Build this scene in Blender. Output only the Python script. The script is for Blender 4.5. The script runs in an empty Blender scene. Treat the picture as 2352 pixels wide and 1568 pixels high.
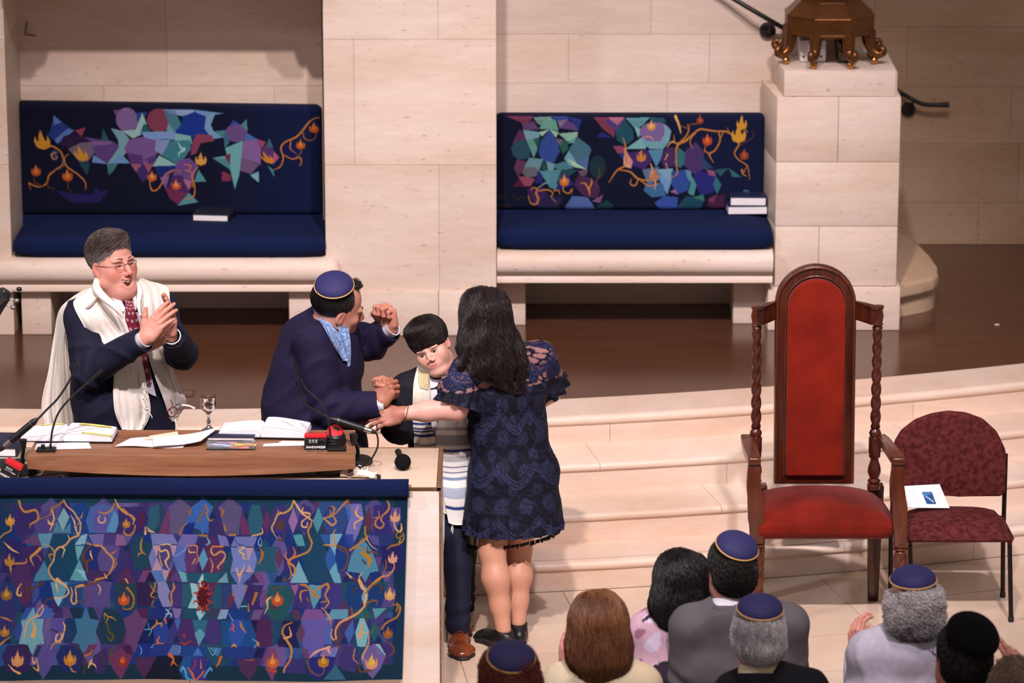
import bpy, bmesh, math, random
import numpy as np
from mathutils import Vector, Matrix
from mathutils.bvhtree import BVHTree
SC = bpy.context.scene
COL = SC.collection
R_ = math.radians
rnd = random.Random(7)

# ------------------------------------------------------------------ camera
F = 8600.0; PITCH = R_(14.5); CAMP = np.array([0.0, -15.7, 5.39])
cam = bpy.data.cameras.new('camera'); camo = bpy.data.objects.new('camera', cam); COL.objects.link(camo)
cam.sensor_width = 36.0; cam.lens = 36.0*F/2352.0
camo.location = CAMP; camo.rotation_euler = (math.pi/2-PITCH, 0, 0)
cam.clip_start = 0.5; cam.clip_end = 80
cam.dof.use_dof = True; cam.dof.focus_distance = 16.1; cam.dof.aperture_fstop = 3.2
SC.camera = camo

def ray(px, py):
    rx = (px-1176)/F; ry = -(py-784)/F
    return np.array([rx, math.cos(PITCH)+ry*math.sin(PITCH), -math.sin(PITCH)+ry*math.cos(PITCH)])
def P(px, py, Y):
    d = ray(px, py); return CAMP+d*((Y-CAMP[1])/d[1])
def PZ(px, py, z):
    d = ray(px, py); return CAMP+d*((z-CAMP[2])/d[2])
def PV(*a): return Vector(P(*a))

# ------------------------------------------------------------------ world, lamps, exposure
w = bpy.data.worlds.new('world'); SC.world = w; w.use_nodes = True
w.node_tree.nodes['Background'].inputs[0].default_value = (0.95, 0.78, 0.72, 1)
w.node_tree.nodes['Background'].inputs[1].default_value = 0.28
def spot(name, loc, target, power, col, size_deg, blend, radius):
    l = bpy.data.lights.new(name, 'SPOT'); o = bpy.data.objects.new(name, l); COL.objects.link(o)
    l.energy = power; l.color = col; l.spot_size = R_(size_deg); l.spot_blend = blend; l.shadow_soft_size = radius
    o.location = loc; o.rotation_euler = (Vector(target)-Vector(loc)).to_track_quat('-Z', 'Y').to_euler()
    return o
spot('stage_light_warm', (-1.4, -13.0, 15.8), (-0.5, 1.2, 0.9), 11200, (1.0, 0.865, 0.815), 23, 0.8, 0.30)
spot('stage_light_cool', (2.4, -13.0, 15.8), (0.2, 1.0, 0.8), 9300, (0.98, 0.875, 0.965), 23, 0.8, 0.30)
spot('side_light_cool', (-8.5, -7.0, 9.0), (0.3, 0.6, 0.8), 2000, (0.84, 0.86, 1.0), 34, 0.9, 0.5)
spot('house_light', (1.0, -6.0, 11.0), (1.5, -1.5, 0.5), 1000, (1.0, 0.84, 0.76), 75, 1.0, 0.6)
SC.view_settings.view_transform = 'Standard'; SC.view_settings.look = 'None'
SC.view_settings.gamma = 1.0; SC.view_settings.use_curve_mapping = False
SC.view_settings.exposure = 0.0

# ------------------------------------------------------------------ helpers: objects
def lin(r, g, b):
    f = lambda c: ((c/255.0)/12.92 if c/255.0 <= 0.04045 else (((c/255.0)+0.055)/1.055)**2.4)
    return (f(r), f(g), f(b))
def lin4(c): return (*lin(*c), 1.0)
def linA(a):
    a = np.asarray(a, dtype=np.float64)/255.0
    return np.where(a <= 0.04045, a/12.92, ((a+0.055)/1.055)**2.4)
def tag(o, label=None, cat=None, group=None, kind=None):
    if label: o['label'] = label
    if cat: o['category'] = cat
    if group: o['group'] = group
    if kind: o['kind'] = kind
    return o
def link(name, me, m=None, parent=None, label=None):
    o = bpy.data.objects.new(name, me); COL.objects.link(o)
    if m is not None:
        for mm in (m if isinstance(m, (list, tuple)) else [m]): me.materials.append(mm)
    if parent is not None: o.parent = parent; o.matrix_parent_inverse = Matrix.Identity(4)
    if label: o['label'] = label
    return o
def empty(name, label, cat, group=None):
    o = bpy.data.objects.new(name, None); COL.objects.link(o); o.empty_display_size = 0.1
    return tag(o, label, cat, group)
def settle(root):
    """put the empty at the base of its parts (children keep their world place)"""
    bpy.context.view_layer.update()
    lo = Vector((1e9,)*3); hi = -lo
    for c in root.children_recursive:
        if c.type == 'MESH':
            for b in c.bound_box:
                p = c.matrix_world @ Vector(b)
                lo = Vector(map(min, lo, p)); hi = Vector(map(max, hi, p))
    loc = Vector(((lo.x+hi.x)/2, (lo.y+hi.y)/2, lo.z))
    for c in root.children: c.location = Vector(c.location)-loc
    root.location = loc
def mesh_np(name, V, Fq, smooth=True):
    """V (n,3); Fq (m,3|4) numpy or list of index lists"""
    me = bpy.data.meshes.new(name)
    V = np.asarray(V, dtype=np.float32)
    if isinstance(Fq, np.ndarray):
        k = Fq.shape[1]; m = len(Fq)
        me.vertices.add(len(V)); me.vertices.foreach_set('co', V.ravel())
        me.loops.add(m*k); me.loops.foreach_set('vertex_index', Fq.astype(np.int32).ravel())
        me.polygons.add(m); me.polygons.foreach_set('loop_start', np.arange(0, m*k, k, dtype=np.int32))
        try: me.polygons.foreach_set('loop_total', np.full(m, k, dtype=np.int32))
        except Exception: pass
        me.update(calc_edges=True); me.validate()
    else:
        me.from_pydata([tuple(map(float, v)) for v in V], [], [tuple(map(int, f)) for f in Fq]); me.update()
    if smooth: me.polygons.foreach_set('use_smooth', np.ones(len(me.polygons), dtype=bool))
    return me
def set_col(me, C):
    C = np.asarray(C, dtype=np.float32)
    if C.shape[1] == 3: C = np.c_[C, np.ones(len(C), dtype=np.float32)]
    a = me.color_attributes.new('Col', 'FLOAT_COLOR', 'POINT'); a.data.foreach_set('color', C.ravel())
def verts_np(me):
    v = np.empty(len(me.vertices)*3, dtype=np.float32); me.vertices.foreach_get('co', v); return v.reshape(-1, 3)
def bm_mesh(name, bm, smooth=False, bevel=0, seg=2):
    if bevel: bmesh.ops.bevel(bm, geom=list(bm.edges), offset=bevel, segments=seg, affect='EDGES', clamp_overlap=True, profile=0.5)
    bmesh.ops.recalc_face_normals(bm, faces=list(bm.faces))
    me = bpy.data.meshes.new(name); bm.to_mesh(me); bm.free()
    if smooth: me.polygons.foreach_set('use_smooth', np.ones(len(me.polygons), dtype=bool))
    return me
def auto_smooth(me, ang=40):
    me.polygons.foreach_set('use_smooth', np.ones(len(me.polygons), dtype=bool))
    try: me.set_sharp_from_angle(angle=R_(ang))
    except Exception: pass
    return me
def box_bm(bm, lo, hi, M=None):
    r = bmesh.ops.create_cube(bm, size=1.0)
    lo = Vector(lo); hi = Vector(hi)
    for v in r['verts']:
        v.co = Vector(((v.co.x+.5)*(hi.x-lo.x)+lo.x, (v.co.y+.5)*(hi.y-lo.y)+lo.y, (v.co.z+.5)*(hi.z-lo.z)+lo.z))
        if M is not None: v.co = M @ v.co
    return r['verts']
def box(name, lo, hi, m, parent=None, bevel=0.004, M=None, label=None, seg=2):
    bm = bmesh.new(); box_bm(bm, lo, hi, M)
    return link(name, auto_smooth(bm_mesh(name, bm, False, bevel, seg)), m, parent, label)
def prism(name, pts, z0, z1, m, parent=None, bevel=0.0, label=None, axis='z', seg=2):
    """extrude a 2-D outline; axis z: (x,y)->z, axis y: (x,z)->y, axis x: (y,z)->x"""
    bm = bmesh.new()
    def mk(p, t): return {'z': (p[0], p[1], t), 'y': (p[0], t, p[1]), 'x': (t, p[0], p[1])}[axis]
    a = [bm.verts.new(mk(p, z0)) for p in pts]; b = [bm.verts.new(mk(p, z1)) for p in pts]
    bm.faces.new(a); bm.faces.new(b[::-1]); n = len(pts)
    for i in range(n): bm.faces.new((a[i], a[(i+1) % n], b[(i+1) % n], b[i]))
    return link(name, auto_smooth(bm_mesh(name, bm, False, bevel, seg)), m, parent, label)
def catmull(pts, n):
    pts = [np.asarray(p, float) for p in pts]
    if len(pts) == 2: return np.array([pts[0]+(pts[1]-pts[0])*t for t in np.linspace(0, 1, n)])
    Q = np.array([2*pts[0]-pts[1]]+pts+[2*pts[-1]-pts[-2]]); out = []
    for t in np.linspace(0, len(pts)-1, n):
        i = min(int(t), len(pts)-2); u = t-i; a, b, c, d = Q[i:i+4]
        out.append(0.5*((2*b)+(c-a)*u+(2*a-5*b+4*c-d)*u*u+(3*b-a-3*c+d)*u**3))
    return np.array(out)
def tube_arrays(path, rad, sides=8, cap=True, flat=None):
    path = np.asarray(path, float); n = len(path)
    rad = np.full(n, rad) if np.isscalar(rad) else np.asarray(rad, float)
    T = np.gradient(path, axis=0); T /= np.linalg.norm(T, axis=1)[:, None]+1e-12
    up = np.array([0, 0, 1.0]) if abs(T[0][2]) < 0.9 else np.array([1.0, 0, 0])
    N = np.zeros_like(path); v = up-T[0]*np.dot(up, T[0]); N[0] = v/np.linalg.norm(v)
    for i in range(1, n):
        v = N[i-1]-T[i]*np.dot(N[i-1], T[i]); N[i] = v/(np.linalg.norm(v)+1e-12)
    B = np.cross(T, N); a = np.linspace(0, 2*np.pi, sides, endpoint=False)
    V = (path[:, None, :]+rad[:, None, None]*(np.cos(a)[None, :, None]*N[:, None, :]+np.sin(a)[None, :, None]*B[:, None, :])).reshape(-1, 3)
    Fs = []
    for i in range(n-1):
        for j in range(sides):
            Fs.append([i*sides+j, i*sides+(j+1) % sides, (i+1)*sides+(j+1) % sides, (i+1)*sides+j])
    if cap: Fs.append(list(range(sides))[::-1]); Fs.append([(n-1)*sides+j for j in range(sides)])
    return V, Fs
def tubes(name, items, m, parent=None, sides=8, label=None):
    VV = []; FF = []; o = 0
    for path, rad in items:
        V, Fs = tube_arrays(path, rad, sides); VV.append(V); FF += [[i+o for i in f] for f in Fs]; o += len(V)
    return link(name, auto_smooth(mesh_np(name, np.vstack(VV), FF), 50), m, parent, label)
def tube(name, path, rad, m, parent=None, sides=8, label=None): return tubes(name, [(path, rad)], m, parent, sides, label)
def lathe_arrays(profile, seg=24, c=(0, 0, 0), M=None):
    pr = np.asarray(profile, float); a = np.linspace(0, 2*np.pi, seg, endpoint=False); n = len(pr)
    V = np.stack([pr[:, 0:1]*np.cos(a), pr[:, 0:1]*np.sin(a), np.repeat(pr[:, 1:2], seg, 1)], -1).reshape(-1, 3)
    if M is not None: V = V @ np.array(M.to_3x3()).T
    V = V+np.asarray(c)
    Fs = [[i*seg+j, i*seg+(j+1) % seg, (i+1)*seg+(j+1) % seg, (i+1)*seg+j] for i in range(n-1) for j in range(seg)]
    Fs.append(list(range(seg))[::-1]); Fs.append([(n-1)*seg+j for j in range(seg)])
    return V, Fs
def lathe(name, profile, c, m, parent=None, seg=24, M=None, label=None, ang=45):
    V, Fs = lathe_arrays(profile, seg, c, M)
    return link(name, auto_smooth(mesh_np(name, V, Fs), ang), m, parent, label)
def grid_mesh(name, G, thick=0.0, close=False):
    """G (nu,nv,3) -> mesh; thick>0 gives a closed shell offset along the grid normals"""
    G = np.asarray(G, float); nu, nv = G.shape[:2]
    I = np.arange(nu*nv).reshape(nu, nv)
    q = np.stack([I[:-1, :-1], I[1:, :-1], I[1:, 1:], I[:-1, 1:]], -1).reshape(-1, 4)
    V = G.reshape(-1, 3)
    if thick:
        du = np.gradient(G, axis=0); dv = np.gradient(G, axis=1); N = np.cross(du, dv); N /= np.linalg.norm(N, axis=2)[..., None]+1e-12
        V2 = (G-N*thick).reshape(-1, 3); o = nu*nv
        q2 = q[:, ::-1]+o
        def strip(e): e = np.asarray(e); return np.stack([e[:-1], e[:-1]+o, e[1:]+o, e[1:]], -1)
        s = np.vstack([strip(I[:, 0]), strip(I[-1, :]), strip(I[::-1, -1]), strip(I[0, ::-1])])
        V = np.vstack([V, V2]); q = np.vstack([q, q2, s[:, ::-1]])
        me = mesh_np(name, V, q)
        return me
    return mesh_np(name, V, q)
def patch(ctrl, nu, nv):
    """ctrl rows of 3-D points -> smooth (nu,nv,3) grid"""
    rows = np.array([catmull(r, nv) for r in ctrl])
    return np.stack([catmull(list(rows[:, j]), nu) for j in range(nv)], 1)

# ------------------------------------------------------------------ helpers: materials
MATS = {}
def mk(name, col, rough=0.5, metal=0.0, var=0.0, vscale=8.0, bump=0.0, bscale=60.0, vcol=False, coat=0.0, sheen=0.0,
       stretch=(1, 1, 1), spec=0.5, sss=0.0, trans=0.0, alpha=1.0, col2=None, detail=4.0):
    m = bpy.data.materials.new(name); m.use_nodes = True; nt = m.node_tree; N = nt.nodes; L = nt.links
    b = N['Principled BSDF']
    b.inputs['Roughness'].default_value = rough; b.inputs['Metallic'].default_value = metal
    b.inputs['Specular IOR Level'].default_value = spec
    if coat: b.inputs['Coat Weight'].default_value = coat; b.inputs['Coat Roughness'].default_value = 0.08
    if sheen: b.inputs['Sheen Weight'].default_value = sheen; b.inputs['Sheen Roughness'].default_value = 0.4
    if sss: b.inputs['Subsurface Weight'].default_value = sss; b.inputs['Subsurface Radius'].default_value = (0.012, 0.004, 0.002); b.inputs['Subsurface Scale'].default_value = 0.6
    if trans: b.inputs['Transmission Weight'].default_value = trans
    c4 = lin4(col) if max(col) > 1.001 else (*col, 1)
    tc = N.new('ShaderNodeTexCoord'); mp = N.new('ShaderNodeMapping'); mp.inputs['Scale'].default_value = stretch
    L.new(tc.outputs['Object'], mp.inputs['Vector'])
    src = None
    if vcol:
        a = N.new('ShaderNodeAttribute'); a.attribute_name = 'Col'; src = a.outputs['Color']
    if var or col2:
        n = N.new('ShaderNodeTexNoise'); n.inputs['Scale'].default_value = vscale; n.inputs['Detail'].default_value = detail
        L.new(mp.outputs[0], n.inputs['Vector'])
        if col2:
            mr = N.new('ShaderNodeMapRange'); mr.inputs['From Min'].default_value = 0.35; mr.inputs['From Max'].default_value = 0.65
            L.new(n.outputs['Fac'], mr.inputs['Value'])
            mx = N.new('ShaderNodeMix'); mx.data_type = 'RGBA'; mx.inputs['A'].default_value = c4; mx.inputs['B'].default_value = lin4(col2)
            if src: L.new(src, mx.inputs['A'])
            L.new(mr.outputs[0], mx.inputs['Factor']); src = mx.outputs['Result']
        if var:
            mr = N.new('ShaderNodeMapRange'); mr.inputs['From Min'].default_value = 0.3; mr.inputs['From Max'].default_value = 0.7
            mr.inputs['To Min'].default_value = 1-var; mr.inputs['To Max'].default_value = 1+var
            L.new(n.outputs['Fac'], mr.inputs['Value'])
            mx = N.new('ShaderNodeMix'); mx.data_type = 'RGBA'; mx.blend_type = 'MULTIPLY'; mx.inputs['Factor'].default_value = 1.0
            mx.inputs['A'].default_value = c4
            if src: L.new(src, mx.inputs['A'])
            L.new(mr.outputs[0], mx.inputs['B']); src = mx.outputs['Result']
    if src: L.new(src, b.inputs['Base Color'])
    else: b.inputs['Base Color'].default_value = c4
    if bump:
        n = N.new('ShaderNodeTexNoise'); n.inputs['Scale'].default_value = bscale; n.inputs['Detail'].default_value = 3
        L.new(mp.outputs[0], n.inputs['Vector'])
        bp = N.new('ShaderNodeBump'); bp.inputs['Strength'].default_value = bump; bp.inputs['Distance'].default_value = 0.01
        L.new(n.outputs['Fac'], bp.inputs['Height']); L.new(bp.outputs[0], b.inputs['Normal'])
    if alpha < 1: b.inputs['Alpha'].default_value = alpha
    MATS[name] = m
    return m
def travertine(name, col, colb, rough=0.55, pits=0.5, hue=0.35, spec=0.3):
    """cream stone: long level clouds, fine grain and dark pits"""
    m = bpy.data.materials.new(name); m.use_nodes = True; nt = m.node_tree; N = nt.nodes; L = nt.links; b = N['Principled BSDF']
    b.inputs['Roughness'].default_value = rough; b.inputs['Specular IOR Level'].default_value = spec
    tc = N.new('ShaderNodeTexCoord'); oi = N.new('ShaderNodeObjectInfo')
    def noise(sc, det, stretch):
        mp = N.new('ShaderNodeMapping'); mp.inputs['Scale'].default_value = stretch
        L.new(tc.outputs['Object'], mp.inputs['Vector'])
        n = N.new('ShaderNodeTexNoise'); n.inputs['Scale'].default_value = sc; n.inputs['Detail'].default_value = det
        L.new(mp.outputs[0], n.inputs['Vector']); return n.outputs['Fac']
    def rng(v, a, c, lo, hi):
        mr = N.new('ShaderNodeMapRange'); mr.inputs['From Min'].default_value = a; mr.inputs['From Max'].default_value = c
        mr.inputs['To Min'].default_value = lo; mr.inputs['To Max'].default_value = hi; L.new(v, mr.inputs['Value']); return mr.outputs[0]
    mx = N.new('ShaderNodeMix'); mx.data_type = 'RGBA'; mx.inputs['A'].default_value = lin4(col); mx.inputs['B'].default_value = lin4(colb)
    L.new(rng(noise(2.2, 5, (0.55, 0.55, 2.6)), 0.35, 0.7, 0, hue*2), mx.inputs['Factor'])
    mu = N.new('ShaderNodeMix'); mu.data_type = 'RGBA'; mu.blend_type = 'MULTIPLY'; mu.inputs['Factor'].default_value = 1
    L.new(mx.outputs['Result'], mu.inputs['A'])
    L.new(rng(noise(26, 4, (0.4, 0.4, 2.2)), 0.25, 0.75, 0.94, 1.05), mu.inputs['B'])
    pit = rng(noise(46, 3, (0.5, 0.5, 1.7)), 0.245, 0.33, 1.0-pits, 1.0)
    m2 = N.new('ShaderNodeMix'); m2.data_type = 'RGBA'; m2.blend_type = 'MULTIPLY'; m2.inputs['Factor'].default_value = 1
    L.new(mu.outputs['Result'], m2.inputs['A']); L.new(pit, m2.inputs['B'])
    m3 = N.new('ShaderNodeMix'); m3.data_type = 'RGBA'; m3.blend_type = 'MULTIPLY'; m3.inputs['Factor'].default_value = 1
    L.new(m2.outputs['Result'], m3.inputs['A']); L.new(rng(oi.outputs['Random'], 0, 1, 0.95, 1.03), m3.inputs['B'])
    L.new(m3.outputs['Result'], b.inputs['Base Color'])
    bp = N.new('ShaderNodeBump'); bp.inputs['Strength'].default_value = 0.25; bp.inputs['Distance'].default_value = 0.01
    L.new(pit, bp.inputs['Height']); L.new(bp.outputs[0], b.inputs['Normal'])
    MATS[name] = m
    return m
def wood(name, c1, c2, rough=0.35, scale=6.0, stretch=(1, 8, 8), coat=0.0, bump=0.05):
    m = bpy.data.materials.new(name); m.use_nodes = True; nt = m.node_tree; N = nt.nodes; L = nt.links; b = N['Principled BSDF']
    b.inputs['Roughness'].default_value = rough
    if coat: b.inputs['Coat Weight'].default_value = coat; b.inputs['Coat Roughness'].default_value = 0.12
    tc = N.new('ShaderNodeTexCoord'); mp = N.new('ShaderNodeMapping'); mp.inputs['Scale'].default_value = stretch
    L.new(tc.outputs['Object'], mp.inputs['Vector'])
    n = N.new('ShaderNodeTexNoise'); n.inputs['Scale'].default_value = scale; n.inputs['Detail'].default_value = 6; n.inputs['Distortion'].default_value = 0.6
    L.new(mp.outputs[0], n.inputs['Vector'])
    cr = N.new('ShaderNodeValToRGB'); cr.color_ramp.elements[0].position = 0.32; cr.color_ramp.elements[1].position = 0.68
    cr.color_ramp.elements[0].color = lin4(c1); cr.color_ramp.elements[1].color = lin4(c2)
    L.new(n.outputs['Fac'], cr.inputs[0]); L.new(cr.outputs[0], b.inputs['Base Color'])
    bp = N.new('ShaderNodeBump'); bp.inputs['Strength'].default_value = bump; bp.inputs['Distance'].default_value = 0.005
    L.new(n.outputs['Fac'], bp.inputs['Height']); L.new(bp.outputs[0], b.inputs['Normal'])
    MATS[name] = m
    return m

# ------------------------------------------------------------------ helpers: drawing colours onto a grid (woven designs, prints)
class Canvas:
    def __init__(s, w, h, bg, box):
        """w x h samples covering box=(x0,y0,x1,y1) in the drawing's own units"""
        s.w, s.h = w, h; s.C = np.ones((h, w, 3))*linA(bg); s.box = box
        x0, y0, x1, y1 = box
        s.X, s.Y = np.meshgrid(x0+(np.arange(w)+.5)/w*(x1-x0), y0+(np.arange(h)+.5)/h*(y1-y0))
    def _win(s, lo, hi):
        x0, y0, x1, y1 = s.box
        a = max(0, int((lo[0]-x0)/(x1-x0)*s.w)-1); b = min(s.w, int((hi[0]-x0)/(x1-x0)*s.w)+2)
        c = max(0, int((lo[1]-y0)/(y1-y0)*s.h)-1); d = min(s.h, int((hi[1]-y0)/(y1-y0)*s.h)+2)
        return slice(c, max(c, d)), slice(a, max(a, b))
    def poly(s, pts, col, al=1.0):
        p = np.asarray(pts, float); sl = s._win(p.min(0), p.max(0)); X = s.X[sl]; Y = s.Y[sl]
        if X.size == 0: return
        ins = np.zeros(X.shape, bool); n = len(p)
        for i in range(n):
            xa, ya = p[i]; xb, yb = p[(i+1) % n]
            if ya == yb: continue
            ins ^= ((ya > Y) != (yb > Y)) & (X < (xb-xa)*(Y-ya)/(yb-ya)+xa)
        s.C[sl][ins] = s.C[sl][ins]*(1-al)+linA(col)*al
    def stroke(s, pts, wd, col, al=1.0, smooth=True, col2=None):
        q = catmull(pts, max(8, len(pts)*7)) if smooth and len(pts) > 2 else np.asarray(pts, float)
        n = len(q); wd = np.interp(np.linspace(0, 1, n), np.linspace(0, 1, len(wd)), wd) if not np.isscalar(wd) else np.full(n, wd)
        mw = wd.max(); sl = s._win(q.min(0)-mw, q.max(0)+mw); X = s.X[sl]; Y = s.Y[sl]
        if X.size == 0: return
        D = np.full(X.shape, 1e9); U = np.zeros(X.shape)
        for i in range(n-1):
            a = q[i]; d = q[i+1]-a; L2 = d @ d+1e-9
            t = np.clip(((X-a[0])*d[0]+(Y-a[1])*d[1])/L2, 0, 1)
            e = np.hypot(X-a[0]-t*d[0], Y-a[1]-t*d[1])-(wd[i]+(wd[i+1]-wd[i])*t)/2
            k = e < D; D[k] = e[k]; U[k] = (i+t[k])/n
        ins = D < 0; c = linA(col)
        if col2 is not None: c = c*(1-U[ins][:, None])+linA(col2)*U[ins][:, None]
        s.C[sl][ins] = s.C[sl][ins]*(1-al)+c*al
    def ellipse(s, c, rx, ry, col, al=1.0, rot=0):
        a = np.linspace(0, 2*np.pi, 24, endpoint=False); ca, sa = math.cos(rot), math.sin(rot)
        s.poly([(c[0]+rx*math.cos(t)*ca-ry*math.sin(t)*sa, c[1]+rx*math.cos(t)*sa+ry*math.sin(t)*ca) for t in a], col, al)
    def flame(s, c, h, col=(214, 96, 40), col2=None, al=1.0, lean=0):
        x, y = c; k = h/100.0
        base = [(0, 50), (-30, 38), (-38, 8), (-30, -18), (-24, 4), (-16, 8), (-14, -14), (2, -52), (10, -12), (16, 8), (24, 0), (28, -24), (38, 6), (32, 36)]
        s.poly([(x+(px+lean*(-py)/50)*k, y+py*k) for px, py in base], col, al)
        if col2: s.poly([(x+(px+lean*(-py)/50)*k*0.5, y+(py*0.62-6)*k) for px, py in base], col2, al)
    def lens(s, c, rx, ry, col, al=1.0, rot=0):
        a = np.linspace(-1, 1, 13); ca, sa = math.cos(rot), math.sin(rot)
        p = [(rx*(1-t*t), ry*t) for t in a]+[(-rx*(1-t*t), ry*t) for t in a[::-1]]
        s.poly([(c[0]+u*ca-v*sa, c[1]+u*sa+v*ca) for u, v in p], col, al)
    def star(s, c, r, col, al=1.0, sy=1.0, rot=0, inner=0.6):
        p = []
        for i in range(12):
            a = math.pi/6*i+rot-math.pi/2; q = r if i % 2 == 0 else r*inner
            p.append((c[0]+q*math.cos(a), c[1]+q*math.sin(a)*sy))
        s.poly(p, col, al)
    def hexa(s, c, rx, ry, col, al=1.0, top=0.5):
        x, y = c
        s.poly([(x-rx*top, y-ry), (x+rx*top, y-ry), (x+rx, y), (x+rx*top, y+ry), (x-rx*top, y+ry), (x-rx, y)], col, al)
    def tone(s, k): s.C = s.C*np.array(k); return s
# ================================================================== SETTING
STONE = travertine('cream_travertine', (222, 203, 190), (205, 178, 156), 0.55, 0.42)
STONE_D = travertine('shaded_travertine', (196, 168, 142), (176, 142, 112), 0.6, 0.5)  # darker copy of the cream stone; the right wall's shade is in its colour
STEPM = travertine('step_limestone', (226, 205, 190), (214, 182, 158), 0.38, 0.15, 0.45, 0.45)
FLOORM = travertine('floor_limestone', (214, 192, 172), (200, 172, 148), 0.22, 0.12, 0.4, 0.5)
JOINT = mk('mortar_joint', (158, 132, 112), 0.9)
JOINT_L = mk('pale_mortar', (212, 192, 176), 0.9)
BROWN = mk('polished_brown_floor', (80, 48, 32), 0.20, 0, 0.12, 3.0, spec=0.5, stretch=(1, 3, 1))
BLACKM = mk('black_iron', (22, 18, 17), 0.45)
Z1 = 0.56
CX, CY = -1.861, 13.449
YP, YB, YPED, YW = 3.12, 3.68, 3.24, 5.2

def pol(R, th): return (CX+R*math.sin(th), CY-R*math.cos(th))
def arc_piece(name, prof, t0, t1, m, parent, n=8):
    """closed profile [(R,z)] swept through an angle: one curved stone"""
    k = len(prof); V = []; Fs = []
    for i in range(n+1):
        th = t0+(t1-t0)*i/n
        for (R, z) in prof: x, y = pol(R, th); V.append((x, y, z))
    for i in range(n):
        for j in range(k): Fs.append([i*k+j, (i+1)*k+j, (i+1)*k+(j+1) % k, i*k+(j+1) % k])
    Fs.append(list(range(k))); Fs.append([n*k+j for j in range(k)][::-1])
    bm = bmesh.new(); vs = [bm.verts.new(v) for v in V]
    for f in Fs: bm.faces.new([vs[i] for i in f])
    return link(name, auto_smooth(bm_mesh(name, bm), 50), m, parent)
def structure(name, me, m):
    o = link(name, me, m); o['kind'] = 'structure'; return o
def rect_me(name, lo, hi):
    bm = bmesh.new(); box_bm(bm, lo, hi); return bm_mesh(name, bm)

# hall floor, where the congregation stands, and the raised stage of curved slabs
structure('floor', rect_me('floor', (-6, -9.5, -0.70), (6, -1.2, -0.56)), mk('hall_carpet', (96, 66, 58), 0.9, 0, 0.1, 40))
th = np.linspace(-0.26, 0.46, 30)
def ring_sector(name, r0, r1, z0, z1):
    V = []; Fs = []
    for t in th:
        for R in (r0, r1):
            for z in (z0, z1): x, y = pol(R, t); V.append((x, y, z))
    n = len(th)
    for i in range(n-1):
        a = 4*i; b = 4*(i+1)
        for (p, q) in ((0, 1), (1, 3), (3, 2), (2, 0)): Fs.append([a+p, a+q, b+q, b+p])
    Fs.append([0, 1, 3, 2]); Fs.append([4*(n-1)+k for k in (0, 2, 3, 1)])
    bm = bmesh.new(); vs = [bm.verts.new(v) for v in V]
    for f in Fs: bm.faces.new([vs[i] for i in f])
    return bm_mesh(name, bm)
stage = structure('floor_stage', ring_sector('floor_stage', 13.0, 15.42, -0.62, -0.012), JOINT)
rings = [13.036, 13.478, 13.872, 14.32, 14.80, 15.42]
offs = [0.1612, 0.2537, 0.118, 0.205, 0.16]
for i in range(5):
    r0, r1 = rings[i]+0.003, rings[i+1]-0.003
    step = 0.0925 if i != 1 else 0.0855
    k0 = int(math.floor((-0.24-offs[i])/step)); a = offs[i]+k0*step
    while a < 0.40:
        g = 0.0015/r0
        arc_piece('floor_slab', [(r0, -0.012), (r0, 0.0), (r1, 0.0), (r1, -0.012)], a+g, a+step-g, FLOORM, stage, 6)
        a += step

# four curved steps up to the platform
def half_round(Rf, zt, r, n=6):
    return [(Rf-r+r*math.sin(a), zt-r+r*math.cos(a)) for a in np.linspace(0, math.pi, n)]
fronts = [12.046, 12.412, 12.745, 12.985]; risers = [12.095, 12.43, 12.765, 13.036]
inner = [11.78, 12.05, 12.40, 12.72]
for i in range(4):
    zt = Z1-0.14*i; zb = zt-0.14
    base = structure('trim_%d' % (i+1), ring_sector('trim_%d' % (i+1), inner[i], risers[i]-0.03, zb-0.05, zt-0.02), JOINT_L)
    rr = 0.024
    Rn = risers[i]-0.004
    Rf = Rn+0.014
    groove = i in (0, 3)
    a = -0.3+0.04*i; k = 0
    while a < 0.46:
        da = 0.128+0.02*((k*7+i*3) % 3)
        g = 0.0010/12
        if groove:
            arc_piece('tread_stone', [(inner[i], zt-0.03), (inner[i], zt), (Rf-0.055, zt), (Rf-0.055, zt-0.03)], a+g, a+da-g, STEPM, base, 8)
            prof = [(Rf-0.047, zt-0.05), (Rf-0.047, zt-0.003)]+half_round(Rf, zt-0.002, rr)+[(Rf-0.031, zt-0.049)]
        else:
            prof = [(inner[i], zt-0.05), (inner[i], zt)]+half_round(Rf, zt, 0.020)+[(Rf-0.03, zt-0.042)]
        arc_piece('nosing_stone', prof, a+g, a+da-g, STEPM, base, 8)
        arc_piece('riser_stone', [(Rn-0.03, zb), (Rn-0.03, zt-0.03), (Rn, zt-0.03), (Rn, zb)], a+0.05+g, a+0.05+da-g, STEPM, base, 8)
        a += da; k += 1
# the brown platform floor behind
V = [pol(11.79, t) for t in np.linspace(-0.24, 0.47, 40)]+[(3.9, 5.6), (-4.6, 5.6)]
bm = bmesh.new(); a = [bm.verts.new((x, y, Z1-0.001)) for x, y in V]; b = [bm.verts.new((x, y, Z1-0.2)) for x, y in V]
bm.faces.new(a); bm.faces.new(b[::-1])
for i in range(len(V)): bm.faces.new((a[i], a[(i+1) % len(V)], b[(i+1) % len(V)], b[i]))
structure('floor_platform', bm_mesh('floor_platform', bm), BROWN)

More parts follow.
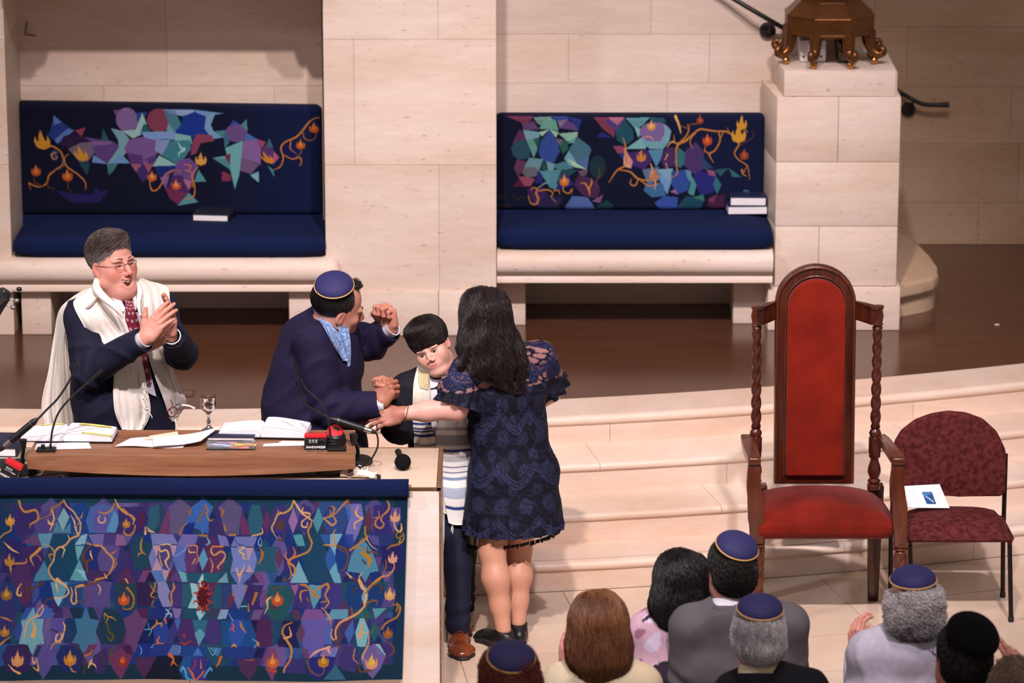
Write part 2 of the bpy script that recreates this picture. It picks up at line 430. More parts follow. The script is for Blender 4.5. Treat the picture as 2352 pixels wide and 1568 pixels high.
def zat(px, py, Y): return float(P(px, py, Y)[2])
def xat(px, py, Y): return float(P(px, py, Y)[0])
def ashlar(parent, x0, x1, zs, Y, m, widths, proud=0.012, seed=1, depth=0.06):
    """courses of separate stones with open joints on a wall face looking to -Y"""
    r = random.Random(seed)
    for i in range(len(zs)-1):
        x = x0-(r.random()*widths if i % 2 else 0.0)
        while x < x1-1e-6:
            wd = widths*(0.85+0.4*r.random()); xa, xb = max(x, x0), min(x+wd, x1)
            if x1-xb < 0.12: xb = x1; wd = x1-x
            if xb-xa > 0.02:
                d = r.random()*0.0012
                box('stone_block', (xa+0.0008, Y-proud-d, zs[i]+0.0008), (xb-0.0008, Y+depth, zs[i+1]-0.0008), m, parent, 0.0)
            x += wd
# centre pier between the two niches
xl, xr = xat(746, 400, YP), xat(1140, 400, YP)
pier = structure('wall_center', rect_me('wall_center', (xl+0.01, YP+0.01, Z1), (xr-0.01, YB+0.3, 3.3)), JOINT_L)
zp = zat(900, 667, YP)
box('plinth_stone', (xl-0.005, YP-0.02, Z1), (xr-0.30, YP+0.2, zp), STONE, pier, 0.004)
box('plinth_stone', (xr-0.298, YP-0.02, Z1), (xr+0.005, YP+0.2, zp), STONE, pier, 0.004)
zs = [zp]+[zat(900, y, YP) for y in (378, 90, -190)]+[3.3]
ashlar(pier, xl, xr, zs, YP+0.01, STONE, 0.62, 0.012, 3, 0.56)
# left pier at the frame's edge
xle = xat(21, 400, YP)
piL = structure('wall_left', rect_me('wall_left', (xle-1.3, YP+0.01, Z1), (xle-0.01, YB+0.3, 3.3)), JOINT_L)
ashlar(piL, xle-1.3, xle, [Z1, zp]+zs[1:], YP+0.01, STONE, 0.7, 0.012, 5, 0.56)
# niche back walls
def niche(name, px0, px1, ys, seed, m, YB=YB):
    x0 = xat(px0, 300, YB); x1 = xat(px1, 300, YB)
    o = structure(name, rect_me(name, (x0, YB+0.012, Z1), (x1, YB+0.3, 3.3)), JOINT_L)
    ashlar(o, x0, x1, [Z1]+[zat(400, y, YB) for y in ys]+[3.3], YB+0.012, m, 0.85, 0.012, seed, 0.05)
    return o
nl = niche('wall_niche_left', 27, 742, (480, 197, -90), 11, STONE)
niche('wall_niche_right', 1130, 1925, (480, 330, 190, 78, -60), 12, STONE, YB+0.10)
tube('wall_mark', [P(62, 50, YB-.012), P(60, 66, YB-.012), P(57, 80, YB-.012), P(66, 80, YB-.012), P(82, 82, YB-.012)], 0.003, mk('dark_crack', (66, 48, 40), 0.9), nl, 5)
# splayed cheeks of the left niche and a lintel with stepped corbels over it (above the frame; it shades the niche)
xbl = xat(29, 400, YB)
lint = structure('trim_5', rect_me('trim_5', (xle-0.02, YP-0.10, zat(400, -75, YP-0.1)), (xl+0.02, YP+0.12, 3.3)), STONE)
zc = zat(400, -12, YP-0.1)
for s in (0, 1):
    pr = [(0, zc), (0.10, zc), (0.13, zc+0.05), (0.17, zc+0.07), (0.20, zc+0.16), (0.235, zc+0.24), (0.245, 3.2), (0, 3.2)]
    pts = [((xle+u) if s == 0 else (xl-u), z) for u, z in pr]
    prism('corbel', pts, YP-0.10, YP+0.0, STONE, lint, 0.0, axis='y')
# far wall on the right with the stair behind
xw0 = 1.15
wr = structure('wall_right', rect_me('wall_right', (xw0, YW+0.012, Z1), (4.3, YW+0.3, 3.6)), JOINT_L)
ashlar(wr, xw0, 4.3, [Z1]+[zat(2200, y, YW) for y in (465, 330, 200, 62, -80)]+[3.6], YW+0.012, STONE_D, 0.75, 0.012, 21, 0.05)

# round low stone step right of the pedestal
zt = 0.747
pts = [PZ(px, py, zt)[:2] for px, py in ((1990, 665), (2063, 655), (2120, 645), (2146, 638), (2156, 629), (2152, 614), (2134, 588), (2111, 558), (2085, 543), (2040, 520), (1960, 500))]
o = prism('trim_6', [tuple(p) for p in pts], 0.672, zt, STONE_D, None, 0.018, seg=3); o['kind'] = 'structure'
c = np.mean(pts, axis=0)
pl = prism('plinth', [tuple(c+(p-c)*0.90) for p in pts], Z1, 0.675, STONE_D, o, 0.0)

# ------------------------------------------------------------------ pedestal
ped = structure('stone_pedestal', rect_me('stone_pedestal', (xat(1800, 440, YPED), YPED+0.02, Z1), (xat(2055, 440, YPED), YB+0.25, zat(1900, 162, YPED)-0.01)), JOINT_L)
def pblock(pxa, pxb, ya, yb, proud=0.0, back=0.45, splay=0.0):
    y0 = YPED-proud; ym = (ya+yb)/2
    x0, x1 = xat(pxa, ym, y0), xat(pxb, ym, y0); z0 = Z1 if ya is None else zat(1900, ya, y0); z1 = zat(1900, yb, y0)
    prism('stone_block', [(x0, y0), (x1, y0), (x1+0.01, y0+back), (x0-splay, y0+back)], z0+0.001, z1-0.001, STONE, ped, 0.004)
pblock(1801, 2057, 222, 162, 0.0, 0.50, 0.03)
pblock(1784, 1925, 372, 223, 0.012, 0.50, 0.05); pblock(1925.6, 2068, 372, 223, 0.012, 0.50)
pblock(1782, 2064, 520, 372, 0.012, 0.5, 0.05)
pblock(1780, 1880, 657, 520, 0.012, 0.5, 0.05); pblock(1880.6, 2060, 657, 520, 0.012, 0.5)
zpp = zat(1900, 657, YPED)
prism('plinth_stone', [(xat(1764, 700, YPED-.03), YPED-0.03), (xat(2067, 700, YPED-.03), YPED-0.03), (xat(2067, 700, YPED-.03), YPED+0.45), (xat(1764, 700, YPED-.03)-0.03, YPED+0.45)], Z1, zpp, STONE, ped, 0.004)
ZPT = zat(1900, 162, YPED)

# ------------------------------------------------------------------ stone benches
def bench_slab(name, x0, x1, yf, yb, z0, z1, parent, rr=0.05, sharp_right=False):
    h = z1-z0
    lev = [(0.06, 0), (0.035, 0.0), (0.035, 0.17), (0.045, 0.22), (0.04, 0.27), (0.018, 0.33), (0.004, 0.45), (0.0, 0.6), (0.004, 0.75), (0.016, 0.88), (0.035, 0.96), (0.06, 1.0)]
    V = []; n = 0
    for o, u in lev:
        z = z0+h*u; loop = []
        def corner(cx, s):
            if rr <= 0: return [(cx, yf+o)]
            r = rr*0.8
            return [(cx-s*(o+r)+s*r*math.sin(t), yf+o+r-r*math.cos(t)) for t in np.linspace(0, math.pi/2, 5)]
        L_ = corner(x0, -1)[::-1]; Rr = corner(x1, 1) if not sharp_right else [(x1, yf+o)]
        loop = [(x0+o*0.2, yb)]+L_+Rr+[(x1-o*0.2 if not sharp_right else x1, yb)]
        n = len(loop); V += [(x, y, z) for x, y in loop]
    Fs = [[i*n+j, i*n+(j+1) % n, (i+1)*n+(j+1) % n, (i+1)*n+j] for i in range(len(lev)-1) for j in range(n)]
    Fs += [list(range(n))[::-1], [(len(lev)-1)*n+j for j in range(n)]]
    return link(name, auto_smooth(mesh_np(name, V, Fs), 60), STONE, parent)
YS = YP-0.09
zs0, zs1 = zat(400, 673, YS), zat(400, 600, YS)+0.004
b1 = empty('stone_bench', 'pale stone bench with rounded slab edge in the left niche, behind the clapping man', 'bench', 'stone benches built into the niches')
bench_slab('slab', xat(-30, 640, YS), xat(781, 640, YS), YS, YB, zs0, zs1, b1, 0.05)
box('leg', (xat(50, 720, YP), YP, Z1), (xat(118, 720, YP), YB-0.02, zs0), STONE, b1, 0.004)
box('leg', (xat(664, 720, YP), YP+0.005, Z1), (xl-0.006, YB-0.02, zs0), STONE, b1, 0.004)
YS2 = YP+0.0
zr0, zr1 = zat(1450, 653, YS2), zat(1450, 582, YS2)+0.004
b2 = empty('stone_bench', 'pale stone bench with rounded slab edge between the pier and the pedestal', 'bench', 'stone benches built into the niches')
bench_slab('slab', xr+0.003, xat(1776, 620, YS2), YS2, YB, zr0, zr1, b2, 0.0)
box('leg', (xr+0.003, YP+0.2, Z1), (xat(1207, 700, YP+.2), YB-0.02, zr0), STONE, b2, 0.004)
box('leg', (xat(1684, 700, YP+.23), YP+0.23, Z1), (xat(1757, 700, YP+.23), YB-0.02, zr0), STONE, b2, 0.004)

# ------------------------------------------------------------------ handrail on the stair wall
hr = empty('handrail', 'black iron handrail slanting down the wall and passing behind the stone pedestal', 'handrail')
YR = YB+0.03
p0, p1 = P(1640, -29, YR), P(1802, 66, YR)
q0, q1, q2, q3 = P(2040, 196, YW-0.09), P(2095, 228, YW-0.09), P(2120, 239, YW-0.09), P(2180, 240, YW-0.09)
tube('rail', catmull([p0, p1, p1*0.5+q0*0.5, q0, q1, q2, P(2150, 241, YW-.09), q3], 40), np.r_[np.full(34, 0.0125), np.linspace(0.0135, 0.017, 6)], BLACKM, hr, 10)
for (px, py, Yw, r) in ((1763, 69, YB+.10, 0.043), (2086, 250, YW, 0.041)):
    c = P(px, py, Yw-0.005); My = Matrix.Rotation(math.pi/2, 4, 'X')
    br = lathe('rosette', [(0.0, 0.0), (r, 0.0), (r, 0.018), (r*0.8, 0.028), (0.0, 0.03)], c, BLACKM, hr, 24, My)
    e = P(px+10, py-14, Yw-0.08)
    tube('bracket_arm', catmull([c+np.array([0, -.02, 0]), c+np.array([0.004, -.06, 0.005]), e], 8), 0.009, BLACKM, br, 8)

# ------------------------------------------------------------------ brass lampstand on the pedestal
BRASS = mk('antique_brass', (134, 87, 46), 0.34, 0.85, 0.3, 9, 0.15, 30, col2=(92, 58, 36))
BRASS_B = mk('polished_brass', (196, 140, 84), 0.2, 1.0)
lp = empty('brass_lampstand', 'octagonal aged brass lampstand base on scrolled feet, on top of the stone pedestal', 'lamp')
ft = PZ(1911, 153, ZPT+0.012); CO = np.array([ft[0], ft[1]+0.226, 0.0]); RO = 0.243
zb_, zm_, zc_ = zat(1911, 88, CO[1]-0.22), zat(1911, 47, CO[1]-0.22), zat(1911, 8, CO[1]-0.15)
def octa(R, z, k=0): return [(CO[0]+R*math.sin(math.pi/8+math.pi/4*i), CO[1]-R*math.cos(math.pi/8+math.pi/4*i), z) for i in range(8)]
def octa_loft(name, levels, m, par):
    V = []; n = 8
    for R, z in levels: V += octa(R, z)
    Fs = [[i*n+j, i*n+(j+1) % n, (i+1)*n+(j+1) % n, (i+1)*n+j] for i in range(len(levels)-1) for j in range(n)]
    Fs += [list(range(n))[::-1], [(len(levels)-1)*n+j for j in range(n)]]
    bm = bmesh.new(); vs = [bm.verts.new(v) for v in V]
    for f in Fs: bm.faces.new([vs[i] for i in f])
    return link(name, bm_mesh(name, bm, False, 0.003, 2), m, par)
octa_loft('body', [(RO-0.03, zb_-0.006), (RO+0.004, zb_), (RO+0.004, zb_+0.012), (RO, zb_+0.014), (RO, zm_), (RO+0.004, zm_+0.004), (0.165, zc_), (0.165, zc_+0.02)], BRASS, lp)
octa_loft('column', [(0.172, zc_+0.018), (0.172, zc_+0.05), (0.16, zc_+0.06), (0.155, 2.9)], BRASS, lp)
for i in range(8):
    a = math.pi/8+math.pi/4*i; d = np.array([math.sin(a), -math.cos(a), 0.0]); c0 = CO+d*(RO-0.02)
    def q(r, z): return CO+d*r+np.array([0, 0, z])
    zt_ = zb_; H = zb_-ZPT
    path = catmull([q(RO-0.025, zt_+0.02), q(RO-0.02, zt_-0.25*H), q(RO-0.01, zt_-0.5*H), q(RO+0.025, zt_-0.66*H), q(RO+0.052, zt_-0.58*H), q(RO+0.048, zt_-0.44*H), q(RO+0.03, zt_-0.45*H)], 18)
    lg = tube('foot', path, np.linspace(0.034, 0.013, 18), BRASS, lp, 8)
    V, Fs = lathe_arrays([(0.001, -0.021), (0.012, -0.018), (0.0195, -0.008), (0.0205, 0), (0.0195, 0.008), (0.012, 0.018), (0.006, 0.024), (0.006, 0.05)], 14, q(RO+0.004, ZPT+0.021))
    link('ball', auto_smooth(mesh_np('ball', V, Fs), 60), BRASS_B, lg)
bx = empty('junction_box', 'small white electrical box under the brass lampstand', 'box')
xb0 = PZ(1840, 150, ZPT)[0]; yb0 = CO[1]-0.03
box('body', (xb0, yb0, ZPT+0.002), (xb0+0.135, yb0+0.13, ZPT+0.115), mk('white_metal', (222, 216, 218), 0.4), bx, 0.006)
for k in range(3): lathe('screw', [(0.001, 0), (0.006, 0), (0.006, 0.004), (0.001, 0.005)], (xb0+0.02+0.045*k, yb0, ZPT+0.03+0.03*(k % 2)), BLACKM, bx, 8, Matrix.Rotation(math.pi/2, 4, 'X'))
cb = tube('power_cable', catmull([(CO[0]+0.03, CO[1], zb_-0.0), (CO[0]+0.04, CO[1]-0.02, ZPT+0.06), (CO[0]+0.05, CO[1]-0.05, ZPT+0.008), (CO[0]+0.13, CO[1]-0.02, ZPT+0.008), (CO[0]+0.10, CO[1]+0.06, ZPT+0.06), (CO[0]+0.06, CO[1], zb_)], 24), 0.008, BLACKM)
tag(cb, 'black cable looping down under the brass lampstand', 'cable')

# small bits on the brown floor
pp = PZ(2290, 746, Z1)
tag(box('paper_scrap', (pp[0]-0.012, pp[1]-0.006, Z1), (pp[0]+0.012, pp[1]+0.012, Z1+0.003), mk('scrap_white', (220, 212, 200), 0.8), None, 0.001), 'tiny white paper scrap on the bare brown floor near the right wall', 'paper')
c = PZ(432, 905, Z1)
o = empty('floor_outlet', 'flush floor socket cover in the brown floor behind the goblet', 'outlet')
box('cover', (c[0]-0.03, c[1]-0.05, Z1), (c[0]+0.03, c[1]+0.07, Z1+0.004), mk('bronze_cover', (110, 84, 68), 0.35, 0.6), o, 0.002)
box('flap', (c[0]-0.02, c[1]-0.03, Z1+0.004), (c[0]+0.02, c[1]+0.05, Z1+0.008), mk('bronze_flap', (140, 110, 92), 0.3, 0.6), o, 0.001)
# ================================================================== WOVEN DESIGNS (flat print)
ORG, GOLD, PCH, BRN = (196, 122, 56), (208, 140, 52), (226, 160, 112), (104, 58, 24)
def design_bench_left():
    c = Canvas(620, 250, (13, 17, 42), (92, 100, 2238, 960))
    for x in range(0, 7): c.poly([(1500+110*x, 90), (2300, 90), (2300, 980), (1500+110*x, 980)], (18, 30, 74), 0.16)
    p = c.poly
    for pts, col in [
        ([(385,190),(445,245),(525,305),(480,330),(410,405),(340,345),(365,290)], (36,58,132)), ([(385,190),(440,243),(380,268)], (86,116,188)), ([(480,290),(525,305),(405,408),(385,380)], (92,120,190)),
        ([(530,305),(605,280),(575,350)], (148,58,88)), ([(415,410),(450,350),(520,325),(580,352),(610,385),(480,440)], (44,26,66)), ([(478,447),(560,400),(645,390),(662,470),(610,545),(555,545)], (112,96,114)),
        ([(585,352),(790,385),(835,420),(742,557),(690,540),(662,470),(640,395)], (92,64,128)), ([(640,385),(790,385),(770,410),(650,420)], (124,92,148)), ([(725,285),(765,380),(710,385)], (44,84,100)),
        ([(780,285),(860,305),(905,365),(900,440),(845,520),(745,560),(832,430),(826,370)], (120,160,176)), ([(655,490),(748,560),(640,548)], (106,142,196)), ([(548,545),(628,555),(606,648)], (34,70,82)), ([(745,560),(828,545),(790,610),(756,648)], (66,116,126)), ([(845,480),(908,552),(762,556)], (104,150,196)),
        ([(798,146),(880,138),(830,225)], (98,70,122))]: p(pts, col)
    c.ellipse((892,218), 76, 92, (128,98,152)); p([(960,160),(1035,160),(965,285)], (42,66,142)); p([(1000,163),(1028,250),(988,330),(930,362),(858,305),(950,292)], (150,190,190)); p([(1010,240),(1060,310),(980,325)], (40,90,100))
    c.ellipse((1112,222), 82, 92, (128,60,86))
    for pts, col in [
        ([(1140,135),(1360,135),(1362,152),(1280,187),(1190,165)], (112,136,186)), ([(1225,140),(1360,138),(1350,170),(1250,180)], (144,166,206)), ([(1360,135),(1560,160),(1440,184),(1380,172)], (112,150,196)),
        ([(1150,150),(1240,178),(1267,250),(1218,312),(1180,240)], (72,122,142)), ([(1180,240),(1220,300),(1160,320)], (104,158,166)), ([(1280,187),(1362,150),(1440,186),(1430,270),(1470,332),(1370,322),(1330,390),(1270,330),(1218,312),(1267,250)], (26,52,142)),
        ([(1440,186),(1505,160),(1472,250),(1490,300),(1565,345),(1480,360),(1428,280)], (118,160,196)), ([(1490,300),(1580,290),(1550,350)], (72,128,140)), ([(900,372),(1010,345),(1120,362),(1105,460),(1072,530),(1000,565),(900,505),(868,440)], (118,86,146)),
        ([(990,310),(1225,305),(1242,372),(1160,362),(1085,372),(1010,352)], (122,154,206)), ([(1090,372),(1190,368),(1130,490),(1080,450)], (130,146,196)), ([(1230,318),(1330,338),(1340,392),(1290,425),(1220,372)], (124,178,178)), ([(880,470),(990,490),(1000,562),(915,560)], (88,54,114)), ([(1002,525),(1092,480),(1082,560)], (88,54,114)),
        ([(908,555),(990,560),(948,625)], (152,84,118)), ([(1000,560),(1068,550),(1035,628)], (152,84,118)), ([(990,560),(1045,640),(990,702),(945,622)], (64,44,108)), ([(1190,375),(1330,372),(1330,440),(1245,568),(1128,490)], (62,122,138)), ([(1110,490),(1242,572),(1062,574)], (142,188,188)),
        ([(1370,322),(1480,330),(1492,376),(1400,392),(1368,470),(1328,490),(1340,390)], (134,62,90)), ([(1068,574),(1232,568),(1182,640),(1110,664)], (28,40,116)), ([(1240,530),(1320,508),(1378,570),(1335,702),(1270,690),(1200,640)], (108,72,138)), ([(1110,664),(1180,640),(1150,750)], (126,92,150)),
        ([(1195,650),(1262,640),(1325,740),(1262,862),(1220,872),(1150,762)], (74,40,98)), ([(1142,740),(1295,782),(1235,868),(1180,832)], (112,46,80)), ([(1270,672),(1337,690),(1310,762)], (172,104,132)), ([(1380,598),(1432,690),(1348,696)], (82,142,152)), ([(1310,778),(1372,852),(1228,882)], (92,144,154)),
        ([(1630,208),(1702,262),(1590,272)], (48,68,152))]: p(pts, col)
    c.ellipse((1647,312), 76, 70, (106,78,134))
    for pts, col in [
        ([(1720,203),(1727,300),(1680,252)], (82,132,142)), ([(1575,288),(1600,390),(1565,425),(1560,340)], (60,104,132)), ([(1720,310),(1795,360),(1700,372)], (72,104,172)), ([(1692,370),(1680,500),(1662,640),(1630,752),(1602,600),(1478,507),(1580,490),(1568,430)], (108,168,174)), ([(1478,507),(1600,510),(1602,600)], (78,132,142)),
        ([(1692,372),(1795,360),(1818,440),(1812,560),(1680,500)], (132,96,152)), ([(1680,500),(1800,560),(1745,632),(1668,605)], (112,86,124)), ([(1545,608),(1605,640),(1602,690),(1538,686)], (128,50,78)), ([(1560,488),(1605,470),(1600,560)], (112,44,74)), ([(1800,610),(1797,697),(1738,640)], (124,176,184)),
        ([(1795,358),(1852,380),(1820,432)], (158,70,100)), ([(1822,430),(1880,380),(1922,490),(1900,565),(1850,500)], (88,52,112)), ([(1875,350),(1902,420),(1850,420)], (62,100,122)), ([(1858,560),(1902,600),(1906,655)], (70,132,152)), ([(1905,450),(1942,502),(1900,552)], (178,92,122)),
        ([(390,760),(500,790),(650,790),(662,733),(690,770),(752,768),(690,852),(500,862),(430,812)], (38,34,92)), ([(1970,430),(2030,395),(2072,440),(2062,495),(2000,502)], (20,24,82)), ([(360,470),(380,450),(410,470),(400,540),(365,520)], (40,52,110))]: p(pts, col)
    s = c.stroke; 
    for pts, wd, col in [
        ([(300,410),(380,432),(432,480),(437,560),(385,610),(340,650),(322,710),(270,740),(215,720),(198,710),(208,760)], [22,16,14,12,15,14,12,14,10,5], ORG), ([(437,520),(440,580),(385,612)], [10,16,8], (92,74,80)), ([(480,485),(450,520),(465,580),(540,640),(590,700),(592,760)], [6,12,14,15,12,5], ORG),
        ([(395,470),(362,490),(372,525),(402,512),(385,490)], [8,14,10,6,4], GOLD), ([(240,655),(236,700),(290,735)], [6,12,14], BRN), ([(330,690),(330,740),(380,752)], [5,14,4], (96,62,34)), ([(475,690),(470,740),(500,780)], [12,8,4], BRN),
        ([(1205,605),(1150,640),(1130,690),(1100,745),(1060,765),(1040,720),(1048,670)], [16,14,10,14,16,12,6], ORG), ([(1215,610),(1245,610),(1255,640)], [10,16,8], (150,96,70)), ([(1280,560),(1325,568),(1310,610),(1285,600)], [10,14,8,4], ORG), ([(1375,580),(1335,640),(1345,700),(1352,760),(1335,815),(1270,830)], [10,16,14,12,14,5], ORG), ([(1345,700),(1330,740)], [10,4], GOLD), ([(1290,600),(1330,620)], [6,10], ORG),
        ([(2222,175),(2160,215),(2105,290),(2060,340),(1985,380),(1955,430),(1970,500),(1950,570),(1900,600)], [8,14,18,17,15,15,13,12,5], ORG), ([(2105,290),(2120,350),(2170,365),(2200,330),(2196,290)], [14,12,10,8,5], (150,92,52)), ([(2025,370),(2020,430),(2060,470)], [10,10,5], ORG), ([(1975,480),(2030,512),(2085,500),(2095,540),(2082,570)], [8,12,12,10,4], ORG), ([(2085,420),(2095,460),(2060,495)], [8,10,8], (140,86,40))]: s(pts, [q*.72 for q in wd], col)
    for (x, y, h, col, c2, ln) in [(298,380,150,(206,140,50),None,-8),(565,480,120,(206,140,50),None,-14),(250,612,92,(190,84,38),(214,130,60),0),(468,646,100,(190,84,38),(214,130,60),0),(1056,650,88,(200,92,40),(222,150,90),0),(1222,715,90,(196,84,38),(232,150,110),0),(1398,515,105,(214,158,72),None,0),(2186,262,90,(196,90,34),(216,130,50),0),(2092,395,84,(196,90,34),(216,130,50),0),(1855,500,100,(206,130,50),None,-30)]: c.flame((x, y), h, col, c2, 1.0, ln)
    s([(1240,385),(1262,430),(1280,445),(1250,470),(1245,505)], [4,16,20,10,3], (150,206,212)); s([(1280,425),(1290,440),(1275,465)], [5,10,4], (150,206,212))
    return c
def design_bench_right():
    c = Canvas(560, 200, (13, 18, 44), (120, 198, 2062, 890)); p = c.poly; s = c.stroke
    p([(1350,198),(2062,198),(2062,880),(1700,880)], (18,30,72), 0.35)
    for pts, col in [
        ([(210,210),(400,210),(330,290),(310,250)], (110,54,78)), ([(320,270),(400,240),(440,300),(330,310)], (96,66,112)), ([(400,215),(530,210),(480,280),(430,260)], (112,136,140)), ([(440,300),(470,240),(510,212),(560,240),(580,310),(515,300)], (104,160,148)), ([(530,210),(640,210),(660,250),(560,240)], (52,68,136)),
        ([(580,290),(640,230),(690,260),(720,310)], (92,68,120)), ([(570,240),(640,230),(590,290)], (130,110,140)), ([(640,210),(745,230),(720,310),(690,255)], (42,52,124)), ([(250,400),(300,300),(370,370),(260,410)], (92,46,88)), ([(325,305),(450,320),(440,360),(350,380)], (118,160,176)), ([(440,320),(515,300),(460,350)], (156,196,176)), ([(515,300),(580,320),(560,360)], (150,190,172)),
        ([(580,330),(720,318),(700,380),(640,385)], (136,180,160)), ([(240,430),(280,380),(350,375),(380,450),(370,510),(290,520),(250,480)], (40,76,96)), ([(350,380),(410,370),(430,440),(400,510),(380,450)], (96,150,140)), ([(400,370),(450,365),(430,440)], (36,84,72)), ([(435,470),(450,390),(515,305),(575,390),(590,460),(545,540),(470,530)], (52,76,148)),
        ([(560,360),(640,385),(650,440),(610,480),(580,400)], (40,92,84)), ([(560,370),(610,370),(590,420)], (120,90,110)), ([(655,440),(720,360),(800,420),(815,450),(780,540),(700,540)], (66,106,124)), ([(640,400),(720,340),(690,400)], (100,150,150)), ([(620,510),(655,450),(720,560),(660,570)], (110,160,176)), ([(640,510),(770,570),(785,590),(690,570)], (164,200,164)), ([(710,545),(800,480),(785,590)], (76,104,150)),
        ([(330,580),(370,505),(470,515),(440,600),(350,600)], (104,144,156)), ([(260,580),(280,520),(350,530),(330,600),(290,640)], (96,54,84)), ([(455,590),(470,530),(520,600)], (34,84,74)), ([(490,530),(560,550),(540,600),(510,600)], (116,154,176)), ([(540,560),(620,530),(690,580),(580,600)], (74,124,140))]: p(pts, col)
    c.ellipse((380,608), 58, 38, (104,100,112)); c.ellipse((860,570), 58, 82, (24,50,58))
    for pts, col in [
        ([(440,600),(610,590),(560,740),(520,720)], (84,138,156)), ([(410,690),(430,600),(460,620),(470,690)], (40,40,110)), ([(290,640),(350,640),(410,660),(380,710),(330,710)], (150,72,96)), ([(250,715),(300,650),(335,712)], (80,28,60)), ([(600,590),(720,590),(640,650),(560,700)], (34,72,86)), ([(570,740),(590,660),(640,620),(690,700)], (42,40,120)), ([(720,600),(790,585),(780,630),(740,640)], (100,76,96)),
        ([(690,700),(720,630),(820,650),(880,720),(860,800),(760,780)], (74,38,78)), ([(350,730),(470,720),(520,800),(450,860),(400,840)], (64,34,84)), ([(440,860),(480,770),(620,790),(560,890),(470,880)], (40,34,76)), ([(630,860),(680,780),(790,790),(850,880),(640,890)], (78,100,158)), ([(820,820),(900,770),(880,830)], (120,80,120)), ([(860,850),(930,810),(980,850),(940,885),(850,885)], (24,58,62)),
        ([(830,215),(930,215),(980,290),(980,360),(900,300)], (122,54,80)), ([(900,230),(1060,225),(1000,330),(950,280)], (80,60,120)), ([(930,215),(1050,215),(1000,270)], (176,104,128)), ([(850,355),(890,320),(960,360)], (32,44,120)), ([(985,320),(1050,230),(1110,300),(1120,370),(1060,415),(1000,380)], (30,78,92)), ([(1060,220),(1230,215),(1180,270),(1130,300)], (92,142,156)), ([(1120,280),(1180,300),(1150,360)], (130,176,184))]: p(pts, col)
    c.ellipse((1270,320), 112, 74, (122,98,152))
    for pts, col in [
        ([(1330,260),(1385,310),(1370,390),(1300,400),(1340,330)], (120,160,176)), ([(1230,215),(1330,220),(1350,250),(1240,250)], (40,80,92)), ([(970,420),(1040,420),(1080,470),(1000,470)], (140,66,92)), ([(1060,440),(1170,360),(1230,390),(1200,440)], (120,170,176)), ([(1170,380),(1370,390),(1330,440),(1230,440)], (112,156,172)), ([(1080,470),(1210,445),(1250,520),(1190,590),(1110,560)], (66,40,104)), ([(1010,470),(1080,480),(1110,590),(1050,540)], (36,50,120)),
        ([(1220,450),(1330,440),(1310,520),(1280,570)], (84,134,170)), ([(1310,510),(1350,430),(1420,430),(1430,560),(1340,580)], (72,42,92)), ([(1410,540),(1440,430),(1490,470),(1490,540),(1450,580)], (50,106,114)), ([(1480,560),(1490,450),(1560,390),(1620,460),(1620,580),(1560,630)], (76,50,104)), ([(1590,480),(1690,580),(1620,590)], (44,66,112)), ([(1180,590),(1300,570),(1320,660),(1220,700)], (96,110,140)), ([(1280,590),(1400,580),(1390,680),(1330,640)], (124,164,186)),
        ([(1390,600),(1500,590),(1530,640),(1510,740),(1430,770),(1390,690)], (50,74,150)), ([(1300,620),(1390,680),(1360,770),(1310,680)], (112,150,196)), ([(1190,740),(1210,690),(1330,690),(1350,780),(1250,790)], (62,106,150)), ([(1490,590),(1530,600),(1540,700),(1500,640)], (92,140,160)), ([(1545,650),(1580,590),(1710,640),(1700,750),(1600,780)], (42,40,118)), ([(1640,590),(1700,600),(1710,640),(1660,630)], (142,80,116)),
        ([(1690,700),(1710,640),(1750,700),(1720,770)], (52,110,122)), ([(1700,590),(1800,580),(1740,640)], (44,86,100)), ([(1800,580),(1895,645),(1830,645)], (50,104,112)), ([(1510,760),(1540,640),(1570,700),(1550,780)], (78,140,146)), ([(1270,830),(1340,780),(1440,790),(1430,880),(1310,880)], (54,80,160)), ([(1430,860),(1500,780),(1630,800),(1600,880),(1440,885)], (28,68,92)), ([(1540,790),(1620,770),(1630,820)], (60,116,104)), ([(1650,830),(1680,780),(1780,770),(1770,860),(1670,880)], (70,30,66)), ([(1650,810),(1720,770),(1690,830)], (120,56,92)), ([(1380,750),(1420,730),(1440,770)], (140,100,140)),
        ([(1045,560),(1050,430),(1085,490),(1112,530),(1100,580)], (206,142,132)), ([(1050,510),(1095,580),(1060,570)], (222,160,150)), ([(1230,600),(1280,590),(1290,640),(1240,650)], (170,110,120))]: p(pts, col)
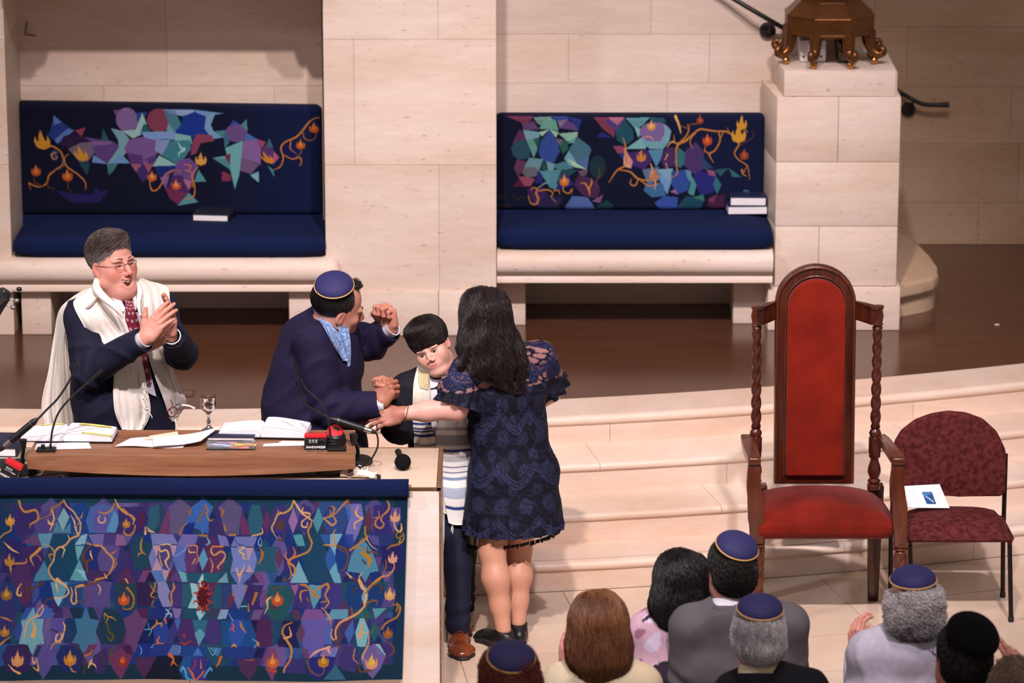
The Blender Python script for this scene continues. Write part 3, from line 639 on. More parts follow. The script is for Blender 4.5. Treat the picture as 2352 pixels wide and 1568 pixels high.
    for pts, wd, col in [
        ([(1042,360),(1058,420),(1062,490),(1060,560),(1000,595),(940,685)], [5,14,16,14,16,4], ORG), ([(1000,590),(1090,605),(1150,655),(1230,668),(1280,640)], [6,16,18,14,8], ORG), ([(1155,655),(1130,705),(1095,690),(1105,655)], [10,14,12,5], ORG), ([(1160,660),(1230,708),(1300,690)], [8,18,8], ORG), ([(1240,545),(1255,600),(1240,640),(1275,680),(1268,740)], [8,14,18,14,4], PCH), ([(1180,360),(1230,352),(1260,380)], [4,12,5], PCH),
        ([(1415,210),(1440,270),(1455,330)], [24,22,6], (222,164,90)), ([(1545,330),(1490,380),(1435,410),(1420,480),(1425,560),(1430,620),(1380,655)], [16,24,24,12,12,12,5], ORG), ([(1435,405),(1390,390),(1355,430)], [14,12,5], PCH), ([(1405,340),(1410,390),(1440,410)], [5,10,14], ORG), ([(1540,340),(1590,300),(1690,312),(1790,320),(1850,375),(1870,410),(1840,470),(1870,520),(1930,560),(1945,610),(1950,665)], [18,18,16,16,14,16,12,10,9,8,3], ORG), ([(1725,320),(1735,380),(1700,450),(1660,480),(1690,540)], [12,14,14,16,4], ORG), ([(1665,480),(1625,450),(1640,410)], [12,10,5], ORG), ([(1755,320),(1740,365)], [12,4], ORG),
        ([(1500,260),(1510,300),(1490,350),(1440,400)], [5,12,14,14], ORG), ([(1440,270),(1500,290),(1520,265),(1580,255),(1600,225)], [6,10,8,9,6], (150,82,44)), ([(1540,345),(1520,390),(1540,440)], [8,10,4], ORG), ([(1785,290),(1800,330)], [4,10], ORG), ([(1875,415),(1940,380),(1975,350),(1960,310)], [10,8,7,4], BRN), ([(1930,560),(1910,610),(1895,590),(1900,620),(1930,640)], [5,8,12,12,5], ORG), ([(1880,520),(1905,500),(1910,480)], [6,7,6], BRN), ([(1890,210),(1900,270),(1930,320)], [10,8,6], ORG), ([(1360,480),(1345,520)], [10,4], PCH), ([(1350,545),(1360,585)], [10,4], PCH), ([(1340,520),(1362,482)], [3,10], PCH),
        ([(440,715),(420,760),(435,800),(420,840),(380,830),(362,770)], [8,20,22,16,12,5], ORG), ([(430,730),(395,720),(380,745)], [14,10,5], ORG), ([(440,720),(480,690),(510,680),(500,620),(490,610)], [8,14,10,8,4], (120,150,160)), ([(440,745),(500,735),(540,760),(530,790),(570,830)], [12,14,12,8,4], ORG), ([(545,745),(580,740),(590,770)], [8,12,4], ORG), ([(620,690),(615,740),(650,762),(680,730),(672,765)], [8,12,12,8,4], ORG), ([(735,690),(770,690),(800,740),(805,780)], [5,16,20,4], ORG), ([(800,730),(820,680),(815,660)], [12,14,5], GOLD), ([(860,560),(875,630),(850,680),(860,720)], [4,12,12,4], (100,64,44)), ([(1160,470),(1175,520)], [16,6], GOLD)]: s(pts, [q*.72 for q in wd], col)
    for (x, y, h, col, c2) in [(622,665,92,(210,112,44),(232,160,90)),(1242,270,78,(222,150,72),(240,190,110)),(1644,372,92,(196,72,40),(222,120,60)),(1910,480,84,(150,62,40),(190,90,50)),(1590,230,66,(150,62,40),(180,84,46)),(1172,490,90,(200,126,50),None),(1868,330,140,(214,150,52),None),(1888,255,100,(214,150,52),None),(1268,630,80,(190,120,80),None)]: c.flame((x, y), h, col, c2)
    for pts in ([(140,790),(165,780),(160,800),(190,778),(200,800)], [(255,790),(275,780),(290,805),(320,790),(345,800)], [(160,850),(180,840),(175,865),(215,840),(220,865),(250,850)]): s(pts, 6, (58,36,30))
    c.ellipse((1930,765), 26, 26, (34,62,84)); c.ellipse((1930,765), 18, 18, (14,20,48)); s([(1905,790),(1915,745),(1930,742),(1948,760),(1955,790)], 5, (88,140,160)); s([(1922,765),(1930,775),(1940,765)], 5, (88,140,160))
    return c
def design_front():
    c = Canvas(700, 330, (26, 40, 84), (-8, 1128, 936, 1566)); p = c.poly; s = c.stroke
    A = lambda q: [(x/4.9, 1110+y/4.9) for x, y in q]; B = lambda q: [(x/4.9, 1330+y/4.9) for x, y in q]
    Cc = lambda q: [(470+x/4.9, 1110+y/4.9) for x, y in q]; D = lambda q: [(470+x/4.9, 1330+y/4.9) for x, y in q]
    TEAL, TEALL, PUR, PURL, VIO, BLU, BLUL, MAU, CRM, NVY, PINK = (30,62,86), (88,134,164), (58,42,104), (92,72,134), (74,54,120), (22,48,118), (84,114,184), (112,84,146), (92,40,80), (18,22,52), (178,124,150)
    # ground of interlaced hexagons and stars in soft rows
    r = random.Random(4); pal = [TEAL, PUR, VIO, BLU, (40,52,110), (70,40,92), (34,72,96), MAU, (48,78,140), CRM]
    for j in range(6):
        for i in range(13):
            x = -20+78*i+(39 if j % 2 else 0); y = 1165+72*j
            c.hexa((x, y), 40, 46, r.choice(pal), 0.85, 0.5)
    for j in range(7):
        for i in range(13):
            x = 19+78*i+(39 if j % 2 else 0); y = 1130+72*j
            c.lens((x, y), 20, 48, r.choice(pal), 0.75)
    p([(-8,1128),(936,1128),(936,1150),(-8,1154)], (22,56,78))
    for px in (118,238,410,466,525,700,860): p([(px-24,1162),(px-9,1150),(px,1138),(px+9,1150),(px+24,1162),(px,1230)], PURL if px not in (466,) else (62,98,176), 0.9)
    p([(905,1130),(936,1128),(936,1566),(912,1566)], (18,46,74)); p([(-8,1128),(30,1140),(20,1250),(-8,1300)], (22,50,84), 0.8)
    p([(-8,1530),(936,1530),(936,1566),(-8,1566)], (18,44,66))
    for f, pts, col in [
        (A,[(650,400),(720,265),(785,370),(715,530)],(128,164,176)), (A,[(600,550),(640,420),(715,530),(800,430),(810,550)],(76,124,150)), (A,[(160,260),(400,240),(430,500),(380,560),(170,560)],(56,38,100)), (A,[(380,460),(460,300),(640,300),(600,545),(420,550)],(82,60,124)), (A,[(790,250),(960,200),(1000,300),(960,480),(1000,560),(800,540)],(24,58,130)),
        (A,[(970,410),(1020,260),(1160,220),(1280,270),(1350,400),(1300,550),(1010,550)],(72,96,160)), (A,[(1060,300),(1200,260),(1240,400),(1190,550),(1060,520)],(96,76,150)), (A,[(1200,540),(1290,290),(1350,410),(1300,550)],(88,134,180)), (A,[(1330,260),(1620,250),(1660,420),(1600,560),(1340,560)],(50,36,98)), (A,[(1550,400),(1600,290),(1650,400),(1600,530)],(84,28,70)), (A,[(1690,260),(1790,230),(1800,420),(1720,560),(1660,480)],(44,86,110)), (A,[(1790,560),(1880,300),(1950,290),(1920,560)],(112,54,100)), (A,[(1910,290),(2030,160),(2160,270),(2100,430),(2060,560),(1920,560)],(98,80,120)),
        (A,[(2160,260),(2320,160),(2352,300),(2352,560),(2200,500),(2080,450)],(60,94,170)), (A,[(2080,450),(2200,430),(2170,570),(2060,560)],(20,36,120)), (A,[(430,560),(600,550),(560,720),(480,720)],(100,140,168)), (A,[(250,650),(420,560),(470,700)],(104,62,104)), (A,[(500,860),(600,560),(820,560),(910,850),(790,1100),(560,1080)],(18,62,92)), (A,[(840,690),(920,580),(990,560),(960,680)],(136,170,196)), (A,[(850,700),(950,700),(880,880)],(112,160,176)),
        (A,[(380,1100),(490,830),(590,1080)],(76,124,156)), (A,[(790,1090),(900,850),(1000,1100)],(96,150,170)), (A,[(860,960),(960,980),(980,1090)],(140,180,200)), (A,[(960,690),(1100,690),(1110,960),(1000,990),(930,820)],(26,42,112)), (A,[(1100,830),(1190,640),(1350,700),(1370,850),(1270,1000),(1130,980)],(92,70,132)), (A,[(1000,570),(1180,560),(1160,690),(1060,690)],(116,98,160)), (A,[(1180,560),(1330,570),(1340,690),(1160,690)],(76,56,120)), (A,[(1320,560),(1400,590),(1425,690),(1300,690)],(142,92,140)),
        (A,[(1480,700),(1620,560),(1720,700),(1680,960),(1520,970)],(26,64,84)), (A,[(1360,700),(1470,830),(1400,1000),(1300,980)],(58,44,104)), (A,[(1620,580),(1680,570),(1720,680),(1640,650)],(18,44,118)), (A,[(1700,560),(1950,570),(2010,680),(1720,690)],(126,118,178)), (A,[(1680,830),(1730,690),(2000,690),(1930,980),(1720,980)],(124,116,180)), (A,[(1720,690),(1830,690),(1720,980),(1830,980)],(190,140,160)), (A,[(1930,690),(2000,690),(1900,980)],(182,134,158)), (A,[(1800,690),(1920,690),(1960,850),(1910,980),(1840,960),(1770,830)],(72,54,116)),
        (A,[(2010,690),(2200,690),(2250,850),(2200,1000),(2000,980),(1950,850)],(92,104,176)), (A,[(2080,850),(2110,690),(2220,700),(2245,850),(2215,1000),(2110,1000)],(96,46,96)), (A,[(2240,850),(2300,720),(2352,850),(2290,980)],(96,144,184)), (A,[(2050,570),(2240,570),(2200,690),(2000,690)],(120,100,170)), (A,[(1560,1110),(1620,980),(1700,980),(1650,1110)],(118,60,112)), (A,[(1640,1110),(1700,980),(1760,1110)],(26,20,60)), (A,[(1700,980),(1830,980),(1880,1110),(1770,1110)],(84,116,180)), (A,[(1830,980),(1920,980),(1870,1110)],(192,140,160)), (A,[(1920,1100),(2000,980),(2060,1110)],(92,60,124)), (A,[(2010,980),(2120,1010),(2130,1110),(2060,1110)],(112,160,180)), (A,[(2100,1010),(2352,1000),(2352,1110),(2120,1110)],(28,82,104)), (A,[(2240,1110),(2290,1010),(2340,1110),(2290,1150)],(170,196,212)),
        (A,[(60,760),(60,600),(250,650),(260,800),(140,1000),(0,1000)],(44,34,96)), (A,[(250,700),(470,690),(510,850),(430,1000),(250,1080)],(58,34,92)), (A,[(120,1000),(240,850),(340,900),(360,1100),(130,1110)],(76,40,92)),
        (B,[(440,150),(490,20),(590,20),(610,180),(570,300),(480,280)],(16,48,116)), (B,[(575,30),(770,30),(740,200),(665,310),(610,200)],(96,146,172)), (B,[(610,200),(710,200),(665,310)],(150,180,210)), (B,[(950,100),(1000,20),(1270,30),(1240,200),(1260,320),(960,320)],(90,68,130)), (B,[(700,260),(780,60),(940,40),(930,200),(880,310),(700,310)],(34,62,112)), (B,[(360,40),(440,20),(450,170),(380,300)],(52,74,150)), (B,[(230,450),(300,320),(385,310),(420,330),(490,450)],(50,78,160)), (B,[(240,460),(300,450),(385,310),(420,450),(500,450),(480,580),(510,730),(420,740),(370,860),(320,740),(220,730),(260,560)],(120,160,180)), (B,[(160,600),(240,450),(260,560),(220,720)],(48,66,150)),
        (B,[(420,440),(590,440),(600,330),(480,320)],(66,90,170)), (B,[(590,450),(740,450),(780,560),(720,730),(580,730)],(88,70,148)), (B,[(600,440),(660,320),(800,310),(830,440)],(58,40,98)), (B,[(710,320),(790,310),(830,440),(720,440)],(92,62,112)), (B,[(780,330),(960,320),(920,450),(840,450)],(20,46,68)), (B,[(740,450),(840,450),(880,600),(830,730),(720,730)],(24,50,92)), (B,[(850,450),(930,450),(975,320),(1030,450),(1130,470),(1090,590),(1110,740),(1020,740),(940,860),(900,740),(820,730),(880,600)],(64,108,144)), (B,[(1000,320),(1080,320),(1130,470),(1020,440)],(22,48,70)), (B,[(1060,320),(1180,320),(1130,470)],(84,62,124)), (B,[(1150,450),(1180,340),(1310,340),(1400,450),(1430,600),(1380,750),(1150,740),(1090,600)],(26,50,72)), (B,[(1320,160),(1300,60),(1370,30),(1530,60),(1540,200),(1500,340),(1340,340)],(28,58,78)), (B,[(1400,450),(1500,400),(1550,330),(1600,440),(1680,460),(1620,640),(1540,860),(1480,740),(1420,740),(1440,600)],(104,60,108)), (B,[(1550,340),(1680,340),(1680,460),(1600,440)],(84,30,70)),
        (B,[(1540,30),(1680,40),(1780,200),(1700,320),(1560,320)],(52,26,72)), (B,[(1780,30),(1880,30),(1940,180),(1950,320),(1850,320),(1790,200)],(140,128,180)), (B,[(1680,450),(1740,330),(1870,330),(1860,450)],(32,40,116)), (B,[(1730,320),(1790,200),(1850,320)],(28,42,118)), (B,[(1900,200),(1960,60),(2060,50),(2090,180),(2050,320),(1950,320)],(70,48,112)), (B,[(2060,50),(2160,50),(2180,180),(2130,320),(2060,320)],(38,86,106)), (B,[(2130,330),(2180,200),(2150,40),(2280,60),(2352,60),(2352,330)],(158,188,204)), (B,[(1950,330),(2060,340),(2030,460),(1980,440)],(126,104,164)), (B,[(2060,450),(2080,340),(2352,340),(2352,450)],(26,72,94)), (B,[(2220,370),(2290,340),(2330,380),(2265,470)],(150,186,208)),
        (B,[(1680,460),(1860,450),(1780,560),(1740,740),(1560,740)],(16,28,80)), (B,[(1740,570),(1860,460),(1930,560),(1880,740),(1760,740)],(42,60,140)), (B,[(1870,450),(1980,460),(1920,600)],(14,20,74)), (B,[(1880,740),(1930,560),(1990,470),(2010,600),(1960,740)],(56,50,120)), (B,[(1980,460),(2050,460),(2015,600)],(66,100,170)), (B,[(2020,620),(2050,460),(2170,450),(2220,620),(2160,750),(2050,750)],(72,40,98)), (B,[(2180,460),(2352,460),(2352,600),(2260,760),(2220,620)],(44,98,128)), (B,[(2210,620),(2270,560),(2330,620),(2260,760)],(92,144,170)), (B,[(1520,870),(1580,740),(1760,750),(1720,870)],(26,44,124)), (B,[(1700,870),(1740,760),(1850,750),(1960,750),(1900,870)],(38,48,124)), (B,[(1900,870),(1960,750),(2060,760),(2040,870)],(82,106,160)), (B,[(2040,870),(2080,760),(2352,770),(2352,900)],(24,62,130)), (B,[(2190,870),(2250,770),(2310,870)],(62,104,180)),
        (B,[(30,870),(90,740),(320,740),(370,870),(330,1050),(80,1050)],(54,32,88)), (B,[(430,880),(480,740),(620,750),(650,880),(560,1050),(490,1150),(430,1020)],(88,70,140)), (B,[(640,880),(700,750),(860,760),(950,880),(900,1060),(700,1060)],(28,38,96)), (B,[(960,870),(1010,750),(1110,740),(1050,870)],(100,48,72)), (B,[(1240,880),(1400,770),(1500,880),(1460,1000),(1380,1160),(1280,1020)],(112,46,86)), (B,[(1380,760),(1480,760),(1510,870),(1440,860)],(66,28,72)), (B,[(1530,900),(1780,890),(1740,1020),(1640,1140),(1560,1030)],(74,38,78)), (B,[(1650,1150),(1790,880),(2080,880),(2060,1160)],(16,20,40)), (B,[(2030,1040),(2090,880),(2352,880),(2352,1166),(2120,1160)],(30,74,140)), (B,[(2160,1040),(2180,890),(2352,880),(2352,1160),(2240,1150)],(58,42,118)), (B,[(1060,880),(1200,780),(1250,900),(1180,1080),(1080,1080)],(60,38,92)), (B,[(380,880),(440,750),(480,760),(430,880)],(20,50,70)),
        (Cc,[(200,270),(300,160),(430,270),(400,430),(390,570),(240,570),(190,400)],(94,76,118)), (Cc,[(400,420),(440,330),(530,570),(420,570)],(112,46,96)), (Cc,[(490,400),(530,230),(620,230),(660,420),(620,570),(520,560)],(44,88,112)), (Cc,[(660,420),(700,300),(750,400),(700,560)],(100,46,88)), (Cc,[(740,540),(760,280),(900,220),(960,340),(930,560)],(66,46,112)), (Cc,[(945,420),(1000,260),(1055,410),(1000,555)],(160,104,160)), (Cc,[(1050,440),(1100,220),(1200,260),(1220,440),(1150,570)],(58,42,112)), (Cc,[(1220,420),(1280,250),(1335,400),(1275,550)],(82,138,160)), (Cc,[(1330,430),(1420,270),(1560,220),(1620,380),(1560,550),(1390,550)],(48,70,130)), (Cc,[(1570,230),(1760,215),(1790,380),(1740,550),(1680,670),(1590,550),(1630,380)],(122,106,180)), (Cc,[(1580,240),(1640,220),(1650,380),(1620,400)],(62,98,176)), (Cc,[(1790,420),(1850,250),(1900,420),(1850,560)],(96,46,72)), (Cc,[(1900,240),(2080,220),(2140,450),(2080,560),(1900,560)],(58,38,112)), (Cc,[(2080,420),(2100,270),(2200,260),(2210,400),(2130,560)],(98,72,140)),
        (Cc,[(1000,570),(1100,560),(1140,690),(1050,690)],(90,146,166)), (Cc,[(1090,800),(1200,560),(1300,560),(1370,760),(1420,1000),(1480,1110),(1180,1110)],(24,64,96)), (Cc,[(1300,560),(1420,560),(1400,690),(1340,640)],(50,86,160)), (Cc,[(1420,560),(1560,555),(1490,690),(1480,830),(1420,690)],(124,166,196)), (Cc,[(1370,820),(1420,690),(1500,830),(1450,980),(1400,960)],(44,88,160)), (Cc,[(1420,980),(1500,860),(1560,1110),(1480,1110)],(110,160,184)), (Cc,[(1490,690),(1560,560),(1640,700),(1665,830),(1620,1000),(1520,1000),(1480,830)],(20,54,124)), (Cc,[(1580,560),(1680,560),(1690,680),(1630,690)],(44,64,150)), (Cc,[(1620,980),(1660,800),(1780,600),(1900,760),(1980,980),(1880,1000),(1830,1110),(1760,1000)],(86,132,164)), (Cc,[(1840,570),(1960,590),(1980,690),(1900,680)],(92,76,140)), (Cc,[(1920,820),(2010,820),(1980,950)],(104,66,112)), (Cc,[(1980,700),(2250,690),(2250,980),(2050,990)],(40,30,96)), (Cc,[(980,1110),(1070,860),(1190,1110)],(124,164,184)), (Cc,[(800,820),(850,700),(900,830),(850,950)],(96,46,82)), (Cc,[(900,830),(960,690),(1050,690),(1060,850),(1000,1000),(900,1000)],(56,38,108)), (Cc,[(580,980),(660,700),(840,700),(800,850),(850,1000)],(36,80,102)), (Cc,[(560,700),(660,590),(740,680),(700,700)],(34,70,100)),
        (Cc,[(150,570),(250,590),(290,700),(180,690)],(122,108,176)), (Cc,[(250,580),(350,590),(300,700)],(18,32,110)), (Cc,[(350,590),(600,590),(560,700),(300,700)],(118,112,178)), (Cc,[(600,590),(690,580),(640,700),(570,700)],(18,36,116)), (Cc,[(300,710),(560,710),(600,850),(570,990),(300,990),(330,850)],(120,122,186)), (Cc,[(470,710),(560,710),(500,870)],(190,136,160)), (Cc,[(480,990),(510,900),(560,990)],(192,140,160)), (Cc,[(60,850),(90,700),(210,700),(245,850),(200,1000),(70,1000)],(92,44,92)), (Cc,[(240,710),(300,710),(250,860)],(24,44,120)), (Cc,[(300,1000),(560,1000),(410,1170)],(104,108,176)), (Cc,[(380,1000),(440,1000),(405,1130)],(190,134,156)), (Cc,[(500,1110),(560,1000),(640,1110)],(64,32,84)), (Cc,[(570,1000),(650,1000),(700,1110),(640,1110)],(122,60,116)), (Cc,[(0,1010),(190,1000),(140,1110),(0,1110)],(30,86,104)), (Cc,[(150,1110),(260,990),(280,1110)],(116,150,176)),
        (D,[(130,60),(320,60),(340,200),(280,340),(110,330)],(48,56,112)), (D,[(100,200),(150,60),(200,60),(200,330),(120,330)],(32,78,100)), (D,[(320,50),(480,50),(470,170),(400,340),(330,180)],(120,116,176)), (D,[(460,180),(520,50),(680,60),(640,200),(650,340),(520,340)],(56,34,96)), (D,[(640,180),(690,90),(720,180),(680,330)],(110,62,112)), (D,[(700,340),(730,60),(960,60),(1030,180),(970,340),(910,460),(780,440)],(34,76,84)), (D,[(990,60),(1080,50),(1040,180)],(152,92,138)), (D,[(1010,300),(1080,50),(1190,70),(1220,200),(1160,330)],(60,44,112)), (D,[(1190,50),(1340,60),(1330,190),(1250,330),(1210,200)],(96,142,168)), (D,[(1330,60),(1560,50),(1580,180),(1540,330),(1340,330)],(62,50,124)), (D,[(1600,180),(1640,50),(1760,60),(1800,200),(1760,340),(1650,330)],(20,56,118)), (D,[(1790,200),(1830,60),(1870,190),(1830,320)],(124,160,178)), (D,[(1860,190),(1900,60),(2030,60),(2060,190),(2000,330),(1880,300)],(18,52,116)), (D,[(2050,150),(2100,50),(2180,130),(2160,320),(2030,320)],(92,66,128)),
        (D,[(540,450),(580,340),(690,340),(640,450)],(110,74,130)), (D,[(200,340),(520,340),(540,450),(180,450)],(24,52,124)), (D,[(160,450),(200,340),(290,340),(260,440)],(136,150,190)), (D,[(1000,340),(1080,330),(1120,450),(1040,450)],(86,46,82)), (D,[(1110,450),(1160,330),(1340,330),(1390,440)],(126,76,138)), (D,[(1110,450),(1390,440),(1430,600),(1380,740),(1300,870),(1200,870),(1130,720),(1150,590)],(100,82,158)), (D,[(1060,620),(1120,490),(1165,590),(1120,720)],(98,54,84)), (D,[(1390,450),(1460,330),(1640,330),(1640,440),(1460,450)],(98,142,174)), (D,[(1390,720),(1420,600),(1400,470),(1480,600),(1480,730)],(70,96,170)), (D,[(1460,580),(1480,440),(1600,440),(1620,600),(1560,740),(1470,730)],(52,46,104)), (D,[(1610,600),(1700,450),(1720,600),(1660,730)],(66,94,164)), (D,[(1730,600),(1800,370),(1890,590),(1850,770),(1760,760)],(132,172,188)), (D,[(1700,440),(1800,340),(1830,320),(1940,440)],(36,88,88)), (D,[(1890,600),(1950,470),(2000,590),(1950,710)],(34,88,86)), (D,[(1920,330),(2080,330),(1950,450)],(88,148,160)), (D,[(2010,600),(2060,450),(2190,440),(2190,620),(2060,680)],(20,30,88)), (D,[(1940,740),(2010,740),(2085,870),(2000,870)],(132,172,196)),
        (D,[(590,450),(780,450),(860,600),(800,760),(620,760),(560,600)],(76,34,78)), (D,[(540,460),(620,460),(600,600)],(28,22,70)), (D,[(770,460),(850,450),(870,600),(830,750),(790,740)],(34,62,100)), (D,[(850,760),(900,600),(900,460),(1110,460),(1060,620),(1110,770)],(30,22,74)), (D,[(210,470),(540,460),(600,620),(620,760),(220,760)],(26,70,134)), (D,[(290,600),(320,450),(460,450),(490,600),(430,760),(340,760)],(46,74,160)), (D,[(20,600),(60,450),(170,460),(220,600),(170,740),(60,740)],(66,46,112)), (D,[(200,770),(620,770),(560,880),(260,880)],(34,52,124)), (D,[(60,770),(220,770),(180,880)],(70,110,160)), (D,[(580,880),(620,770),(710,770),(680,880)],(20,22,70)),
        (D,[(690,900),(740,770),(820,770),(880,900),(830,1060),(800,1160),(720,1010)],(118,58,104)), (D,[(390,900),(650,900),(610,1040),(540,1150),(440,1040)],(78,38,80)), (D,[(900,1060),(960,890),(1140,890),(1190,1060)],(56,42,104)), (D,[(1150,880),(1220,880),(1200,780),(1120,770)],(96,60,100)), (D,[(1190,1060),(1230,880),(1340,870),(1380,760),(1430,870),(1520,880),(1470,1020),(1330,1140)],(38,34,110)), (D,[(1330,860),(1380,770),(1550,760),(1510,870)],(132,100,160)), (D,[(1450,860),(1550,760),(1500,870)],(92,116,190)), (D,[(1540,900),(1620,750),(1740,770),(1790,900),(1740,1060),(1580,1020)],(60,46,108)), (D,[(1800,900),(1880,760),(1960,740),(2085,880),(2030,1020),(1940,1140),(1840,1020)],(112,86,148)), (D,[(1380,1130),(1520,960),(1640,1140)],(52,92,124)), (D,[(2060,760),(2150,700),(2190,860),(2130,890)],(62,42,108))]:
        p(f(pts), col, 0.93)
    wv = lambda f, pts, wd, col: s(f(pts), [w_/4.9*1.05 for w_ in wd], col)
    for f, pts, wd, col in [
        (A,[(220,190),(240,260),(290,310),(400,290),(430,340),(430,400),(350,450),(340,490)],[26,22,24,24,18,22,18,6],ORG), (A,[(430,400),(520,370),(570,340),(590,270),(650,240),(720,190)],[10,8,14,24,20,24],(160,98,50)), (A,[(590,280),(610,380),(600,430),(570,520)],[10,18,16,10],PCH), (A,[(545,400),(560,440),(600,450)],[8,26,24],PCH), (A,[(720,180),(760,250),(830,310),(880,390),(910,440),(905,530),(880,580),(800,620),(740,690),(660,720),(620,780),(610,860),(560,940),(560,1000),(610,1080),(650,1100)],[14,16,18,18,18,16,22,20,20,20,18,18,16,18,20,24],(214,140,100)), (A,[(880,400),(920,370),(935,310)],[8,14,4],ORG), (A,[(800,350),(840,420),(850,490),(880,560)],[6,18,14,20],PCH), (A,[(900,430),(870,470),(870,540)],[8,10,12],ORG), (A,[(620,780),(590,720),(540,690),(480,670)],[16,14,10,3],(190,130,80)), (A,[(610,790),(560,800),(580,860)],[14,16,4],ORG), (A,[(700,710),(730,740),(705,830)],[14,18,4],PCH), (A,[(790,630),(770,570)],[14,4],PCH),
        (A,[(1295,170),(1340,260),(1420,330),(1490,360),(1515,400),(1490,460)],[10,26,22,18,20,4],(204,132,90)), (A,[(1340,270),(1400,290),(1500,400)],[10,16,10],ORG), (A,[(1290,220),(1250,300),(1180,330),(1110,310)],[14,18,20,8],(184,120,60)), (A,[(1130,350),(1110,410),(1150,440),(1190,410),(1180,370)],[6,14,18,16,6],PCH), (A,[(1500,440),(1525,480),(1500,550),(1450,580),(1400,550),(1410,500)],[8,16,20,22,18,6],(180,110,50)), (A,[(1640,480),(1640,560)],[6,26],PCH), (A,[(1660,490),(1690,530),(1755,550)],[6,26,4],PCH), (A,[(1605,610),(1590,690),(1600,760),(1650,800)],[10,20,22,6],(184,116,60)), (A,[(1610,780),(1570,790),(1560,830)],[10,14,5],ORG), (A,[(950,650),(1050,690),(1140,700),(1210,770),(1280,850),(1280,920),(1240,1010)],[8,18,20,22,20,16,18],(204,132,80)), (A,[(1050,690),(990,720),(950,800),(960,870),(1030,850),(1040,800)],[16,20,24,28,20,6],BRN), (A,[(980,880),(990,990)],[18,22],(110,70,30)), (A,[(1030,750),(1025,790),(1050,850)],[8,20,8],PCH), (A,[(1240,800),(1290,770),(1330,740)],[6,14,4],ORG), (A,[(1300,830),(1320,900),(1270,970)],[4,10,14],(180,110,60)),
        (A,[(1240,1010),(1180,1060),(1100,1080),(1060,1120),(960,1150),(880,1170)],[8,18,26,18,20,14],ORG), (A,[(1180,1010),(1210,1060)],[6,18],PCH), (A,[(50,650),(100,700),(150,740),(220,775)],[5,20,20,5],PCH), (A,[(75,680),(110,705)],[5,18],PCH), (A,[(460,720),(400,780),(350,830),(390,930)],[30,30,24,4],(206,130,70)), (A,[(400,790),(450,820),(468,870)],[6,14,5],(170,100,70)), (A,[(130,1000),(125,930),(160,895),(290,885),(305,840)],[4,24,18,18,6],ORG), (A,[(130,960),(110,900)],[20,10],ORG), (A,[(130,460),(125,520),(50,560),(0,610)],[16,16,14,10],ORG),
        (A,[(1810,690),(1900,680),(1930,700)],[12,18,8],PCH), (A,[(1800,700),(1810,760),(1880,750),(1905,820),(1870,880),(1910,970)],[8,20,18,20,20,8],PCH), (A,[(1800,780),(1810,860),(1835,930)],[6,10,10],PCH), (A,[(2110,700),(2220,700),(2225,780),(2240,860),(2200,900)],[10,18,10,14,6],(206,120,80)), (A,[(2130,720),(2140,770),(2200,770)],[6,16,12],PCH), (A,[(2210,840),(2170,910)],[10,6],PCH), (A,[(1960,820),(2030,790),(2090,740),(2110,690)],[6,10,14,6],(118,150,200)), (A,[(2110,440),(2050,500),(2030,570)],[10,18,22],(160,106,60)), (A,[(2140,300),(2130,340)],[30,24],(150,90,40)), (A,[(2250,580),(2330,580)],[22,26],(160,106,50)), (A,[(2320,230),(2280,330),(2230,420)],[16,24,20],(140,84,50)),
        (B,[(650,0),(700,40),(760,90),(780,150),(730,200),(620,210)],[40,30,16,18,16,14],PCH), (B,[(610,210),(540,230),(490,290)],[14,18,14],BRN), (B,[(490,290),(430,370),(440,420),(490,360),(490,290)],[10,14,14,14,10],(222,150,120)), (B,[(430,410),(330,470),(290,580),(270,710)],[24,18,18,4],(222,150,120)), (B,[(640,60),(660,150)],[28,6],PCH), (B,[(250,40),(210,100),(200,160),(240,180),(250,140)],[6,16,20,18,8],PCH), (B,[(490,40),(400,80),(310,110),(320,220)],[24,22,20,20],(90,56,44)), (B,[(370,90),(400,210)],[20,6],(90,56,44)), (B,[(800,80),(820,150),(810,240),(840,280),(870,240),(860,100),(900,70),(960,65)],[5,14,16,18,18,12,14,18],(222,150,110)), (B,[(960,70),(1050,50),(1100,30)],[20,18,20],BRN), (B,[(1110,60),(1140,110),(1120,180)],[10,14,5],PCH), (B,[(890,100),(880,230),(950,265),(990,200),(970,110)],[8,14,18,16,6],(96,62,60)), (B,[(1440,100),(1500,170),(1520,250),(1490,330),(1420,345),(1390,320)],[28,20,18,14,14,6],(178,108,48)), (B,[(1380,40),(1430,80)],[40,16],(56,46,44)), (B,[(1425,0),(1455,50)],[18,6],PCH), (B,[(1760,40),(1740,130),(1710,190),(1770,220)],[12,16,14,6],ORG), (B,[(1700,60),(1730,120),(1790,150)],[6,14,4],(170,100,60)), (B,[(1740,240),(1720,300),(1740,320)],[14,12,4],(150,90,60)), (B,[(1960,40),(1970,100),(1940,170),(1950,290)],[8,24,14,18],ORG), (B,[(1185,450),(1190,390),(1230,430),(1260,430),(1320,470)],[6,14,12,16,5],ORG), (B,[(1230,440),(1200,500)],[12,5],ORG), (B,[(1220,500),(1240,600),(1290,640),(1260,700),(1220,650)],[16,20,26,24,14],(92,74,40)), (B,[(720,490),(740,540),(730,600),(700,680),(650,720),(640,660),(680,610),(710,650)],[10,18,12,24,26,18,14,10],PCH), (B,[(580,570),(650,600),(690,620)],[16,20,10],(64,40,60)), (B,[(690,720),(610,740),(580,800)],[20,18,10],(190,120,70)), (B,[(380,480),(400,560),(380,640)],[14,34,52],(222,156,100)), (B,[(10,420),(80,440),(140,470)],[8,22,6],ORG), (B,[(130,640),(50,700),(0,740)],[5,18,24],ORG),
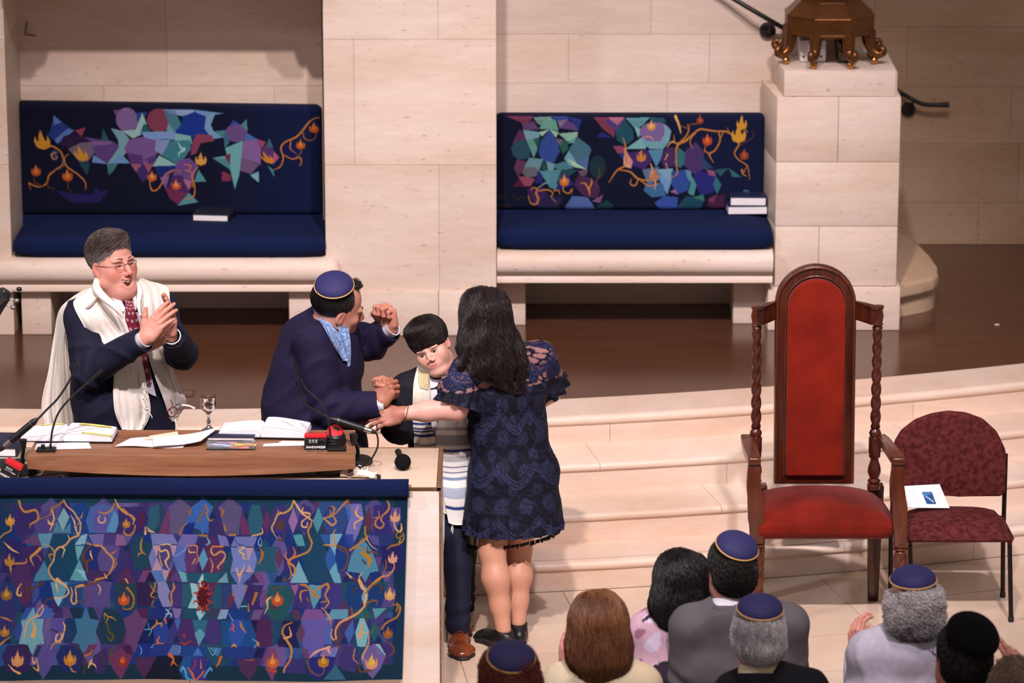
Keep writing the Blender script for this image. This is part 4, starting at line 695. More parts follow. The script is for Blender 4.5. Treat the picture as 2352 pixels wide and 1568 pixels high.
        (B,[(1770,460),(1780,510),(1730,560)],[6,18,20],ORG), (B,[(1770,510),(1830,510),(1830,550)],[16,20,5],ORG), (B,[(1870,460),(1890,510)],[28,8],(206,100,50)), (B,[(1810,660),(1790,720),(1860,745)],[10,24,6],(206,100,60)), (B,[(1770,745),(1800,740)],[10,18],(206,100,60)), (B,[(1640,580),(1720,580),(1690,660)],[10,14,5],(96,150,190)), (B,[(1680,500),(1690,560)],[5,10],(96,150,190)), (B,[(1590,770),(1610,820),(1600,870)],[5,12,8],(110,160,206)), (B,[(1750,750),(1720,790)],[5,10],(110,160,206)), (B,[(2050,760),(2040,840)],[4,12],(110,150,190)), (B,[(1880,340),(1910,380),(1870,440)],[8,14,6],(150,190,220)), (B,[(1880,400),(1940,400),(1940,440)],[8,12,6],(150,190,220)), (B,[(1920,350),(1930,330)],[8,6],(150,190,220)), (B,[(2050,720),(2100,740),(2170,700)],[12,22,14],(150,52,54)), (B,[(2090,640),(2095,650)],[36,30],(150,52,54)), (B,[(1930,870),(1970,910),(1960,960),(1940,1000)],[44,18,20,6],(206,92,46)), (B,[(1970,950),(2030,1000)],[20,6],(206,92,46)), (B,[(2140,1010),(2190,1080),(2230,1150),(2320,1050)],[10,26,12,18],(206,92,46)), (B,[(2180,1030),(2220,980),(2220,910)],[8,18,6],(150,60,60)), (B,[(2290,1010),(2280,910)],[20,6],(206,100,60)), (B,[(2060,1060),(2080,1010),(2110,1050),(2130,1130),(2200,1150)],[10,26,24,20,10],(92,142,190)),
        (B,[(1170,870),(1180,960)],[14,30],(70,48,60)), (B,[(1260,960),(1250,880),(1290,780)],[16,18,30],(92,66,40)), (B,[(970,940),(960,880),(1030,850),(1060,800)],[6,16,26,6],(170,96,60)), (B,[(1050,910),(1030,960),(1005,1020)],[8,26,6],PCH), (B,[(1040,960),(1080,980),(1100,1020)],[14,16,4],PCH), (B,[(950,1080),(970,1000),(930,830),(830,750)],[28,20,16,8],(60,48,52)), (B,[(790,980),(830,1050),(870,1060)],[10,18,6],(190,120,60)), (B,[(370,890),(390,960),(430,900)],[10,16,6],PCH), (B,[(430,930),(440,1040),(380,1000)],[8,22,8],(210,140,100)), (B,[(100,960),(160,1030),(230,1070)],[6,20,24],PCH), (B,[(270,740),(290,840),(350,890)],[14,18,8],(48,40,60)),
        (Cc,[(1000,180),(970,270),(900,320),(830,330),(790,420),(760,490),(790,560),(840,630)],[18,22,20,20,18,18,10,5],(206,140,84)), (Cc,[(825,290),(840,340)],[10,16],ORG), (Cc,[(1005,190),(1050,260),(1100,330),(1160,370),(1210,410)],[16,22,18,22,8],PCH), (Cc,[(1110,260),(1100,310),(1180,330),(1180,370)],[8,16,22,8],PCH), (Cc,[(1150,380),(1100,420),(1100,470),(1150,480),(1160,430)],[10,16,20,16,8],PCH), (Cc,[(1210,400),(1200,460),(1170,520),(1190,600),(1215,660),(1180,750),(1080,800),(1000,830),(960,870),(1020,930),(1030,990),(960,1070)],[16,18,18,20,18,20,20,22,28,22,20,6],ORG), (Cc,[(960,870),(920,810),(935,760)],[18,16,5],ORG), (Cc,[(1000,820),(1030,770),(1000,700)],[12,16,4],ORG), (Cc,[(950,880),(980,960),(990,1020)],[18,12,14],ORG), (Cc,[(960,1070),(900,1090),(920,1050)],[14,14,24],(110,66,60)), (Cc,[(870,390),(860,450),(850,470)],[10,60,84],(92,58,44)), (Cc,[(830,620),(880,630),(910,540)],[14,22,10],(92,58,44)),
        (Cc,[(1610,180),(1540,250),(1480,320),(1420,360),(1340,380)],[24,20,14,24,8],(190,120,64)), (Cc,[(1340,380),(1400,430),(1440,460),(1480,420),(1450,360)],[14,20,20,18,12],(206,132,90)), (Cc,[(1420,350),(1410,290)],[20,5],ORG), (Cc,[(1440,330),(1460,270),(1410,240)],[14,20,5],ORG), (Cc,[(1610,200),(1650,280),(1690,330)],[14,12,14],(150,96,70)), (Cc,[(1730,240),(1700,320),(1740,370),(1780,385),(1700,430),(1690,480),(1715,520)],[5,22,20,18,16,18,4],PCH), (Cc,[(2045,180),(2075,240),(2060,300),(2000,360),(1990,410),(2020,450),(1990,495),(1930,470),(1930,410),(1965,370),(1955,300)],[10,24,22,18,18,18,20,20,18,16,5],(190,120,60)), (Cc,[(1960,370),(1900,380)],[10,8],ORG), (Cc,[(1480,500),(1450,570),(1470,640),(1490,690),(1420,685),(1345,680)],[5,16,24,18,22,8],(206,130,80)), (Cc,[(1500,690),(1580,720),(1620,780),(1620,870),(1590,950),(1540,980)],[14,22,22,20,24,10],(110,66,40)), (Cc,[(1500,700),(1560,750),(1610,760)],[14,12,14],(110,66,40)), (Cc,[(1810,480),(1810,560),(1830,600),(1730,680),(1650,740)],[20,16,30,20,24],(180,116,44)), (Cc,[(1680,720),(1760,720),(1830,750)],[10,20,5],(180,116,44)), (Cc,[(1830,610),(1880,690),(1950,740)],[10,10,5],PCH), (Cc,[(1790,780),(1860,830),(1870,880),(1850,950)],[40,46,34,5],(190,120,30)), (Cc,[(1790,850),(1830,900)],[16,20],(90,60,20)), (Cc,[(1840,700),(1850,770),(1900,760),(1970,790)],[5,24,22,12],(110,66,40)),
        (Cc,[(2130,430),(2150,490),(2190,540),(2220,510),(2215,440)],[10,14,24,20,6],PCH), (Cc,[(2190,540),(2160,570),(2180,610),(2220,590),(2240,550)],[14,14,14,14,8],(160,104,40)), (Cc,[(2250,570),(2240,640),(2190,680),(2110,700),(2060,740)],[14,18,24,20,8],(160,104,40)), (Cc,[(2210,620),(2200,660)],[12,16],(190,130,60)), (Cc,[(2140,870),(2150,950),(2090,1030),(2010,1050),(1930,1110),(1860,1180)],[8,16,18,22,20,22],(206,132,70)), (Cc,[(2050,850),(2060,920),(2030,1010)],[8,16,12],(150,90,40)), (Cc,[(1610,990),(1670,1050),(1740,1090)],[8,22,10],PCH), (Cc,[(1680,1060),(1780,1110)],[20,26],(92,54,44)), (Cc,[(1790,990),(1760,1060),(1790,1120),(1810,1170)],[4,16,18,20],PCH), (Cc,[(1090,1130),(1150,1130),(1200,1170)],[10,18,18],ORG), (Cc,[(1290,1170),(1400,1120),(1420,1170)],[14,18,20],ORG),
        (Cc,[(90,710),(80,760),(120,800),(190,760),(240,790),(220,860),(160,930),(180,960)],[10,22,18,22,14,22,18,5],(206,132,90)), (Cc,[(100,700),(210,700)],[18,20],(206,110,70)), (Cc,[(70,830),(100,910),(90,990)],[8,14,14],(206,120,80)), (Cc,[(380,710),(460,710),(400,750),(450,790),(440,830),(490,840)],[8,14,18,22,14,5],PCH), (Cc,[(370,950),(400,1020),(440,970),(460,900)],[14,24,20,6],(222,150,110)), (Cc,[(650,490),(650,550),(540,580)],[6,16,14],PCH), (Cc,[(640,590),(610,650),(640,700),(650,620)],[5,14,10,8],(112,160,200)), (Cc,[(630,720),(660,770),(650,840),(610,900)],[10,28,26,8],(170,100,40)), (Cc,[(170,260),(210,310),(190,360)],[8,24,20],(170,100,40)), (Cc,[(10,230),(40,300),(20,340),(60,410),(100,400)],[10,16,14,20,8],(160,110,80)), (Cc,[(220,450),(240,520)],[12,24],(170,110,60)), (Cc,[(280,575),(350,570)],[14,22],(180,120,60)), (Cc,[(340,600),(380,670),(450,690)],[6,10,12],(40,70,140)), (Cc,[(30,600),(60,660),(20,690)],[8,16,8],(120,170,210)),
        (D,[(0,40),(30,80),(10,150),(40,240),(0,340)],[60,40,70,40,50],(96,24,36)), (D,[(60,110),(110,90)],[10,6],(170,60,50)), (D,[(30,200),(60,280)],[14,8],(170,60,50)), (D,[(330,130),(340,190)],[10,28],(170,104,50)), (D,[(320,210),(290,330)],[60,10],(112,36,70)), (D,[(600,150),(560,270)],[34,24],(170,104,50)), (D,[(490,70),(480,130)],[20,10],(170,104,50)), (D,[(510,270),(515,350)],[10,20],(170,104,50)), (D,[(770,190),(725,230),(730,310),(690,390)],[10,24,14,4],PCH), (D,[(760,300),(830,320)],[14,24],(96,36,50)), (D,[(780,100),(910,70)],[20,10],(90,72,60)), (D,[(1190,110),(1110,130),(1100,190),(1115,250)],[8,18,20,5],ORG), (D,[(1090,50),(1180,80),(1230,150),(1290,190),(1250,130),(1360,70)],[6,22,18,40,20,8],(184,116,54)), (D,[(1380,40),(1415,80),(1380,170),(1420,250),(1380,320)],[18,20,18,18,10],ORG), (D,[(1330,250),(1390,240)],[8,14],ORG), (D,[(1340,310),(1400,370),(1440,440),(1450,500)],[6,16,18,8],(206,130,90)),
        (D,[(1170,200),(1190,230)],[16,30],(130,76,40)), (D,[(1750,0),(1790,90),(1840,140),(1830,300)],[14,20,22,26],PCH), (D,[(2000,0),(1900,70),(1840,150)],[16,22,20],(170,110,50)), (D,[(1760,80),(1700,110),(1680,190)],[10,18,6],(90,54,40)), (D,[(1910,70),(2010,80),(2010,130),(1960,180)],[8,20,22,5],(90,54,40)), (D,[(1830,300),(1890,250),(1960,240),(1970,300)],[18,24,24,6],(130,80,40)), (D,[(1830,300),(1750,380),(1640,440),(1560,480),(1510,560),(1510,680),(1460,640),(1465,550)],[24,26,26,24,18,20,20,6],(214,140,100)), (D,[(1690,390),(1680,300)],[18,6],(140,84,50)), (D,[(1500,690),(1550,670),(1540,560),(1580,500)],[24,24,18,10],(96,58,44)), (D,[(1520,710),(1570,770),(1580,830)],[14,22,8],(96,58,44)), (D,[(1840,400),(1870,490)],[16,5],(110,66,40)), (D,[(1940,570),(1910,610)],[10,20],(130,80,40)), (D,[(1800,490),(1800,580),(1780,650)],[14,32,48],(214,150,112)), (D,[(1820,600),(1860,620)],[24,8],(214,150,112)), (D,[(1890,620),(1880,740),(1820,880),(1850,930)],[8,18,20,8],(206,136,110)), (D,[(2190,270),(2230,330),(2200,430),(2080,500),(2030,570)],[10,24,22,22,18],(170,104,60)), (D,[(2140,290),(2200,300),(2190,370)],[8,24,14],(150,100,50)), (D,[(2040,680),(2100,720),(2170,780),(2160,850),(2090,890)],[6,14,24,22,6],(110,60,50)), (D,[(1010,480),(930,520),(905,600),(960,690),(1010,780),(1000,900),(940,1000),(930,1050)],[12,14,20,28,26,20,20,14],(190,120,60)), (D,[(930,660),(1000,630),(980,530)],[26,24,6],(214,140,90)), (D,[(1220,880),(1280,820),(1370,780),(1440,760)],[8,24,20,28],(226,150,130)), (D,[(1420,770),(1450,830)],[28,14],(226,150,130)), (D,[(1190,900),(1230,1020),(1320,1080),(1380,1050),(1390,980)],[22,26,18,18,10],(104,64,60)), (D,[(1730,790),(1720,900),(1780,960)],[16,16,8],(170,110,90)), (D,[(1780,950),(1800,1050),(1920,1040)],[14,24,20],(96,56,40)), (D,[(330,490),(350,530),(300,570)],[10,20,8],(206,80,70)), (D,[(340,550),(360,600)],[16,5],(206,80,70)), (D,[(420,470),(440,530),(490,600)],[8,28,6],(180,116,60)), (D,[(330,760),(360,740),(390,765)],[10,30,8],(206,130,60)), (D,[(560,670),(620,710),(590,770)],[6,12,8],(110,160,200)), (D,[(630,720),(640,750)],[30,14],(190,130,60)), (D,[(290,380),(340,460)],[6,12],(110,150,210)), (D,[(430,300),(490,300)],[14,14],(120,160,210)), (D,[(60,770),(120,860),(160,780)],[5,12,6],(100,150,190)), (D,[(210,880),(190,940),(160,1000)],[30,24,5],(206,92,40)), (D,[(490,910),(580,910)],[16,22],(130,66,44)), (D,[(20,1110),(90,1010),(110,1040)],[20,26,12],(84,132,190)), (D,[(740,1020),(830,1040)],[20,40],(170,62,50))]:
        wv(f, pts, wd, col)
    fl = lambda f, x, y, h, col, c2: c.flame(f([(x, y)])[0], h/4.9, col, c2)
    for f, x, y, h, col, c2 in [(A,118,400,140,(208,132,52),(222,150,76)),(A,112,850,150,(188,118,54),None),(A,1425,440,120,(180,112,44),(206,130,60)),(B,80,150,170,(150,92,44),(196,140,60)),(B,60,580,140,(176,108,46),(206,130,56)),(B,205,900,190,(214,136,92),(224,146,90)),(B,800,900,190,(196,116,50),(216,140,56)),(B,1405,220,170,(196,74,34),(226,110,50)),(B,1395,930,150,(150,44,36),(206,90,50)),(D,840,210,180,(196,70,40),(230,140,80)),(D,800,920,180,(196,84,40),(226,130,60)),(D,1378,910,170,(180,108,34),(206,140,44)),(D,1925,940,190,(214,136,100),(226,170,60)),(D,2110,165,160,(214,146,92),(230,170,110)),(D,2100,610,150,(150,84,46),(170,100,40)),(Cc,2145,360,150,(222,150,110),None),(Cc,2130,830,140,(226,150,120),None)]: fl(f, x, y, h, col, c2)
    # the dark red knot at the middle
    c.ellipse((469,1372), 14, 26, (84,18,34))
    for k in range(10):
        a = k*0.63+0.2; s([(469+12*math.cos(a), 1372+24*math.sin(a)), (469+19*math.cos(a+.15), 1372+33*math.sin(a+.15)), (469+24*math.cos(a), 1372+38*math.sin(a))], [5, 4, 1.5], (170,56,40))
    return c
NAVY = mk('navy_wool', (14, 26, 64), 0.95, 0, 0.16, 260, 0.4, 420, spec=0.15)
WEAVE = mk('woven_tapestry', (255, 255, 255), 0.92, 0, 0.14, 330, 0.5, 330, vcol=True, spec=0.15)
def pillow_mesh(name, cv, X0, X1, Z0, Z1_, yf, depth, flat_bg, puff=0.03, rr=0.03, skew=(0, 0)):
    """upright back cushion: woven face towards -Y with rounded rim, plain navy back"""
    h, w_ = cv.h, cv.w; C = cv.C
    u = (np.arange(w_))/(w_-1); v = np.arange(h)/(h-1)
    U, Vv = np.meshgrid(u, v)
    W_, H_ = X1-X0, Z1_-Z0
    ex = np.minimum(U, 1-U)*W_; ez = np.minimum(Vv, 1-Vv)*H_
    e = np.minimum(ex, ez)
    q = np.clip(1-e/rr, 0, 1); y = yf+rr*(1-np.sqrt(np.clip(1-q*q, 0, 1)))+puff*(1-np.clip(ex/0.4, 0, 1)**0.5)*0.3
    Zt = Z1_+(skew[0]*(1-U)+skew[1]*U)
    cr = np.clip(1-ex/0.035, 0, 1)**2*0.02
    G = np.stack([X0+U*W_, y, Zt-cr*(Vv < .5)-(Zt-Z0)*Vv], -1)
    I = np.arange(h*w_).reshape(h, w_)
    q4 = np.stack([I[:-1, :-1], I[1:, :-1], I[1:, 1:], I[:-1, 1:]], -1).reshape(-1, 4)
    Vt = G.reshape(-1, 3); Cc_ = C.reshape(-1, 3)
    rim = np.concatenate([I[0, :], I[1:, -1], I[-1, -2::-1], I[-2:0:-1, 0]])
    Vr = Vt[rim].copy(); Vr[:, 1] = yf+depth
    o = len(Vt); n = len(rim); r2 = np.roll(rim, -1); k = np.arange(n); k2 = np.roll(k, -1)
    q4 = np.vstack([q4, np.stack([rim, r2, o+k2, o+k], -1)])
    Cr = np.tile(linA(flat_bg), (n, 1))
    me = mesh_np(name, np.vstack([Vt, Vr]), q4); set_col(me, np.vstack([Cc_, Cr])); return me
def soft_box(name, lo, hi, r, m, parent=None, puff=0.012, n=(60, 14, 8), label=None, noise=0.0, func=None):
    """upholstered block: rounded edges and a slight crown"""
    lo = np.array(lo, float); hi = np.array(hi, float); c = (lo+hi)/2; hs = (hi-lo)/2
    bm = bmesh.new()
    bmesh.ops.create_cube(bm, size=2.0)
    bmesh.ops.subdivide_edges(bm, edges=list(bm.edges), cuts=n[0] if isinstance(n, int) else 11, use_grid_fill=True)
    for v in bm.verts:
        p = np.array(v.co); q = p*hs
        inner = np.clip(q, -(hs-r), hs-r); d = q-inner; L = np.linalg.norm(d)
        sgn = np.sign(p)
        if L > 1e-9: q = inner+d/L*min(r, L if L < r else r)
        t = (1-p[0]**2)*(1-p[1]**2)
        if p[2] > 0: q[2] += puff*t*p[2]
        s2 = (1-p[0]**2)*(1-p[2]**2); q[1] += puff*0.6*s2*p[1]
        v.co = Vector(q+c)
        if func: v.co = func(v.co, p)
    return link(name, bm_mesh(name, bm, True), m, parent, label)

YC = YB-0.10
def bench_cushions(tl, tr, ztop_py, py_seat_back, py_bot, x0, x1, cv, bgc, lab_b, lab_s, yfront, skew, zslab):
    bk = empty('back_cushion', lab_b, 'cushion', 'woven back cushions')
    zb = zat(400, py_seat_back, YC)-0.10; zt2 = zat(400, ztop_py, YC)
    me = pillow_mesh('woven_face', cv, xat(tl, 400, YC), xat(tr, 400, YC), zb+0.10, zt2, YC, 0.085, bgc, 0.03, 0.03, skew)
    link('woven_face', me, WEAVE, bk)
    box('base_pad', (xat(tl, 400, YC), YC+0.004, zb), (xat(tr, 400, YC), YC+0.085, zb+0.101), NAVY, bk, 0.004)
    se = empty('seat_cushion', lab_s, 'cushion', 'navy seat cushions')
    z0 = zslab+0.0005
    soft_box('pad', (x0, yfront, z0), (x1, YC-0.002, zat(400, py_seat_back, YC)+0.0), 0.05, NAVY, se, 0.012)
    return z0
x0_, x1_ = xat(27, 550, YS+0.04), xat(748, 550, YS+0.04)
zc1 = bench_cushions(31, 739, 246, 495, 598, x0_, x1_, design_bench_left().tone((.80, .84, .82)), (16, 20, 52), 'dark blue cushion woven with purple star petals, behind the clapping man', 'plain navy bench pad behind the clapping man, one book on it', YS+0.035, (0.022, 0.0), zs1)
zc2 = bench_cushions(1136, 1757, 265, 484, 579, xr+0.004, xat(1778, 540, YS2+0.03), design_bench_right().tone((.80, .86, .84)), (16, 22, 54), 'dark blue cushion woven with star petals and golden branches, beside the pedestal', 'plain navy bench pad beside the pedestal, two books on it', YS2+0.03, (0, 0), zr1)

# books left on the benches
PAGES = mk('page_block', (226, 220, 222), 0.8, 0, 0.06, 400, stretch=(1, 1, 30))
COVER_B = mk('book_cloth_black', (20, 22, 36), 0.55)
COVER_N = mk('book_cloth_navy', (26, 32, 62), 0.5)
def book(label, c, w_, d, h, rot, cov, group=None, z=0.0):
    """closed book lying flat, spine at the back; pages show at the front and sides"""
    M = Matrix.Translation(c) @ Matrix.Rotation(rot, 4, 'Z')
    b = empty('book', label, 'book', group)
    t = 0.003
    box('cover', (-w_/2, -d/2, 0), (w_/2, d/2, t), cov, b, 0.001, M, 'lower board')
    box('cover', (-w_/2, -d/2, h-t), (w_/2, d/2, h), cov, b, 0.001, M, 'upper board')
    prism_sp = box('spine', (w_/2-0.004, -d/2, 0), (w_/2+0.003, d/2, h), cov, b, 0.002, M)
    box('pages', (-w_/2+0.005, -d/2+0.004, t), (w_/2-0.004, d/2-0.004, h-t), PAGES, b, 0.0, M)
    return b
zs_l = zat(400, 495, YC)
zt_ = zs_l+0.004
fp = PZ(478, 512, zt_)
book('thick black book lying alone on the navy bench pad behind the clapping man', (fp[0]+0.025, fp[1]+0.13, zt_+0.006), 0.19, 0.24, 0.036, R_(-7), COVER_B)
zt_ = zat(400, 484, YC)+0.0075
fp = PZ(1718, 494, zt_)
g = 'prayer books stacked by the pedestal'
book('white edged book under the other one, on the bench by the pedestal', (fp[0]-0.004, fp[1]+0.095, zt_), 0.21, 0.16, 0.045, R_(2), COVER_N, g)
book('dark covered book on top of the small stack on the bench by the pedestal', (fp[0]+0.004, fp[1]+0.10, zt_+0.0455), 0.19, 0.16, 0.046, R_(-2), COVER_N, g)
# ================================================================== FURNITURE
MAHO = wood('mahogany', (50, 18, 11), (82, 32, 17), 0.28, 5.0, (6, 6, 0.8), 0.18)
MAHO_L = wood('mahogany_warm', (66, 27, 14), (100, 46, 24), 0.3, 5.0, (6, 6, 0.8), 0.18)
VELVET = mk('rust_velvet', (106, 22, 9), 0.85, 0, 0.34, 6, 0.25, 300, sheen=0.12, spec=0.15)
VELV2 = mk('rust_velvet_back', (120, 26, 11), 0.85, 0, 0.25, 6, 0.25, 300, sheen=0.12, spec=0.15)
BURG = mk('burgundy_cloth', (98, 40, 40), 0.85, 0, 0.0, 42, 0.3, 200, spec=0.2, col2=(68, 18, 20), detail=1.0)
STEELB = mk('dark_brown_metal', (40, 26, 22), 0.35, 0.6)
def XZ(px, py, Y): q = P(px, py, Y); return (float(q[0]), float(q[2]))
def arch(px0, px1, pyt, pys, pyb0, pxb0, pxb1, Y, n=18):
    """outline in (x,z): straight sides, round head"""
    c = XZ((px0+px1)/2, pys, Y); a = XZ(px0, pys, Y); b = XZ(px1, pys, Y); t = XZ((px0+px1)/2, pyt, Y)
    rx = (b[0]-a[0])/2; rz = t[1]-c[1]
    pts = [XZ(pxb0, pyb0, Y)]+[(c[0]-rx*math.cos(u), c[1]+rz*math.sin(u)) for u in np.linspace(0, math.pi, n)]+[XZ(pxb1, pyb0, Y)]
    return pts
def twist(name, x, y, z0, z1, r, m, parent, pitch=0.12, r2=None, xt=None, seg=20, hand=1):
    n = int((z1-z0)/0.006)+2; V = []; xt = x if xt is None else xt
    for i in range(n):
        t = i/(n-1); z = z0+(z1-z0)*t; rr = (r+((r2 or r)-r)*t)*min(1, 0.72+3*min(t, 1-t)*4)
        for j in range(seg):
            a = 2*math.pi*j/seg; q = rr*(0.58+0.42*abs(math.cos(a-hand*2*math.pi*z/pitch))**0.8)
            V.append((x+(xt-x)*t+q*math.cos(a), y+q*math.sin(a), z))
    Fs = [[i*seg+j, i*seg+(j+1) % seg, (i+1)*seg+(j+1) % seg, (i+1)*seg+j] for i in range(n-1) for j in range(seg)]
    Fs += [list(range(seg))[::-1], [(n-1)*seg+j for j in range(seg)]]
    return link(name, auto_smooth(mesh_np(name, V, Fs), 70), m, parent)

th_ = empty('throne_chair', 'tall carved wooden throne with arched rust red velvet back', 'chair')
YBK, YPO, YFR = 0.47, 0.40, 0.03
fr = prism('back_frame', arch(1781, 1967, 609, 698, 1112, 1777, 1962, YBK), YBK, YBK+0.05, MAHO, th_, 0.008, axis='y', seg=3)
out = arch(1786, 1962, 614, 698, 1108, 1782, 1957, YBK); tube('edge_bead', [(x, YBK-0.002, z) for x, z in out], 0.007, MAHO_L, fr, 8)
inn = arch(1805, 1944, 634, 700, 1093, 1800, 1940, YBK); tube('inner_bead', [(x, YBK-0.002, z) for x, z in inn], 0.0045, MAHO_L, fr, 8)
bp_ = prism('back_panel', arch(1809, 1941, 639, 702, 1090, 1803, 1937, YBK), YBK-0.028, YBK+0.01, VELV2, th_, 0.018, axis='y', seg=4)
for s, xt, xb, xc0, xc1 in ((-1, 1738, 1736, 1728, 1783), (1, 2015.5, 2010, 1965, 2027)):
    X = xat(xb, 1000, YPO); Xt = xat(xt, 760, YPO); zz = lambda y: zat(1873, y, YPO)
    po = twist('post', X, YPO, zz(985), zz(757), 0.0245, MAHO, th_, 0.126, 0.0215, Xt)
    lathe('capital', [(0.001, zz(757)-0.004), (0.02, zz(757)-0.004), (0.024, zz(752)), (0.018, zz(748)), (0.025, zz(745)), (0.021, zz(741)), (0.026, zz(725)), (0.021, zz(712)), (0.026, zz(706)), (0.026, zz(702)), (0.001, zz(701))], (Xt, YPO, 0), MAHO, po, 20)
    za = zz(1020)
    lathe('base_turning', [(0.001, zz(1122)), (0.030, zz(1122)), (0.030, zz(1113)), (0.022, zz(1110)), (0.030, zz(1103)), (0.020, zz(1098)), (0.030, zz(1083)), (0.028, zz(1072)), (0.018, zz(1056)), (0.018, zz(1052)), (0.026, zz(1048)), (0.026, zz(1040)), (0.028, zz(1036)), (0.028, zz(1004)), (0.022, zz(1002)), (0.028, zz(994)), (0.024, zz(989)), (0.018, zz(984)), (0.001, zz(983))], (X, YPO, 0), MAHO, po, 20)
    xi = xat(xc1 if s < 0 else xc0, 720, YBK); zl, zh = zz(744), zz(703)
    pts = [(Xt, YPO-0.018), (Xt+(-s)*0.03, YPO-0.012), ((Xt+xi)/2, YPO+0.02), (xi, YBK-0.0), (xi, YBK+0.03), ((Xt+xi)/2, YPO+0.06), (Xt, YPO+0.02)]
    rl = prism('cross_rail', pts, zl+0.006, zh-0.008, MAHO, th_, 0.004)
    cx = sum(p[0] for p in pts)/7; cy = sum(p[1] for p in pts)/7
    prism('rail_cap', [(cx+(p[0]-cx)*1.05, cy+(p[1]-cy)*1.25) for p in pts], zh-0.010, zh, MAHO, rl, 0.004)
    prism('rail_foot', [(cx+(p[0]-cx)*1.05, cy+(p[1]-cy)*1.25) for p in pts], zl, zl+0.008, MAHO, rl, 0.003)
    # arm, its scrolled support and the front leg
    if s < 0: back, front, sup = (1701, 1727), (1719, 1748), [(1719, 1067), (1748, 1067), (1748, 1090), (1744, 1115), (1752, 1150), (1755, 1168), (1755, 1250), (1723, 1250), (1722, 1168), (1718, 1150), (1715, 1115), (1717, 1090)]
    else: back, front, sup = (2014, 2035), (2050, 2082), [(2050, 1067), (2080, 1067), (2077, 1090), (2077, 1115), (2082, 1150), (2085, 1168), (2084, 1254), (2053, 1254), (2052, 1168), (2046, 1150), (2046, 1115), (2049, 1090)]
    zt = zat(1735, 1050, YFR); zbk = zt
    A0, A1 = xat(back[0], 1010, YPO), xat(back[1], 1010, YPO); B0, B1 = xat(front[0], 1050, YFR), xat(front[1], 1050, YFR)
    bow = -0.012*s
    lf = [catmull([(A0, YPO+0.01), (A0*.45+B0*.55+(-0.006 if s < 0 else 0), .45*YPO+.55*YFR), (B0, YFR-0.012)], 8), catmull([(A1, YPO+0.01), (A1*.45+B1*.55, .45*YPO+.55*YFR), (B1, YFR-0.012)], 8)]
    prism('armrest', [tuple(p) for p in lf[0]]+[tuple(p) for p in lf[1][::-1]], zt-0.034, zt, MAHO_L, th_, 0.009, seg=3)
    prism('arm_support', [XZ(a, b, YFR) for a, b in sup], YFR, YFR+0.06, MAHO_L, th_, 0.006, axis='y')
    xm = xat((sup[6][0]+sup[7][0])/2, 1250, YFR+.03); zl = zat(1873, 1252, YFR)
    lg = twist('front_leg', xm, YFR+0.03, 0.06, zl-0.03, 0.034, MAHO_L, th_, 0.16, 0.034, seg=18)
    lathe('leg_collar', [(0.001, zl-0.035), (0.022, zl-0.034), (0.033, zl-0.026), (0.024, zl-0.018), (0.034, zl-0.008), (0.034, zl), (0.001, zl)], (xm, YFR+0.03, 0), MAHO_L, lg, 18)
    lathe('leg_foot', [(0.001, 0.0), (0.022, 0.0), (0.030, 0.02), (0.024, 0.05), (0.03, 0.06), (0.02, 0.075), (0.001, 0.076)], (xm, YFR+0.03, 0), MAHO_L, lg, 18)
    # tapered rear leg
    xr_ = xat(1873+s*133, 1300, YPO+.07); bm = bmesh.new()
    zr = zat(1873, 1121, YPO)
    vs = box_bm(bm, (xr_-0.036, YPO+0.03, 0.0), (xr_+0.036, YPO+0.10, zr))
    for v in vs:
        if v.co.z < 0.1: v.co.x = xr_+(v.co.x-xr_)*0.64; v.co.y = YPO+0.065+(v.co.y-YPO-0.065)*0.7
    link('rear_leg', auto_smooth(bm_mesh('rear_leg', bm, False, 0.006, 2), 50), MAHO, th_)
zsb, zst = zat(1873, 1243, YFR), zat(1873, 1104, YBK-0.02)
xs0, xs1 = xat(1712, 1180, YFR+0.15), xat(2052, 1180, YFR+0.1)
def seatf(co, p):
    co = Vector(co)
    h = max(0.0, (p[2]+0.6)/1.6)
    co.z -= h*(0.012*max(0, -p[1])**3+0.040*abs(p[0])**3)
    if p[1] > 0: co.x = (xs0+xs1)/2+(co.x-(xs0+xs1)/2)*(1-0.07*p[1])
    return co
soft_box('seat', (xs0+0.015, YFR-0.004, zsb), (xs1, YBK-0.005, zst-0.022), 0.045, VELVET, th_, 0.03, func=seatf)
box('seat_rail', (xs0+0.03, YFR+0.03, zsb+0.002), (xs1-0.02, YBK+0.03, zsb+0.03), MAHO, th_, 0.004)

# burgundy stacking chair and the folded programme on it
sc = empty('side_chair', 'burgundy patterned chair with rounded back and thin dark metal legs, right of the throne', 'chair')
YCB, YCF = 0.50, 0.15
ol = [(2062, 1117), (2050, 1040), (2053, 1010), (2068, 985), (2100, 960), (2138, 946), (2176, 940), (2218, 944), (2256, 958), (2288, 987), (2306, 1024), (2310, 1045), (2306, 1127), (2296, 1134), (2200, 1134), (2100, 1130)]
prism('backrest', [XZ(a, b, YCB) for a, b in ol][::-1], YCB-0.045, YCB-0.005, BURG, sc, 0.016, axis='y', seg=4)
zq = zat(2200, 1243, YCF-0.01); zq2 = zat(2200, 1163, YCB-0.02)
def chf(co, p):
    co = Vector(co); f = (p[1]+1)/2
    co.z -= max(0.0, (p[2]+0.6)/1.6)*(0.03*max(0, -p[1])**2+0.03*abs(p[0])**4)
    cxm = xat(2206, 1200, YCF); co.x = cxm+(co.x-cxm)*(1-0.06*f)
    return co
soft_box('seat', (xat(2078, 1200, YCF), YCF-0.03, zq), (xat(2332, 1200, YCF), YCB+0.0, zq2), 0.04, BURG, sc, 0.02, func=chf)
